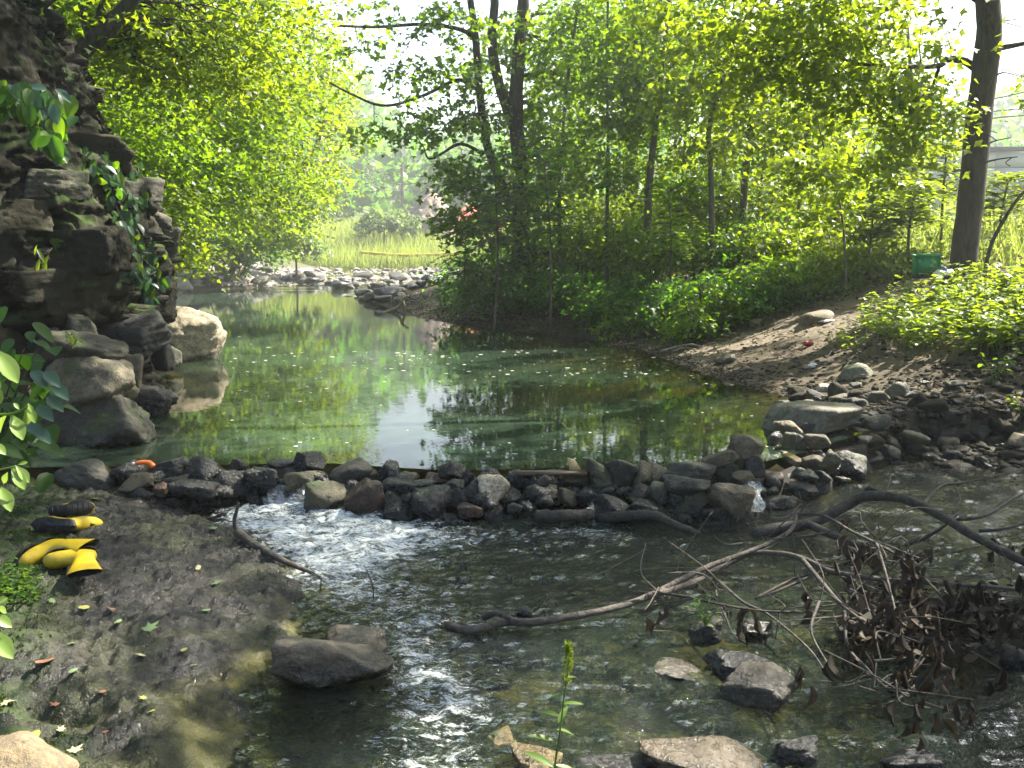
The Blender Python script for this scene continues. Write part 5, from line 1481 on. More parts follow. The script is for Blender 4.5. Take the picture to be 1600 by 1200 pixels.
add("far_gravel", mb.mesh("far_gravel"), M['far_stone'], kind="stuff", label="pale dry gravel of the far bar upstream", category="gravel")
stone("rubble_boulder", "sunlit tan boulder in the rubble on the far left shore", 358, 424, 40, 26, 41.5, 'boulder_sun', 66, "boulder", None, 12, sub=3, depth=.9)
stone("rubble_boulder", "grey slanting boulder above the sunlit tan one", 385, 402, 44, 22, 43, 'dam_grey', 67, "boulder", None, 10, sub=3, depth=1.0, roll=12)
stone("rubble_boulder", "grey boulder at the waterline by the cliff's far end", 286, 446, 30, 24, 37.2, 'far_stone', 68, "boulder", None, 10, sub=3, depth=.7)
stone("lone_stone", "lone dark stone in the water before the bank tip", 548, 465, 20, 7, 33.5, 'dam_dark', 69, "stone", None, 7, sub=3, depth=.4)
# ------------------------------------------------------------------ rubber boots
def boot(name, label, loc, rot, sole_len=.285, flat=.72, fold=0.0, seed=0):
    root = empty(name, loc, label, "boot", "yellow rubber boots left on the bedrock", rot)
    root.scale = (.88,) * 3
    # rings: back point, front point (y forward, z up) and half width
    rings = [((-.060, .345), (.075, .335), .062), ((-.056, .27), (.070, .265), .061), ((-.052, .20), (.062, .205), .058), ((-.048, .145), (.058, .155), .050), ((-.058, .10), (.066, .128), .045), ((-.068, .055), (.085, .108), .043),
             ((-.066, .018), (.112, .092), .043), ((-.040, .002), (.140, .080), .045), ((.02, .0), (.165, .070), .049), ((.09, .0), (.190, .060), .050), ((.145, .0), (.206, .046), .044), ((.185, .002), (.214, .030), .030), ((.206, .008), (.216, .016), .008)]
    S_, nS_ = 18, len(rings)
    th = np.linspace(0, 2 * np.pi, S_, endpoint=False)
    def ring(bk, fr, w, shrink=0.0):
        c = (np.array(bk) + np.array(fr)) / 2
        a = (np.array(fr) - np.array(bk)) / 2
        a = a * (1 - shrink / max(np.linalg.norm(a), .01))
        return np.stack([(w - shrink) * np.sin(th), c[0] + a[0] * np.cos(th), c[1] + a[1] * np.cos(th)], 1)
    V = []
    for i, (bk, fr, w) in enumerate(rings):
        q = ring(bk, fr, w)
        if i < 4:                                      # the leg of the boot is slack and lies flattened
            k = flat + (1 - flat) * i / 4
            q[:, 0] *= k
            q[:, 1] = q[:, 1] * (1 + (1 - k) * .6)
            q[:, 1] += fold * (4 - i) * .012
        V.append(q)
    V = np.concatenate(V)
    V += .0035 * fbm(V * 22 + seed, 2, seed)[:, None] * np.array([1, 1, 0])
    i = np.arange(nS_ * S_).reshape(nS_, S_)
    j = np.roll(i, -1, 1)
    q = np.stack([i[:-1].ravel(), i[1:].ravel(), j[1:].ravel(), j[:-1].ravel()], 1)
    mb = MB()
    mb.add(V, [(i[-1][0], i[-1][k + 1], i[-1][k]) for k in range(1, S_ - 1)], q)
    add("upper", mb.mesh("upper"), M['boot_yellow'], root)
    # lining seen in the open end, and the dark rim
    top_, inn = V[:S_], []
    c0 = top_.mean(0)
    for k, (dz, s) in enumerate(((.001, .965), (-.05, .93), (-.14, .86))):
        inn.append(c0 + (top_ - c0) * s + np.array([0, 0, dz]))
    IV = np.concatenate([top_ + (top_ - c0) * .012 + np.array([0, 0, .003])] + inn)
    i = np.arange(4 * S_).reshape(4, S_)
    j = np.roll(i, -1, 1)
    mb = MB()
    mb.add(IV, [(i[-1][0], i[-1][k], i[-1][k + 1]) for k in range(1, S_ - 1)], np.stack([i[:-1].ravel(), j[:-1].ravel(), j[1:].ravel(), i[1:].ravel()], 1))
    add("lining", mb.mesh("lining"), M['boot_black'], root)
    # sole: a foot shaped slab with a heel and tread bars
    t = np.linspace(0, 2 * np.pi, 36, endpoint=False)
    yy = .072 + .147 * np.cos(t)
    hw = np.where(yy > .06, .053 * np.clip(1 - ((yy - .12) / .105) ** 2, 0, 1) ** .5 * .98 + .0, 0)
    wy = np.interp(yy, [-.075, -.06, -.02, .04, .10, .15, .19, .219], [.0, .030, .041, .037, .050, .050, .036, .0])
    ox = np.sign(np.sin(t)) * wy * np.minimum(1, np.abs(np.sin(t)) * 3) + .004 * (yy > .05)
    lo, hi = np.stack([ox * .97, yy, 0 * yy - .024], 1), np.stack([ox * 1.07, yy, 0 * yy + .012], 1)
    mb = MB()
    n = len(t)
    k_ = np.arange(n)
    qq = np.stack([k_, (k_ + 1) % n, (k_ + 1) % n + n, k_ + n], 1)
    mb.add(np.concatenate([lo, hi]), [(0, b_ + 1, b_) for b_ in range(1, n - 1)], qq)
    so_ = add("sole", mb.mesh("sole", False), M['boot_black'], root)
    mb = MB()
    for y_ in list(np.arange(.05, .19, .034)) + [-.045, -.01]:
        w_ = float(np.interp(y_, [-.06, -.02, .04, .10, .15, .2], [.024, .034, .030, .042, .041, .018]))
        x_ = .004 if y_ > .05 else 0
        b = np.array([(sx * w_ + x_, y_ + sy * .004, z_) for z_ in (-.0248, -.022) for sy in (-1, 1) for sx in (-1, 1)])
        mb.add(b, None, [(0, 2, 3, 1), (4, 5, 7, 6), (0, 1, 5, 4), (2, 6, 7, 3), (0, 4, 6, 2), (1, 3, 7, 5)])
    add("tread", mb.mesh("tread", False), M['boot_black'], so_, kind="stuff")
    return root
M['boot_yellow'] = plain_mat("yellow_rubber", (0.40, 0.29, 0.010), .4, .4, .16, 9, 0.12, dirt=(.16, .11, .02))
M['boot_black'] = plain_mat("black_rubber", (0.013, 0.013, 0.014), .55, .4, .3, 40, .3)
def basis(xa, ya, za):
    return Matrix((xa, ya, za)).transposed().to_euler()
def lay(u, v, toe, leg, lift=.05):
    """rotation for a boot lying down: toe = ground direction of the toes, leg = direction of the boot leg"""
    p = hit(u, v, ('bedrock', 'ground'))[0]
    y_ = Vector(toe).normalized()
    z_ = Vector(leg)
    z_ = (z_ - y_ * z_.dot(y_)).normalized()
    x_ = y_.cross(z_)
    return p + np.array([0, 0, lift]), basis(x_, y_, z_)
p, r = lay(132, 882, (-.90, -.43, -.05), (.45, -.88, -.03), .055)
boot("rubber_boot", "front yellow rubber boot lying on its side with its open top towards the camera", p, r, flat=.32, fold=.1, seed=1)
p, r = lay(72, 872, (-.35, -.90, -.22), (.90, -.10, .16), .06)
boot("rubber_boot", "yellow rubber boot half hidden behind the front yellow one", p, r, flat=.5, seed=2)
p, r = lay(102, 834, (-.97, .12, .02), (-.1, .95, -.22), .05)
boot("rubber_boot", "rubber boot nearest of the pair showing its black sole, farther up the ledge", p, r, seed=3)
p, r = lay(95, 812, (.95, .22, .06), (-.2, .93, -.25), .055)
boot("rubber_boot", "rubber boot farthest back with its treaded black sole up", p, r, seed=4)

# ------------------------------------------------------------------ wood
def branch(name, label, mat, specs, cat="branch", twigs=None, sides=8, group=None, rough=.15):
    """specs: list of (part name, points, r0, r1)"""
    base = np.array(specs[0][1][0], float)
    root = empty(name, base, label, cat, group)
    out = []
    for nm, pts, r0, r1 in specs:
        mb = MB()
        P = tube(mb, pts, r0, r1, sides if r0 > .01 else 5, max(6, len(pts) * 5), rough if r0 > .012 else 0, seed=len(out) + 3)
        mb.v = [v - base for v in mb.v]
        out.append((add(nm, mb.mesh(nm), M[mat], root), P, r0))
    return root, base, out
def wz_(u, v, z):
    return tuple(PZ(u, v, z))
g = np.random.default_rng(51)
A = [wz_(700, 978, -.02), wz_(735, 985, -.01), wz_(790, 972, .0), wz_(835, 972, .02), wz_(900, 962, .03), wz_(960, 950, .04), wz_(1010, 933, .06), wz_(1060, 908, .10), wz_(1110, 884, .14), wz_(1170, 862, .18), wz_(1215, 842, .22), wz_(1238, 825, .25), wz_(1246, 800, .28)]
A2 = [wz_(1010, 933, .06), wz_(1070, 915, .08), wz_(1120, 890, .10), wz_(1170, 866, .16), wz_(1220, 865, .18), wz_(1260, 875, .18), wz_(1300, 893, .17), wz_(1380, 905, .16), wz_(1470, 912, .14), wz_(1560, 918, .13), wz_(1640, 925, .12)]
A3 = [wz_(755, 965, -.01), wz_(775, 958, .02), wz_(800, 968, .02), wz_(835, 975, .01)]
A4 = [wz_(1255, 875, .18), wz_(1280, 905, .17), wz_(1310, 940, .15), wz_(1340, 965, .12), wz_(1362, 980, .10)]
A5 = [wz_(1246, 803, .28), wz_(1285, 805, .30), wz_(1330, 830, .30), wz_(1370, 850, .28), wz_(1420, 880, .24), wz_(1470, 930, .18)]
A6 = [wz_(1370, 850, .28), wz_(1385, 900, .22), wz_(1400, 960, .14), wz_(1410, 1010, .06)]
A7 = [wz_(1120, 905, .06), wz_(1160, 940, .05), wz_(1200, 960, .04), wz_(1260, 1010, .05), wz_(1290, 1050, .03)]
A8 = [wz_(990, 925, .05), wz_(1060, 930, .10), wz_(1130, 945, .08), wz_(1200, 955, .07), wz_(1300, 955, .08)]
A9 = [wz_(1280, 940, .14), wz_(1268, 975, .10), wz_(1272, 1000, .06), wz_(1298, 1045, .02)]
A10 = [wz_(1320, 955, .10), wz_(1325, 1010, .07), wz_(1355, 1045, .05), wz_(1385, 1075, .02), wz_(1420, 1085, 0)]
A11 = [wz_(1400, 995, .06), wz_(1470, 1000, .07), wz_(1530, 1025, .05), wz_(1570, 1050, .02)]
A12 = [wz_(1200, 930, .06), wz_(1280, 895, .14), wz_(1330, 875, .2), wz_(1400, 860, .22)]
A13 = [wz_(1180, 935, .05), wz_(1240, 905, .10), wz_(1300, 890, .16)]
sp_ = [("bough", A, .023, .010), ("limb", A2, .018, .009), ("limb", A3, .018, .010), ("limb", A4, .012, .007), ("limb", A5, .010, .006)] + [("twig", q, .008, .004) for q in (A6, A7, A8, A9, A10, A11, A12, A13)]
# finer twigs off the bough and limbs
src = [A, A2, A4, A5, A8, A10, A12]
for k in range(120):
    q = np.array(src[g.integers(len(src))])
    i = g.integers(len(q) // 2, len(q))
    s0 = q[i] + g.normal(size=3) * .03
    L_ = g.uniform(.12, .42)
    d_ = unit(g.normal(size=3) * np.array([1, .6, .45]) + np.array([.2, 0, .05]))
    e = s0 + d_ * L_
    e[2] = max(e[2], -.02)
    sp_.append(("twig", [tuple(s0), tuple((s0 + e) / 2 + g.normal(size=3) * .04), tuple(e)], .0042, .002))
root, base, parts = branch("fallen_branch", "long dead branch with limp brown leaves lying across the lower right stream", 'dead_wood', sp_)
# curled dead leaves, hanging in bunches
def curled(seed):
    g_ = np.random.default_rng(seed)
    n, w = 7, 4
    t = np.linspace(0, 1, n)
    wid = .34 * np.sin(np.pi * np.clip(t * .92 + .06, 0, 1)) ** .8
    V = []
    ph = g_.uniform(-.8, .8)
    for i in range(n):
        for k in range(w):
            s = (k / (w - 1) - .5) * 2
            cur = 1.1 * s * s * wid[i] + .05 * g_.normal()
            a = ph * t[i] * 1.5
            x, z = s * wid[i] * .75, cur
            V.append((x * math.cos(a) - z * math.sin(a), t[i] * (1 - .15 * abs(s)), x * math.sin(a) + z * math.cos(a) - .25 * t[i] ** 2))
    return mesh_from("leaf", V, None, grid_quads(w, n))
dl = [curled(k) for k in range(8)]
for me in dl:
    me.materials.append(M['dead_leaf'])
nleaf = 0
BUN = [(1325, 850, .24, 30, 32, 14), (1345, 870, .22, 26, 40, 10), (1390, 870, .24, 40, 26, 14), (1430, 890, .22, 40, 26, 16), (1400, 930, .16, 50, 34, 26), (1450, 950, .14, 60, 40, 30), (1380, 1000, .09, 40, 40, 20), (1420, 1030, .05, 40, 36, 16), (1480, 1060, .05, 44, 46, 20), (1500, 1090, .03, 30, 30, 8), (1330, 1010, .06, 24, 40, 10),
       (1255, 935, .08, 14, 26, 5), (1030, 965, .05, 22, 18, 6), (1180, 965, .06, 34, 18, 10), (1270, 1040, .03, 26, 30, 8), (1440, 1120, .0, 44, 40, 14), (1390, 1080, .0, 20, 14, 4), (1520, 930, .15, 60, 26, 22), (1570, 960, .12, 40, 40, 16), (1580, 870, .22, 24, 40, 10), (1470, 1000, .1, 40, 30, 14), (1560, 1045, .02, 30, 16, 5)]
for u_, v_, z_, ru, rv, n_ in BUN:
    for k in range(int(n_ * .62 + .5)):
        if nleaf >= 296:
            break
        uu, vv = u_ + g.normal() * ru * .5, v_ + g.normal() * rv * .5
        p = PZ(uu, vv, max(z_, .0) + .04) + g.normal(size=3) * .02
        p[2] = max(p[2], -.01)
        o = bpy.data.objects.new("leaf", dl[g.integers(8)])
        COL.objects.link(o)
        o.parent = root
        o.location = p - base
        s = g.uniform(.06, .125)
        o.scale = (s * g.uniform(.4, .8), s, s * .8)
        o.rotation_euler = (R(-90) + g.normal() * .28, g.normal() * .25, g.uniform(0, 6.28))
        nleaf += 1
# sodden mat of leaves and twigs caught under the branch, on the right
mb = MB()
for k in range(230):
    u_, v_ = g.uniform(1310, 1640), g.normal() * 26 + 965
    p = PZ(u_, v_, .03)
    a = g.uniform(0, 6.28)
    L_ = g.uniform(.1, .4)
    e = p + np.array([math.cos(a) * L_, math.sin(a) * L_ * .5, g.normal() * .05])
    tube(mb, [p, (p + e) / 2 + g.normal(size=3) * .02, e], g.uniform(.002, .006), .0015, 4, 5, cap=False)
add("twig_tangle", mb.mesh("twig_tangle"), M['dead_wood_dark'], kind="stuff", label="tangle of thin twigs caught in the stream by the right edge", category="twigs")
mb = MB()
n = 1000
uu, vv = g.uniform(1320, 1640, n), g.normal(size=n) * 24 + 965
P = np.array([PZ(a, b, max(0, .05 + .05 * g.normal())) for a, b in zip(uu, vv)])
leaves(mb, P, g.normal(size=(n, 3)) * np.array([1, 1, .6]), g.normal(size=(n, 3)) + np.array([0, 0, .4]), g.uniform(.03, .075, n), 'oval')
add("leaf_mat", mb.mesh("leaf_mat", False), M['dead_leaf'], kind="stuff", label="sodden brown leaves caught in the twigs by the right edge", category="dead leaves")
# old log that arches over the stream
Bp = [wz_(1176, 834, .0), wz_(1215, 826, .03), wz_(1265, 818, .06), wz_(1300, 802, .12), wz_(1330, 786, .18), wz_(1352, 776, .24), wz_(1395, 776, .28), wz_(1440, 790, .28), wz_(1480, 812, .27), wz_(1530, 842, .24), wz_(1580, 868, .22), wz_(1650, 900, .2)]
B2 = [wz_(1340, 784, .2), wz_(1352, 768, .26), wz_(1360, 760, .30)]
B3 = [wz_(1358, 762, .29), wz_(1385, 772, .28), wz_(1420, 784, .26)]
B4 = [wz_(1265, 820, .06), wz_(1310, 840, .10), wz_(1350, 855, .12), wz_(1375, 860, .12)]
B5 = [wz_(1440, 790, .28), wz_(1470, 760, .30), wz_(1500, 755, .32), wz_(1550, 745, .34), wz_(1610, 730, .36)]
B6 = [wz_(1495, 812, .2), wz_(1540, 805, .22), wz_(1590, 775, .26), wz_(1630, 760, .28)]
B7 = [wz_(1530, 830, .2), wz_(1570, 826, .22), wz_(1620, 812, .25)]
B8 = [wz_(1415, 852, .02), wz_(1450, 838, .10), wz_(1475, 822, .18), wz_(1500, 800, .25)]
B9 = [wz_(1380, 776, .28), wz_(1388, 760, .33), wz_(1392, 745, .36)]
B10 = [wz_(1490, 755, .30), wz_(1500, 780, .24), wz_(1488, 800, .2)]
root2, base2, _p = branch("old_log", "crooked dark log arching out of the outlet above the dead branch", 'dead_wood_dark', [("bough", Bp, .040, .022), ("limb", B2, .022, .012), ("limb", B3, .014, .008), ("limb", B4, .03, .012), ("limb", B5, .010, .005), ("limb", B6, .012, .007), ("limb", B7, .011, .007), ("limb", B8, .011, .008), ("twig", B9, .005, .003), ("twig", B10, .006, .004)], "log")
C = [(366, 785), (367, 800), (369, 820), (372, 840), (392, 855), (430, 878), (462, 893), (492, 908)]
Cp = []
for a, b_ in C:
    h_ = hit(a, min(b_, 905), ('bedrock', 'ground'))
    Cp.append(h_[0])
up_ = [np.array(PD(371, 838, Cp[3][1])) + np.array([0, 0, .02]), np.array(PD(366, 815, Cp[3][1])), np.array(PD(370, 798, Cp[3][1] - .02)), np.array(PD(373, 786, Cp[3][1] - .03))]
branch("driftwood_stick", "grey driftwood stick with a broken upright end at the edge of the bedrock", 'dead_wood', [("stick", [c + np.array([0, 0, .03]) for c in Cp[3:]], .028, .010), ("snag", up_, .014, .008)], "stick")
branch("thin_twig", "thin bare twig standing in the rapids below the dam", 'dead_wood_dark', [("twig", [wz_(584, 938, -.05), tuple(PD(582, 915, PZ(584, 938, 0)[1])), tuple(PD(573, 890, PZ(584, 938, 0)[1]))], .004, .003)], "twig")
branch("thin_twig", "short black twig stub beside the driftwood stick's tip", 'dead_wood_dark', [("twig", [wz_(500, 925, -.03), tuple(PD(502, 903, PZ(500, 925, 0)[1]))], .004, .003)], "twig")
branch("thin_twig", "long thin stem lying over the water above the dead branch", 'dead_wood', [("twig", [wz_(880, 925, .0), wz_(950, 890, .05), wz_(1010, 858, .08)], .003, .002)], "twig")
branch("weathered_log", "dark weathered log at the foot of the dam's right half", 'dead_wood_dark', [("log", [wz_(935, 808, .02), wz_(985, 806, .08), wz_(1025, 806, .10), wz_(1060, 822, .05), wz_(1092, 834, -.01)], .036, .022)], "log", rough=.45)
branch("weathered_log", "round mossy log end under the middle of the dam", 'dead_wood_dark', [("log", [wz_(838, 806, .05), wz_(880, 806, .06), wz_(925, 804, .05)], .042, .036)], "log", rough=.4)
q = PZ(895, 733, .27)
w_ = MB()
w_.add(np.array([(-.02, 0, -.03), (.075, 0, -.03), (.015, 0, .06), (-.035, 0, .075), (-.02, .03, -.03), (.075, .03, -.03), (.015, .03, .06), (-.035, .03, .075)]), None, [(0, 1, 2, 3), (5, 4, 7, 6), (1, 5, 6, 2), (3, 2, 6, 7), (4, 0, 3, 7), (4, 5, 1, 0)])
M['cut_wood'] = plain_mat("cut_wood", (.42, .32, .17), .8, .2, .2, 30, .2)
add("wood_scrap", w_.mesh("wood_scrap", False), M['cut_wood'], loc=q, label="pale wedge of cut wood standing on the dam top", category="wood scrap")
q = PZ(1000, 742, .26)
w_ = MB()
w_.add(np.array([(x_ * .24, y_ * .04, z_ * .012) for z_ in (-1, 1) for y_ in (-1, 1) for x_ in (-1, 1)]), None, [(0, 2, 3, 1), (4, 5, 7, 6), (0, 1, 5, 4), (2, 6, 7, 3), (0, 4, 6, 2), (1, 3, 7, 5)])
M['wet_board'] = plain_mat("wet_board", (.07, .052, .03), .5, .4, .3, 14, .3)
add("board", w_.mesh("board", False), M['wet_board'], loc=PZ(862, 739, .25), rot=(0, 0, R(2)), label="wet wooden board laid along the back of the dam", category="board")
q = PZ(226, 727, .27)
M['orange'] = plain_mat("orange_plastic", (.75, .16, .02), .4, .5, .15, 20)
M['white_plastic'] = plain_mat("white_plastic", (.75, .75, .74), .45, .5, .05, 14)
mb = MB()
tube(mb, [(-.06, 0, .012), (-.02, 0, .02), (.03, .01, .015), (.06, .0, -.01)], .013, .02, 10, 12, .15)
rt = empty("orange_bottle", q, "orange plastic piece floating behind the left end of the dam", "plastic litter")
add("body", mb.mesh("body"), M['orange'], rt)
mb = MB()
tube(mb, [(-.06, 0, .012), (-.085, 0, .01)], .010, .010, 10, 4)
add("cap", mb.mesh("cap"), M['white_plastic'], rt)
# Y shaped driftwood at the tip of the right bank
p = hit(628, 488, ('ground',))[0]
d_ = p[1]
branch("forked_driftwood", "pale forked driftwood leaning on the tip of the right bank", 'bark_pale', [("stem", [tuple(p - np.array([.5, 0, .05])), tuple(PD(622, 480, d_)), tuple(PD(629, 468, d_)), tuple(PD(638, 462, d_))], .05, .03), ("prong", [tuple(PD(628, 469, d_)), tuple(PD(631, 478, d_)), tuple(PD(632, 488, d_))], .05, .04)], "driftwood")
# small bleached roots by the pool's right edge
p = hit(1070, 548, ('ground',))[0]
branch("bleached_roots", "bleached twisted roots at the pool's right edge", 'bark_pale', [("root", [tuple(p + np.array(q)) for q in ((-.35, -.05, .0), (-.1, 0, .06), (.1, .02, .09), (.3, .05, .04))], .018, .01), ("root", [tuple(p + np.array(q)) for q in ((-.2, -.1, .0), (0, -.06, .05), (.25, -.12, .0))], .014, .008)], "roots")

# ------------------------------------------------------------------ litter and the green bin on the right bank
M['bin_green'] = plain_mat("green_plastic", (.012, .20, .055), .4, .5, .1, 10)
M['bin_mark'] = plain_mat("pale_print", (.35, .42, .16), .5, .3, .1, 20)
M['tray_black'] = plain_mat("black_plastic", (.012, .013, .014), .4, .5, .2, 20)
M['bag_white'] = plain_mat("white_bag", (.72, .72, .74), .4, .5, .08, 12)
M['bag_blue'] = plain_mat("blue_stripe", (.12, .15, .45), .5, .3, .1, 20)
def box(mb, cx, cy_, cz_, sx_, sy, sz, taper=0.0):
    V = np.array([(x_ * sx_ / 2 * (1 + taper * z_), y_ * sy / 2 * (1 + taper * z_), z_ * sz / 2) for z_ in (-1, 1) for y_ in (-1, 1) for x_ in (-1, 1)]) + np.array([cx, cy_, cz_])
    mb.add(V, None, [(0, 2, 3, 1), (4, 5, 7, 6), (0, 1, 5, 4), (2, 6, 7, 3), (0, 4, 6, 2), (1, 3, 7, 5)])
q = np.array(PD(1446, 434, 13.4))
q[2] = top(q[0], q[1]) if abs(top(q[0], q[1]) - q[2]) < .25 else q[2]
zt = PD(1446, 397, 13.4)[2]
hb = zt - q[2]
rt = empty("green_bin", q, "green plastic box with pale markings standing beside the big maple", "box", None, (R(3), R(-2), R(-12)))
mb = MB()
for cx, cy_, sx_, sy in ((0, -.11, .30, .012), (0, .11, .30, .012), (-.144, 0, .012, .21), (.144, 0, .012, .21)):
    box(mb, cx, cy_, hb / 2, sx_, sy, hb)
box(mb, 0, 0, .008, .276, .21, .014)
add("body", mb.mesh("body", False), M['bin_green'], rt)
mb = MB()
for cx, cy_, sx_, sy in ((0, -.122, .33, .016), (0, .122, .33, .016), (-.158, 0, .016, .228), (.158, 0, .016, .228)):
    box(mb, cx, cy_, hb - .012, sx_, sy, .024)
for cx in (-.158, .158):
    box(mb, cx, -.1195, hb / 2 - .01, .014, .012, hb - .05)
add("rim", mb.mesh("rim", False), M['bin_green'], rt)
mb = MB()
gg = np.random.default_rng(5)
for k in range(12):
    box(mb, .075 + gg.normal() * .02, -.119, hb * (.30 + .05 * k), gg.uniform(.015, .05), .003, gg.uniform(.008, .014))
for k in range(3):
    box(mb, -.09 + .035 * k, -.119, hb * .2, .03, .003, .03 - .006 * k)
add("print", mb.mesh("print", False), M['bin_mark'], rt)
rt = empty("black_tray", q + np.array([-.05, -.25, -.005]), "shallow black plastic tray in front of the green box", "tray", None, (0, 0, R(-6)))
mb = MB()
box(mb, 0, 0, .01, .40, .22, .012)
add("base", mb.mesh("base", False), M['tray_black'], rt)
mb = MB()
for cx, cy_, sx_, sy in ((0, -.115, .42, .012), (0, .115, .42, .012), (-.205, 0, .012, .22), (.205, 0, .012, .22)):
    box(mb, cx, cy_, .03, sx_, sy, .05)
add("rim", mb.mesh("rim", False), M['tray_black'], rt)
def crumple(name, size, seed, mat, loc, rot, label, cat, parent=None):
    V, T = ICO[4]
    r_ = 1 + .35 * np.abs(fbm(V * 2.3 + seed, 3, seed)) * 2 - .2 + .12 * fbm(V * 7, 2, seed + 3)
    me = mesh_from(name, V * r_[:, None] * np.array(size) / 2, T, None, False)
    if parent:
        return add(name, me, M[mat], parent, loc=loc, rot=rot)
    return add(name, me, M[mat], loc=loc, rot=rot, label=label, category=cat)
crumple("plastic_bag", (.16, .12, .10), 3, 'bag_white', q + np.array([.06, -.30, .06]), (0, .2, .3), "crumpled white plastic bag in the black tray by the green box", "bag")
crumple("plastic_bag", (.20, .12, .09), 4, 'bag_white', q + np.array([.20, -.24, .07]), (0, -.1, .8), "crumpled white bag between the green box and the maple trunk", "bag")
crumple("striped_bag", (.09, .08, .13), 5, 'bag_blue', q + np.array([.13, -.27, .08]), (.2, 0, .3), "small dark blue bag among the white bags by the green box", "bag")
for u_, v_, sz, mt, lab, nm, ct in ((1292, 503, (.30, .16, .05), 'bag_white', "flattened white plastic bag on the sunlit earth path", "plastic_bag", "bag"), (1332, 441, (.07, .05, .07), 'bag_white', "crumpled white paper at the head of the earth path", "paper_scrap", "litter"), (1270, 574, (.11, .09, .06), 'bag_white', "crumpled clear looking plastic by the pool's right shore", "plastic_scrap", "litter"), (1355, 480, (.10, .05, .03), 'bag_white', "white scrap at the right side of the earth path", "paper_scrap", "litter")):
    p = hit(u_, v_, ('ground',))[0]
    crumple(nm, sz, int(u_), mt, p + np.array([0, 0, sz[2] * .35]), (0, 0, .4), lab, ct)
p = hit(1274, 509, ('ground',))[0]
crumple("yellow_wrapper", (.07, .05, .03), 9, 'boot_yellow', p + np.array([0, 0, .01]), (0, 0, .2), "yellow wrapper beside the flattened white bag", "litter")
p = hit(1263, 541, ('ground',))[0]
rt = empty("drink_can", p + np.array([0, 0, .033]), "red drink can lying on the gravel below the path", "can", None, (0, R(90), R(15)))
M['can_red'] = plain_mat("red_can", (.30, .02, .03), .35, .5, .1, 20)
M['can_metal'] = plain_mat("can_metal", (.6, .6, .6), .35, .5, .05, 20, 0, .9)
mb = MB()
tube(mb, [(0, 0, -.055), (0, 0, .055)], .033, .033, 16, 6)
add("body", mb.mesh("body"), M['can_red'], rt)
mb = MB()
tube(mb, [(0, 0, .0545), (0, 0, .06)], .031, .027, 16, 4)
add("top", mb.mesh("top"), M['can_metal'], rt)

# ------------------------------------------------------------------ plants near the camera
# goldenrod
g = np.random.default_rng(61)
M['goldenrod'] = leaf_mat("goldenrod_flower", [(.16, .24, .035), (.22, .29, .04), (.28, .31, .045)], (.25, .32, .03), .35, .6, .2)
M['herb'] = leaf_mat("herb_green", [(.07, .14, .025), (.10, .17, .03), (.13, .20, .04)], (.2, .32, .05), .45, .45, .35)
GD = 3.0
b_ = np.array(PD(862, 1290, GD))
b_[2] = -.16
rt = empty("goldenrod", b_, "goldenrod stem with a yellow green flower spike in the lower middle", "plant")
st = [tuple(b_), tuple(PD(866, 1210, GD)), tuple(PD(874, 1150, GD)), tuple(PD(882, 1085, GD)), tuple(PD(889, 1030, GD)), tuple(PD(887, 1004, GD))]
mb = MB()
SP = tube(mb, st, .0045, .002, 6, 40)
mb.v = [v - b_ for v in mb.v]
add("stem", mb.mesh("stem"), M['herb'], rt)
mb = MB()
for k in range(330):
    t_ = g.random()
    i = int(39 - 13 * t_)
    rad = .004 + .010 * t_ * g.random()
    a = g.uniform(0, 6.28)
    p = SP[i] + np.array([math.cos(a) * rad, math.sin(a) * rad, g.normal() * .004])
    leaves(mb, p[None], np.array([[math.cos(a), math.sin(a), 1.0]]), g.normal(size=(1, 3)), np.array([g.uniform(.008, .014)]), 'oval')
mb.v = [v - b_ for v in mb.v]
add("flower_spike", mb.mesh("flower_spike", False), M['goldenrod'], rt)
lm = {}
def leaf_obj(kind, mat):
    k = (kind, mat)
    if k not in lm:
        n, w = 7, 5
        t = np.linspace(0, 1, n)
        wid = {'lance': .13 * np.sin(np.pi * np.clip(t, .02, .985)) ** .8, 'ovate': .30 * np.sin(np.pi * np.clip(t, .03, .98) ** .8) ** .75, 'sassafras': .25 * np.sin(np.pi * np.clip(t ** 1.25, .03, .985)) ** .8}[kind]
        V = []
        for i in range(n):
            for j in range(w):
                s = (j / (w - 1) - .5) * 2
                V.append((s * wid[i], t[i], .25 * abs(s) * wid[i] - .22 * t[i] ** 2))
        me = mesh_from("leaf", V, None, grid_quads(w, n))
        me.materials.append(M[mat])
        lm[k] = me
    return lm[k]
def put_leaf(parent, base, p, d, up, s, kind, mat, label=None):
    o = bpy.data.objects.new("leaf", leaf_obj(kind, mat))
    COL.objects.link(o)
    o.parent = parent
    y_ = Vector(d).normalized()
    z_ = Vector(up)
    z_ = (z_ - y_ * z_.dot(y_)).normalized()
    x_ = y_.cross(z_)
    o.location = np.asarray(p) - np.asarray(base)
    o.rotation_euler = Matrix((x_, y_, z_)).transposed().to_euler()
    o.scale = (s, s, s)
    return o
for i, (u_, v_, du, dv, s_) in enumerate(((868, 1160, -50, -25, .10), (870, 1140, 42, 4, .08), (876, 1120, -40, -18, .085), (876, 1100, 36, -6, .07), (880, 1085, -28, 2, .05), (884, 1060, 28, -10, .05), (866, 1195, 48, 10, .10), (866, 1200, -40, -30, .11), (880, 1078, 16, -22, .05), (872, 1130, 14, -30, .075))):
    p, e = np.array(PD(u_, v_, GD)), np.array(PD(u_ + du, v_ + dv, GD + g.uniform(-.06, .06)))
    put_leaf(rt, b_, p, e - p, (0, -.2, 1), s_, 'lance', 'herb')
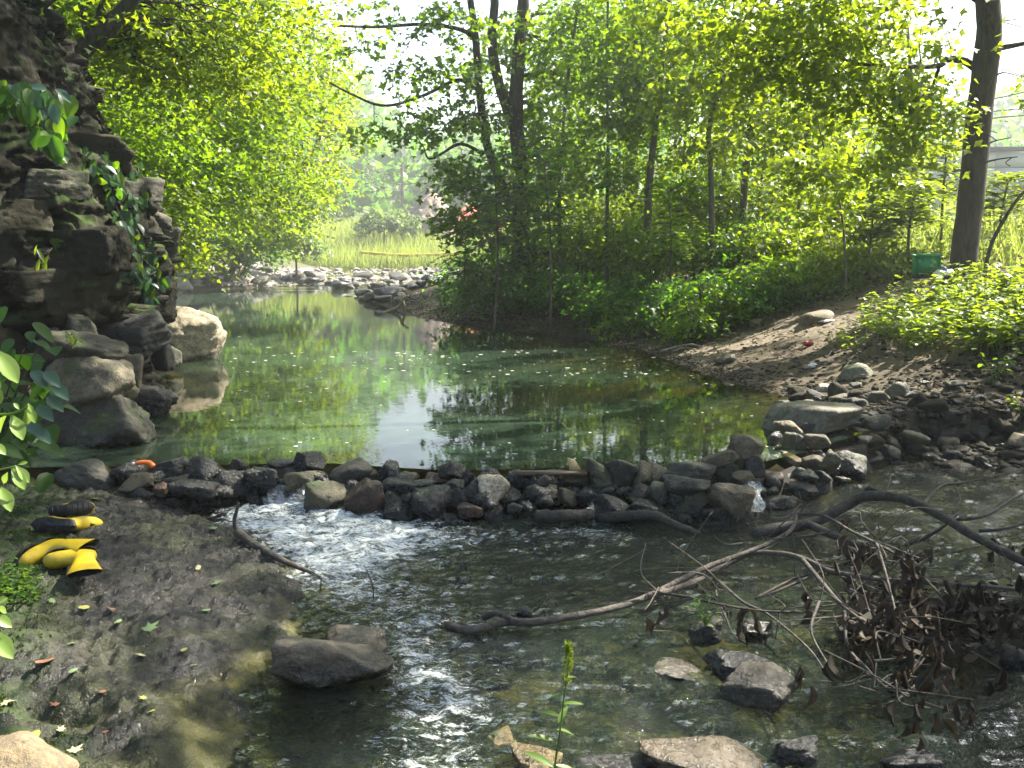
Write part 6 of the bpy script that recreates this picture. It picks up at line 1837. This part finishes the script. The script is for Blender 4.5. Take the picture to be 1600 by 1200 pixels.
# sassafras sprays at the left edge, in the sun
M['sass'] = leaf_mat("sassafras_leaf", [(.13, .22, .035), (.17, .26, .05), (.22, .30, .07)], (.26, .38, .05), .4, .35, .5)
SD = 2.9
b_ = np.array(PD(-60, 900, SD))
b_[2] = top(b_[0], b_[1]) - .05
rt = empty("sassafras_sapling", b_, "sassafras sapling with large sunlit leaves reaching in at the left edge", "young tree")
mb = MB()
for pth in ([b_, PD(-60, 700, SD), PD(-50, 560, SD), PD(-40, 470, SD)], [PD(-58, 650, SD), PD(-20, 648, SD), PD(20, 646, SD), PD(44, 634, SD)], [PD(-55, 560, SD), PD(-30, 540, SD), PD(-5, 545, SD)], [PD(-58, 760, SD), PD(-20, 740, SD), PD(25, 728, SD)], [PD(-58, 980, SD), PD(-30, 960, SD), PD(0, 950, SD)]):
    tube(mb, [tuple(q) for q in pth], .006, .0025, 6, 14)
mb.v = [v - b_ for v in mb.v]
add("stem", mb.mesh("stem"), M['herb'], rt)
for u_, v_, du, dv, s_, dy in ((-10, 545, 36, 42, .115, 0), (-20, 580, 20, 50, .10, .05), (-12, 600, 16, 30, .06, 0), (18, 648, 22, 42, .085, -.05), (10, 650, -22, 30, .08, .03), (42, 634, 20, 34, .055, 0), (40, 640, 10, 40, .06, .04), (44, 630, 8, 14, .03, 0), (30, 640, -8, -12, .025, 0), (-14, 690, 22, 16, .055, 0), (-20, 650, 20, 40, .075, .08),
                               (25, 728, 24, 26, .06, 0), (18, 730, 30, 44, .075, -.03), (0, 760, 20, 40, .085, -.05), (-16, 770, 10, 24, .05, 0), (28, 726, 16, -6, .028, 0), (12, 738, -8, 16, .04, 0), (-14, 944, 24, -12, .05, 0), (-20, 985, 44, 42, .115, -.04), (-14, 960, 36, 18, .07, 0), (-6, 948, 20, 8, .045, .03)):
    p, e = np.array(PD(u_, v_, SD)), np.array(PD(u_ + du, v_ + dv, SD + dy))
    put_leaf(rt, b_, p, e - p, (.35, -.65, .75), s_ * 1.0, 'sassafras', 'sass')
# darker leaves of a bush behind it
bd = 5.6
b_ = np.array(PD(-40, 700, bd))
b_[2] = top(b_[0], b_[1]) - .05
rt = empty("leafy_bush", b_, "dark leafy bush at the left edge in front of the cliff foot", "bush")
mb = MB()
tips = []
for k in range(14):
    a = np.array(PD(g.uniform(-40, 70), g.uniform(515, 690), bd + g.uniform(-.3, .3)))
    tube(mb, [b_, b_ * .5 + a * .5 + np.array([0, 0, .15]), a], .008, .003, 5, 10)
    tips.append((b_, a))
mb.v = [v - b_ for v in mb.v]
add("stem", mb.mesh("stem"), M['bark_dark'], rt)
for k in range(120):
    b2, a = tips[g.integers(14)]
    p = b2 + (a - b2) * g.uniform(.55, 1.05) + g.normal(size=3) * .10
    d = np.array([g.normal(), g.normal() - .3, -.5 + .4 * g.normal()])
    put_leaf(rt, b_, p, d, (.2 + .3 * g.normal(), -.5, 1), g.uniform(.08, .17), 'ovate', 'leaf_dark')
for k, (u_, v_) in enumerate(((95, 602), (100, 640), (84, 655), (108, 622), (75, 600), (66, 680), (80, 690))):
    p = np.array(PD(u_ - 25, v_ - 20, bd - .3))
    put_leaf(rt, b_, p, np.array(PD(u_, v_, bd - .35)) - p, (.3, -.7, .7), .12, 'ovate', 'leaf_blue')
# ------------------------------------------------------------------ creeper and hanging leaves on the cliff
def cliff_plants(name, label, outline, n, smin, smax, kind, mats, seed, cat, lift=.06, stems=10, dd=None):
    g = np.random.default_rng(seed)
    pts = []
    while len(pts) < n:
        (u0, v0, u1, v1, hw) = outline[g.integers(len(outline))]
        t = g.random()
        u_, v_ = u0 + (u1 - u0) * t + g.normal() * hw * .5, v0 + (v1 - v0) * t + g.normal() * hw * .3
        h_ = hit(u_, v_, ('cliff',)) if dd is None else (np.array(PD(u_, v_, dd + g.normal() * .15)), np.array([.4, -.8, .4]), 0)
        if h_ is None or h_[0][1] > 14:
            d_ = 9.9
            h_ = (np.array(PD(u_, v_, d_ + g.normal() * .1)), np.array([.7, -.6, .3]), 0)
        pts.append(h_)
    b_ = np.mean([p[0] for p in pts], 0)
    rt = empty(name, b_, label, cat)
    mb = MB()
    for k in range(stems):
        a, c = pts[g.integers(n)][0], pts[g.integers(n)][0]
        if np.linalg.norm(a - c) < 1.0:
            tube(mb, [a, (a + c) / 2 + np.array([.03, -.05, -.02]), c], .006, .003, 5, 8)
    mb.v = [v - b_ for v in mb.v]
    if mb.n:
        add("stem", mb.mesh("stem"), M['bark_dark'], rt)
    for p, nr, _ in pts:
        q = p + nr * (lift * g.uniform(.2, 1.5))
        d = np.array([g.normal() * .6, g.normal() * .3 - .2, -1.0 + .4 * g.normal()])
        put_leaf(rt, b_, q, d, nr + g.normal(size=3) * .35 + np.array([0, -.2, .3]), g.uniform(smin, smax), kind, mats[g.integers(len(mats))])
cliff_plants("cliff_creeper", "blue green creeper trailing down the cliff's outer edge", [(150, 250, 205, 330, 26), (190, 310, 225, 420, 24), (205, 370, 240, 440, 22), (160, 215, 200, 290, 26), (215, 420, 235, 470, 10)], 296, .075, .125, 'ovate', ['leaf_blue', 'leaf_blue', 'leaf_dark', 'leaf_mid'], 71, "creeper", stems=40)
cliff_plants("hanging_plant", "large leaved green plant hanging over the upper left cliff", [(0, 130, 110, 160, 22), (10, 165, 100, 190, 24), (60, 200, 95, 235, 12), (0, 150, 60, 170, 25)], 120, .10, .19, 'ovate', ['leaf_dark', 'leaf_mid', 'leaf_blue'], 72, "plant", stems=16, dd=8.3)
cliff_plants("cliff_sprout", "sprig of long leaves growing from a ledge in the middle of the cliff", [(85, 375, 105, 385, 6), (55, 395, 75, 410, 6)], 16, .09, .15, 'lance', ['leaf_mid', 'leaf_bright'], 73, "plant", stems=4)
cliff_plants("ledge_sprout", "two small green sprouts on the mossy ledge block", [(105, 520, 120, 535, 6)], 8, .07, .11, 'lance', ['leaf_mid', 'leaf_bright'], 74, "plant", stems=2, dd=8.0)

# ------------------------------------------------------------------ leaves lying on the bedrock
def fallen(kind, seed):
    g_ = np.random.default_rng(seed)
    if kind == 'maple':
        ang_ = [-150, -118, -78, -52, -30, -12, 0, 12, 30, 52, 78, 118, 150]
        rad = [.30, .55, .34, .72, .40, .62, 1.0, .62, .40, .72, .34, .55, .30]
        pts = [(0, -.25)] + [(rad[i] * .62 * math.sin(R(a)), rad[i] * .62 * math.cos(R(a))) for i, a in enumerate(ang_)]
    else:
        t = np.linspace(-math.pi, math.pi, 13)
        pts = [(.28 * math.sin(a) * (1 - .2 * math.cos(a)), .5 * math.cos(a)) for a in t]
    V = [(0, 0, .06)] + [(x, y, .10 * (x * x + y * y) ** .5 * g_.uniform(-.3, 1.6)) for x, y in pts]
    n = len(pts)
    return mesh_from("fallen_leaf", V, [(0, k + 1, (k + 1) % n + 1) for k in range(n)], None, False)
M['fl_green'] = leaf_mat("fallen_green", [(.16, .24, .10), (.2, .28, .12)], (.1, .15, .04), .2, .5, .3)
M['fl_yellow'] = leaf_mat("fallen_yellow", [(.30, .30, .07), (.38, .36, .10)], (.2, .2, .04), .2, .5, .3)
M['fl_pale'] = leaf_mat("fallen_pale", [(.40, .38, .20), (.46, .42, .24)], (.2, .2, .08), .2, .6, .3)
M['fl_brown'] = leaf_mat("fallen_brown", [(.16, .075, .04), (.22, .11, .06)], (.1, .05, .02), .2, .6, .3)
FL = [(232, 986, 34, 'maple', 'green', "large pale green maple leaf in the middle of the ledge"), (113, 1009, 18, 'maple', 'green', "small green maple leaf left of the large pale green one"), (223, 1028, 20, 'maple', 'pale', "pale maple leaf just below the large green one"), (337, 914, 26, 'maple', 'green', "pale green maple leaf high on the ledge right of the boots"),
      (131, 953, 16, 'oval', 'yellow', "round yellowish leaf below the front boot"), (225, 1095, 16, 'maple', 'yellow', "yellow green maple leaf low on the ledge"), (238, 1115, 16, 'maple', 'yellow', "yellow green maple leaf lowest near the water"), (71, 1037, 28, 'oval', 'brown', "large red brown leaf on the moss"), (50, 1158, 36, 'oval', 'yellow', "curled yellow leaf near the lower left corner"),
      (88, 1105, 20, 'maple', 'brown', "brown curled leaf on the lower ledge"), (288, 1019, 12, 'oval', 'yellow', "little yellow leaf right of the ledge's middle"), (322, 957, 14, 'oval', 'green', "little green leaf near the water's edge of the ledge"), (80, 942, 18, 'oval', 'green', "green leaf below the front boot's opening"), (8, 1103, 26, 'maple', 'pale', "crumpled tan leaf at the left edge"), (115, 1178, 30, 'maple', 'pale', "pale tan maple leaf beside the sunlit corner rock"),
      (335, 828, 18, 'maple', 'green', "green leaf high on the ledge near the driftwood stick"), (67, 865, 14, 'oval', 'green', "small green leaf left of the boots"), (152, 782, 18, 'oval', 'yellow', "yellow leaf by the water at the top of the ledge"), (185, 975, 16, 'oval', 'green', "thin green leaf left of the large pale one"), (160, 1085, 12, 'oval', 'brown', "tiny red brown leaf low on the ledge"), (115, 1052, 18, 'oval', 'green', "narrow green leaf right of the red brown leaf"),
      (305, 1043, 12, 'maple', 'green', "small green maple leaf beside the water's edge"), (175, 955, 12, 'oval', 'brown', "small brown leaf near the round yellowish leaf"), (310, 890, 14, 'oval', 'pale', "small pale leaf between the boots and the stick"), (95, 1145, 18, 'maple', 'pale', "faded grey leaf low on the ledge's left"), (165, 1148, 12, 'oval', 'brown', "small pinkish leaf beside the dark hollow in the ledge"), (120, 880, 14, 'oval', 'yellow', "yellow leaf under the boots' shaft")]
g = np.random.default_rng(81)
for i, (u_, v_, w_, kd, cl_, lab) in enumerate(FL):
    h_ = hit(u_, v_, ('bedrock', 'ground'))
    s = w_ * h_[0][1] / FPX * 1.15
    o = add("fallen_leaf", fallen(kd, i), M['fl_' + cl_], loc=h_[0] + np.array([0, 0, .012]), rot=(g.normal() * .15 + .1, g.normal() * .15, g.uniform(0, 6.28)), scale=(s, s, s), label=lab, category="leaf", group="leaves lying on the bedrock")
# small plants with round leaves by the moss
mb = MB()
n = 420
uu, vv = g.uniform(-20, 58, n), g.normal(size=n) * 14 + 926
P = []
for a, b_ in zip(uu, vv):
    h_ = hit(a, b_, ('bedrock', 'ground'))
    P.append(h_[0] + np.array([0, 0, g.uniform(.01, .07)]))
leaves(mb, np.array(P), g.normal(size=(n, 3)) * np.array([1, 1, .2]), np.tile((0, 0, 1.0), (n, 1)) + g.normal(size=(n, 3)) * .3, g.uniform(.018, .04, n), 'oval')
add("ground_ivy", mb.mesh("ground_ivy", False), M['leaf_mid'], kind="stuff", label="low round leaved plants on the moss beside the boots", category="ground cover")
# moss tufts
mb = MB()
n = 42000
X, Y = g.uniform(-3.4, -1.3, n), g.uniform(3.2, 6.4, n)
mk = sstep(-1.95, -2.4, X + .25 * fbm(xyz(X * 1.6, Y * 1.6), 3, 47) + (Y - 4.6) * .42) * (fbm(xyz(X * 5, Y * 5), 3, 48) > -.12)
k = g.random(n) < mk
X, Y = X[k], Y[k]
Zm = ledge_z(X, Y)
P = np.stack([X, Y, Zm - .002], 1)
leaves(mb, P, g.normal(size=(len(P), 3)) * .7 + np.array([0, 0, 1.0]), g.normal(size=(len(P), 3)), g.uniform(.008, .02, len(P)), 'kite')
M['moss_leaf'] = leaf_mat("moss_tuft", [(.018, .038, .006), (.036, .066, .009), (.06, .09, .013)], (.06, .1, .01), .3, .8, .1)
add("moss", mb.mesh("moss", False), M['moss_leaf'], kind="stuff", label="green moss on the left side of the bedrock", category="moss")

# ------------------------------------------------------------------ ground cover and litter on the right bank
g = np.random.default_rng(91)
mb, ms = MB(), MB()
P, D_, N_, s_ = [], [], [], []
npl = 0
while npl < 900:
    u_, v_ = g.uniform(1335, 1680), g.uniform(425, 548)
    lim = np.interp(u_, [1335, 1380, 1430, 1500, 1600, 1680], [500, 478, 448, 432, 428, 428])
    lo_ = np.interp(u_, [1335, 1360, 1420, 1600, 1680], [505, 525, 545, 552, 552])
    if v_ < lim or v_ > lo_:
        continue
    h_ = hit(u_, v_ + 14, ('ground',))
    if h_ is None or h_[0][1] > 17:
        continue
    b_ = h_[0]
    hgt = g.uniform(.18, .42)
    t_ = b_ + np.array([g.normal() * .06, g.normal() * .06, hgt])
    npl += 1
    if npl % 2 == 0:
        tube(ms, [b_, t_], .004, .002, 4, 4, cap=False)
    for k in range(8):
        f = g.uniform(.45, 1.05)
        P.append(b_ + (t_ - b_) * f)
        a = g.uniform(0, 6.28)
        D_.append((math.cos(a), math.sin(a), -.15 + .2 * g.normal()))
        N_.append((.3 * g.normal(), .3 * g.normal(), 1))
        s_.append(g.uniform(.05, .11))
leaves(mb, np.array(P), np.array(D_), np.array(N_), np.array(s_), 'oval')
rt = add("ground_cover", mb.mesh("ground_cover", False), M['leaf_bright'], kind="stuff", label="dense sunlit leafy ground cover below the big maple", category="ground cover")
add("stalks", ms.mesh("stalks"), M['herb'], rt, kind="stuff")
# grass and weeds on the flat behind
mb = MB()
n = 30000
X, Y = g.uniform(3.5, 30, n), 13 + 33 * g.random(n) ** 1.3
r_, l_ = shore(X, Y)
k = (r_ > 4.6) & (np.abs(X) < Y * .62)
X, Y = X[k], Y[k]
Z = land(X, Y)
n = len(X)
leaves(mb, np.stack([X, Y, Z - .02], 1), g.normal(size=(n, 3)) * .35 + np.array([0, 0, 1.0]), g.normal(size=(n, 3)), g.uniform(.35, 1.0, n), 'blade')
zz = g.uniform(.1, .9, n)
leaves(mb, np.stack([X + g.normal(size=n) * .2, Y + g.normal(size=n) * .2, Z + zz], 1), g.normal(size=(n, 3)) * np.array([1, 1, .3]), g.normal(size=(n, 3)) * .4 + np.array([0, 0, 1.0]), g.uniform(.07, .16, n), 'oval')
add("weeds", mb.mesh("weeds", False), M['grass_far'], kind="stuff", label="tall sunny weeds on the flat behind the right bank", category="weeds")
# small separate plants on the right bank
SPL = [(1305, 535, .28, "leafy weed growing at the lower end of the path"), (1335, 545, .30, "bright weed between the pale flat stone and the ground cover"), (1090, 500, .26, "small weed at the foot of the dark bank"), (985, 480, .3, "small weed near the pool's edge under the thicket"), (1555, 590, .26, "lone dark weed in the leaf litter on the right"), (1375, 520, .3, "weed at the lower left of the ground cover"), (1130, 470, .34, "spreading weed at the edge of the dark bank"), (1595, 640, .16, "little bright sprig at the right edge"), (1102, 968, .10, "tiny grass tuft on the mossy rock by the dead branch")]
for i, (u_, v_, h, lab) in enumerate(SPL):
    h_ = hit(u_, v_ + 8, ('ground',))
    b_ = h_[0] if v_ < 900 else np.array(PZ(u_, v_ + 10, .05))
    rt = empty("weed", b_, lab, "plant", "single weeds on the right bank")
    ms, mb = MB(), MB()
    for k in range(6):
        a = g.uniform(0, 6.28)
        e = b_ + np.array([math.cos(a) * h * .6, math.sin(a) * h * .6, h * g.uniform(.6, 1.1)])
        tube(ms, [b_, (b_ + e) / 2 + np.array([0, 0, h * .15]), e], .004, .002, 4, 6)
        m_ = 7
        f = np.linspace(.3, 1, m_)[:, None]
        P = b_ + (e - b_) * f + g.normal(size=(m_, 3)) * .02 + np.array([0, 0, h * .1])
        leaves(mb, P, np.stack([np.cos(a + g.normal(size=m_)), np.sin(a + g.normal(size=m_)), g.normal(size=m_) * .2 - .1], 1), np.tile((0, 0, 1.0), (m_, 1)) + g.normal(size=(m_, 3)) * .3, g.uniform(.05, .10, m_) * h / .28, 'oval')
    for q in (ms, mb):
        q.v = [v - b_ for v in q.v]
    add("stem", ms.mesh("stem"), M['herb'], rt)
    add("leaves", mb.mesh("leaves", False), M['leaf_bright' if i in (0, 1, 5, 7) else 'leaf_mid'], rt, kind="stuff")
# dead leaf litter
mb = MB()
n = 30000
X, Y = g.uniform(-6, 9, n), g.uniform(7.5, 30, n)
r_, l_ = shore(X, Y)
dens = np.clip(sstep(.3, 1.4, r_) * 1.0, 0, 1) * (r_ < 7) * (np.abs(X) < Y * .58) * (.45 + .8 * (fbm(xyz(X * .9, Y * .9), 3, 95) > -.1)) * (.35 + .65 * (r_ > .9))
dens = np.where(r_ < 0, 0, dens)
k = g.random(n) < dens
X, Y = X[k], Y[k]
Z = land(X, Y)
n = len(X)
leaves(mb, np.stack([X, Y, Z + .008], 1), g.normal(size=(n, 3)) * np.array([1, 1, .25]), np.tile((0, 0, 1.0), (n, 1)) + g.normal(size=(n, 3)) * .35, g.uniform(.03, .085, n), 'oval')
add("leaf_litter", mb.mesh("leaf_litter", False), M['litter'], kind="stuff", label="brown dead leaves littering the right bank", category="leaf litter")
# sticks in the litter
mb = MB()
for k in range(260):
    y = g.uniform(9, 26)
    x = float(np.interp(y, RSY, RSX)) + g.exponential(1.0) + .1
    z = land1(x, y) + .01
    a, L_ = g.uniform(0, 6.28), g.uniform(.1, .5)
    tube(mb, [(x, y, z), (x + math.cos(a) * L_ / 2, y + math.sin(a) * L_ / 2, z + .02), (x + math.cos(a) * L_, y + math.sin(a) * L_, land1(x + math.cos(a) * L_, y + math.sin(a) * L_) + .01)], .006, .003, 4, 4, cap=False)
add("small_sticks", mb.mesh("small_sticks"), M['dead_wood'], kind="stuff", label="small sticks strewn over the right bank", category="sticks")
# flecks that float on the pool
mb = MB()
n = 420
u_ = g.uniform(360, 1240, n)
v_ = np.where(g.random(n) < .6, g.normal(size=n) * 22 + 565, g.uniform(470, 725, n))
P = np.array([PZ(a, b_, POOL_Z + .003) for a, b_ in zip(u_, v_)])
r_, l_ = shore(P[:, 0], P[:, 1])
P = P[(r_ < -.12) & (l_ < -.12)]
for p in P:
    s = (.005 + .014 * g.random() ** 2) * (1 + (p[1] > 12) * .5)
    t = np.linspace(0, 2 * np.pi, 6, endpoint=False)
    q = np.stack([p[0] + s * np.cos(t) * g.uniform(.7, 1.6), p[1] + s * np.sin(t), 0 * t + p[2] + .002], 1)
    mb.add(np.vstack([q, p + np.array([0, 0, .004])]), [(k, (k + 1) % 6, 6) for k in range(6)])
M['fleck'] = plain_mat("pale_fleck", (.55, .55, .45), .8, .2, .3, 3)
add("floating_flecks", mb.mesh("floating_flecks", False), M['fleck'], kind="stuff", label="pale petals and specks floating on the pool", category="flecks")
# thin water falls between dam stones
M['fall'] = water_mat("falling_water", (.35, .4, .4), 1.0, (.8, .85, .85), 30, .6, True, .06, .03)
for u_, v0, v1, w_, lab in ((1172, 752, 800, 22, "small waterfall through the right part of the dam"), (455, 748, 795, 40, "white water falling through the left part of the dam"), (925, 785, 812, 10, "thin trickle falling in the middle of the dam")):
    d_ = dam_y(u_) + .05
    n = 9
    V = []
    for i in range(n):
        for j in range(6):
            s = (j / 5 - .5) * 2
            q = PD(u_ + s * w_ * (.7 + .4 * i / n) + 4 * math.sin(i * 1.3), v0 + (v1 - v0) * i / (n - 1), d_ + .16 * (1 - i / (n - 1)) - .02 + .02 * math.sin(j * 2.1 + i))
            V.append(q)
    me = mesh_from("waterfall", V, None, grid_quads(6, n))
    for nm, val in (("foam", .95), ("depth", .1)):
        a_ = me.attributes.new(nm, 'FLOAT', 'POINT')
        a_.data.foreach_set("value", np.full(len(V), val, np.float32))
    add("waterfall", me, M['fall'], label=lab, category="waterfall")

# ------------------------------------------------------------------ the far field
g = np.random.default_rng(101)
mb = MB()
n = 42000
X, Y = g.uniform(-34, 6, n), 61 + 32 * g.random(n) ** 1.4
k = np.abs(X + 3) < Y * .45
X, Y = X[k], Y[k]
Z = land(X, Y)
n = len(X)
leaves(mb, np.stack([X, Y, Z - .05], 1), g.normal(size=(n, 3)) * .3 + np.array([0, 0, 1.0]), g.normal(size=(n, 3)), g.uniform(.6, 1.5, n), 'blade')
add("tall_grass", mb.mesh("tall_grass", False), M['grass_far'], kind="stuff", label="tall bright grass on the sunny field beyond the gravel bar", category="grass")
c = np.array(PD(600, 345, 74))
gz = top(c[0], c[1])
tree("pale_bush", "broad pale flowering bush on the bright far field", [([(c[0], c[1], gz - .1), (c[0], c[1], c[2])], .08, .03)], [(tuple(c + np.array(o_)), (1.5, 1.2, .8), 420) for o_ in ((0, 0, 0), (-1.4, 0, -.3), (1.3, 0, -.2), (.3, .5, .4))], M['leaf_pale'], M['bark_grey'], .28, 'maple', None, "bush", limbs=False, g=g)
# heap of earth, red heap
M['earth_heap'] = rock_mat("earth_heap", (.10, .075, .055), (.30, .24, .19), .95, 0, None, scale=1.2)
M['red_heap'] = rock_mat("red_earth", (.30, .06, .03), (.5, .12, .06), .9, 0, None, scale=1.5)
def heap(name, label, u0, u1, vt, vb, d, mat, seed):
    c = PD((u0 + u1) / 2, vb, d)
    w = (u1 - u0) * d / FPX
    h = (vb - vt) * d / FPX
    n = 40
    x = np.linspace(-1, 1, n)
    XX, YY = np.meshgrid(x, x)
    rr = np.clip(1 - np.hypot(XX, YY), 0, 1)
    ZZ = h * (1.25 * rr ** .8) * (1 + .3 * fbm(xyz(XX * 2.5, YY * 2.5), 3, seed).reshape(n, n)) + .12 * h * fbm(xyz(XX * 9, YY * 9), 3, seed + 1).reshape(n, n) * (rr > 0)
    b0 = top(c[0], c[1]) - .3
    ZZ = np.where(rr > 0, ZZ + (c[2] - b0), -.2)
    me = mesh_from(name, np.stack([XX.ravel() * w * .62, YY.ravel() * w * .6, ZZ.ravel()], 1), None, grid_quads(n, n))
    add(name, me, M[mat], loc=(c[0], c[1], b0), label=label, category="heap")
heap("earth_heap", "brown heap of broken earth on the far field", 636, 712, 308, 350, 78, 'earth_heap', 3)
heap("red_heap", "orange red heap seen through leaves right of the earth heap", 695, 775, 326, 348, 80, 'red_heap', 5)
# yellow boom across the grass edge
mb = MB()
yl = [tuple(PD(562, 394, 62)), tuple(PD(600, 397, 62)), tuple(PD(640, 399, 62)), tuple(PD(690, 397, 62)), tuple(PD(740, 394, 62))]
tube(mb, yl, .09, .09, 8, 30)
q = np.array(yl[2])
mb.v = [v - q for v in mb.v]
rt = empty("yellow_boom", q, "long yellow pipe strung along the edge of the far grass", "pipe")
add("pipe", mb.mesh("pipe"), M['boot_yellow'], rt)
mb = MB()
for p in yl[::2]:
    tube(mb, [p, (p[0], p[1], top(p[0], p[1]) - .2)], .05, .05, 6, 4)
mb.v = [v - q for v in mb.v]
add("stake", mb.mesh("stake"), M['dead_wood'], rt)
# utility pole with crossarm, and cables
PDi = 108
pb = np.array(PD(629, 318, PDi))
pb[2] = top(pb[0], pb[1]) - .5
pt = np.array(PD(627, 222, PDi))
rt = empty("utility_pole", pb, "utility pole standing hazy beyond the far field", "utility pole")
mb = MB()
tube(mb, [pb - pb, pt - pb], .20, .13, 10, 8)
add("pole", mb.mesh("pole"), M['bark_grey'], rt)
mb = MB()
box(mb, 0, 0, pt[2] - pb[2] - .6, 2.4, .12, .14)
add("crossarm", mb.mesh("crossarm", False), M['bark_grey'], rt)
mb = MB()
for x_ in (-1.05, -.4, .4, 1.05):
    box(mb, x_, 0, pt[2] - pb[2] - .46, .09, .09, .16)
add("insulators", mb.mesh("insulators", False), M['tray_black'], rt)
M['cable'] = plain_mat("cable", (.02, .02, .022), .6, .3, .1, 5)
def cable(label, pts, r):
    mb = MB()
    tube(mb, pts, r, r, 5, 30)
    q = np.array(pts[0])
    mb.v = [v - q for v in mb.v]
    add("power_line", mb.mesh("power_line"), M['cable'], loc=q, label=label, category="cable", group="overhead cables")
for k, (vl, vm, lab) in enumerate(((268, 296, "lowest cable on the left of the far pole"), (258, 288, "second lowest cable on the left of the far pole"), (246, 276, "middle cable on the left of the far pole"), (230, 262, "highest cable on the left of the far pole"))):
    cable(lab, [tuple(PD(430, vl - 22, 95)), tuple(PD(540, vl, 100)), tuple(PD(590, vm - 7, 104)), tuple(PD(628, vm, 107.7))], .045)
cable("cable running from the far pole towards the right", [tuple(PD(629, 288, 107.7)), tuple(PD(690, 284, 108)), tuple(PD(760, 274, 108)), tuple(PD(900, 250, 108))], .05)
for v0, v1, lab in ((190, 138, "topmost cable crossing behind the big maple"), (184, 172, "middle cable crossing behind the big maple"), (194, 183, "lowest cable crossing behind the big maple")):
    cable(lab, [tuple(PD(1150, v0 + 22, 46)), tuple(PD(1400, v0 + 6, 45)), tuple(PD(1520, (v0 + v1) / 2 - 1, 44)), tuple(PD(1660, v1 - 8, 43))], .03)
# pale building seen right of the maple
M['pale_wall'] = plain_mat("pale_wall", (.50, .50, .50), .7, .2, .06, 1.5)
M['brick_red'] = plain_mat("brick_red", (.30, .09, .07), .8, .2, .15, 4)
M['roof_grey'] = plain_mat("roof_grey", (.12, .12, .13), .7, .2, .1, 2)
bq = np.array(PD(1590, 300, 48))
gz = top(bq[0], bq[1]) - .3
rt = empty("pale_building", (bq[0], bq[1], gz), "long pale grey building with a red lower wall behind the big maple", "building")
zt, zm, zl = PD(1590, 236, 48)[2] - gz, PD(1590, 262, 48)[2] - gz, PD(1590, 292, 48)[2] - gz
x0_, x1_ = PD(1440, 260, 48)[0] - bq[0], 16.0
mb = MB()
for i in range(6):
    a, b_ = x0_ + (x1_ - x0_) * i / 6, x0_ + (x1_ - x0_) * (i + 1) / 6
    mb = MB()
    box(mb, (a + b_) / 2, 0, (zm + zt) / 2, (b_ - a) - .05, .2, zt - zm - .05)
    add("panel", mb.mesh("panel", False), M['pale_wall'], rt)
    mb = MB()
    box(mb, (a + b_) / 2, .02, (zl + zm) / 2, (b_ - a) - .05, .2, zm - zl - .04)
    add("panel", mb.mesh("panel", False), M['pale_wall'], rt)
mb = MB()
box(mb, (x0_ + x1_) / 2, 4.2, zt / 2, x1_ - x0_, 8, zt - .1)
add("wall", mb.mesh("wall", False), M['pale_wall'], rt)
mb = MB()
box(mb, (x0_ + x1_) / 2 + 2.5, .04, zl / 2, x1_ - x0_ - 4, .25, zl)
add("lower_wall", mb.mesh("lower_wall", False), M['brick_red'], rt)
mb = MB()
box(mb, (x0_ + x1_) / 2, 4.1, zt + .08, x1_ - x0_ + .5, 8.8, .18)
add("roof", mb.mesh("roof", False), M['roof_grey'], rt)
# leaning bare stem in front of it
branch("leaning_stem", "bare stem leaning right beside the big maple's foot", 'bark_dark', [("stem", [tuple(np.array(PD(1537, 425, 13)) - np.array([0, 0, .3])), tuple(PD(1545, 395, 13)), tuple(PD(1565, 350, 13)), tuple(PD(1600, 300, 13)), tuple(PD(1660, 255, 13))], .03, .018)], "sapling")

# ------------------------------------------------------------------ hazy trees on the hill
g = np.random.default_rng(111)
FT = []
for i in range(30):
    u_ = g.uniform(440, 790) if i < 18 else g.uniform(1180, 1700)
    d_ = g.uniform(104, 150) if i < 18 else g.uniform(70, 130)
    FT.append((u_, d_))
for i, (u_, d_) in enumerate(sorted(FT)):
    x = (u_ - 800) / FPX * d_
    z = top(x, d_)
    h_ = g.uniform(5, 8)
    cl = [((x + g.normal() * 1.6, d_ + g.normal() * 1.6, z + h_ * (.25 + .7 * k / 5)), (2.6 - .25 * k, 2.6 - .25 * k, 1.7), 170) for k in range(6)]
    gap_side = "in the gap beside the far pole" if u_ < 800 else "on the hill behind the right bank"
    o = tree("hill_tree", f"hazy tree {gap_side}, {ORD[i] if u_ < 800 else ORD[i - 18]} from left along the skyline", [([(x, d_, z - .3), (x + .2, d_, z + h_ * .5), (x, d_, z + h_ * .9)], .25, .08)], cl, M['leaf_dark' if i % 3 else 'leaf_mid'], M['bark_grey'], .6, 'maple', "hazy trees on the hill, " + ("left" if u_ < 800 else "right"), limbs=False, g=g, spray=1.2, sides=5)
# the wood that covers the rest of the hills
mb = MB()
n = 1900
a = g.uniform(-1.0, 1.0, n)
rr = g.uniform(105, 330, n)
X, Y = rr * np.sin(a), rr * np.cos(a)
k = Y > 60
X, Y = X[k], Y[k]
Z = land(X, Y, False)
for x, y, z in zip(X, Y, Z):
    h_ = g.uniform(3, 5)
    m_ = 34
    d = unit(g.normal(size=(m_, 3)))
    P = np.array([x, y, z + h_ * .9]) + d * np.array([3.4, 3.4, h_]) * g.uniform(.6, 1.05, (m_, 1))
    leaves(mb, P, d + g.normal(size=(m_, 3)) * .5, d + g.normal(size=(m_, 3)) * .6, g.uniform(1.0, 2.2, m_), 'kite')
add("hill_forest", mb.mesh("hill_forest", False), M['leaf_dark'], kind="stuff", label="distant wood covering the misty hills", category="forest")
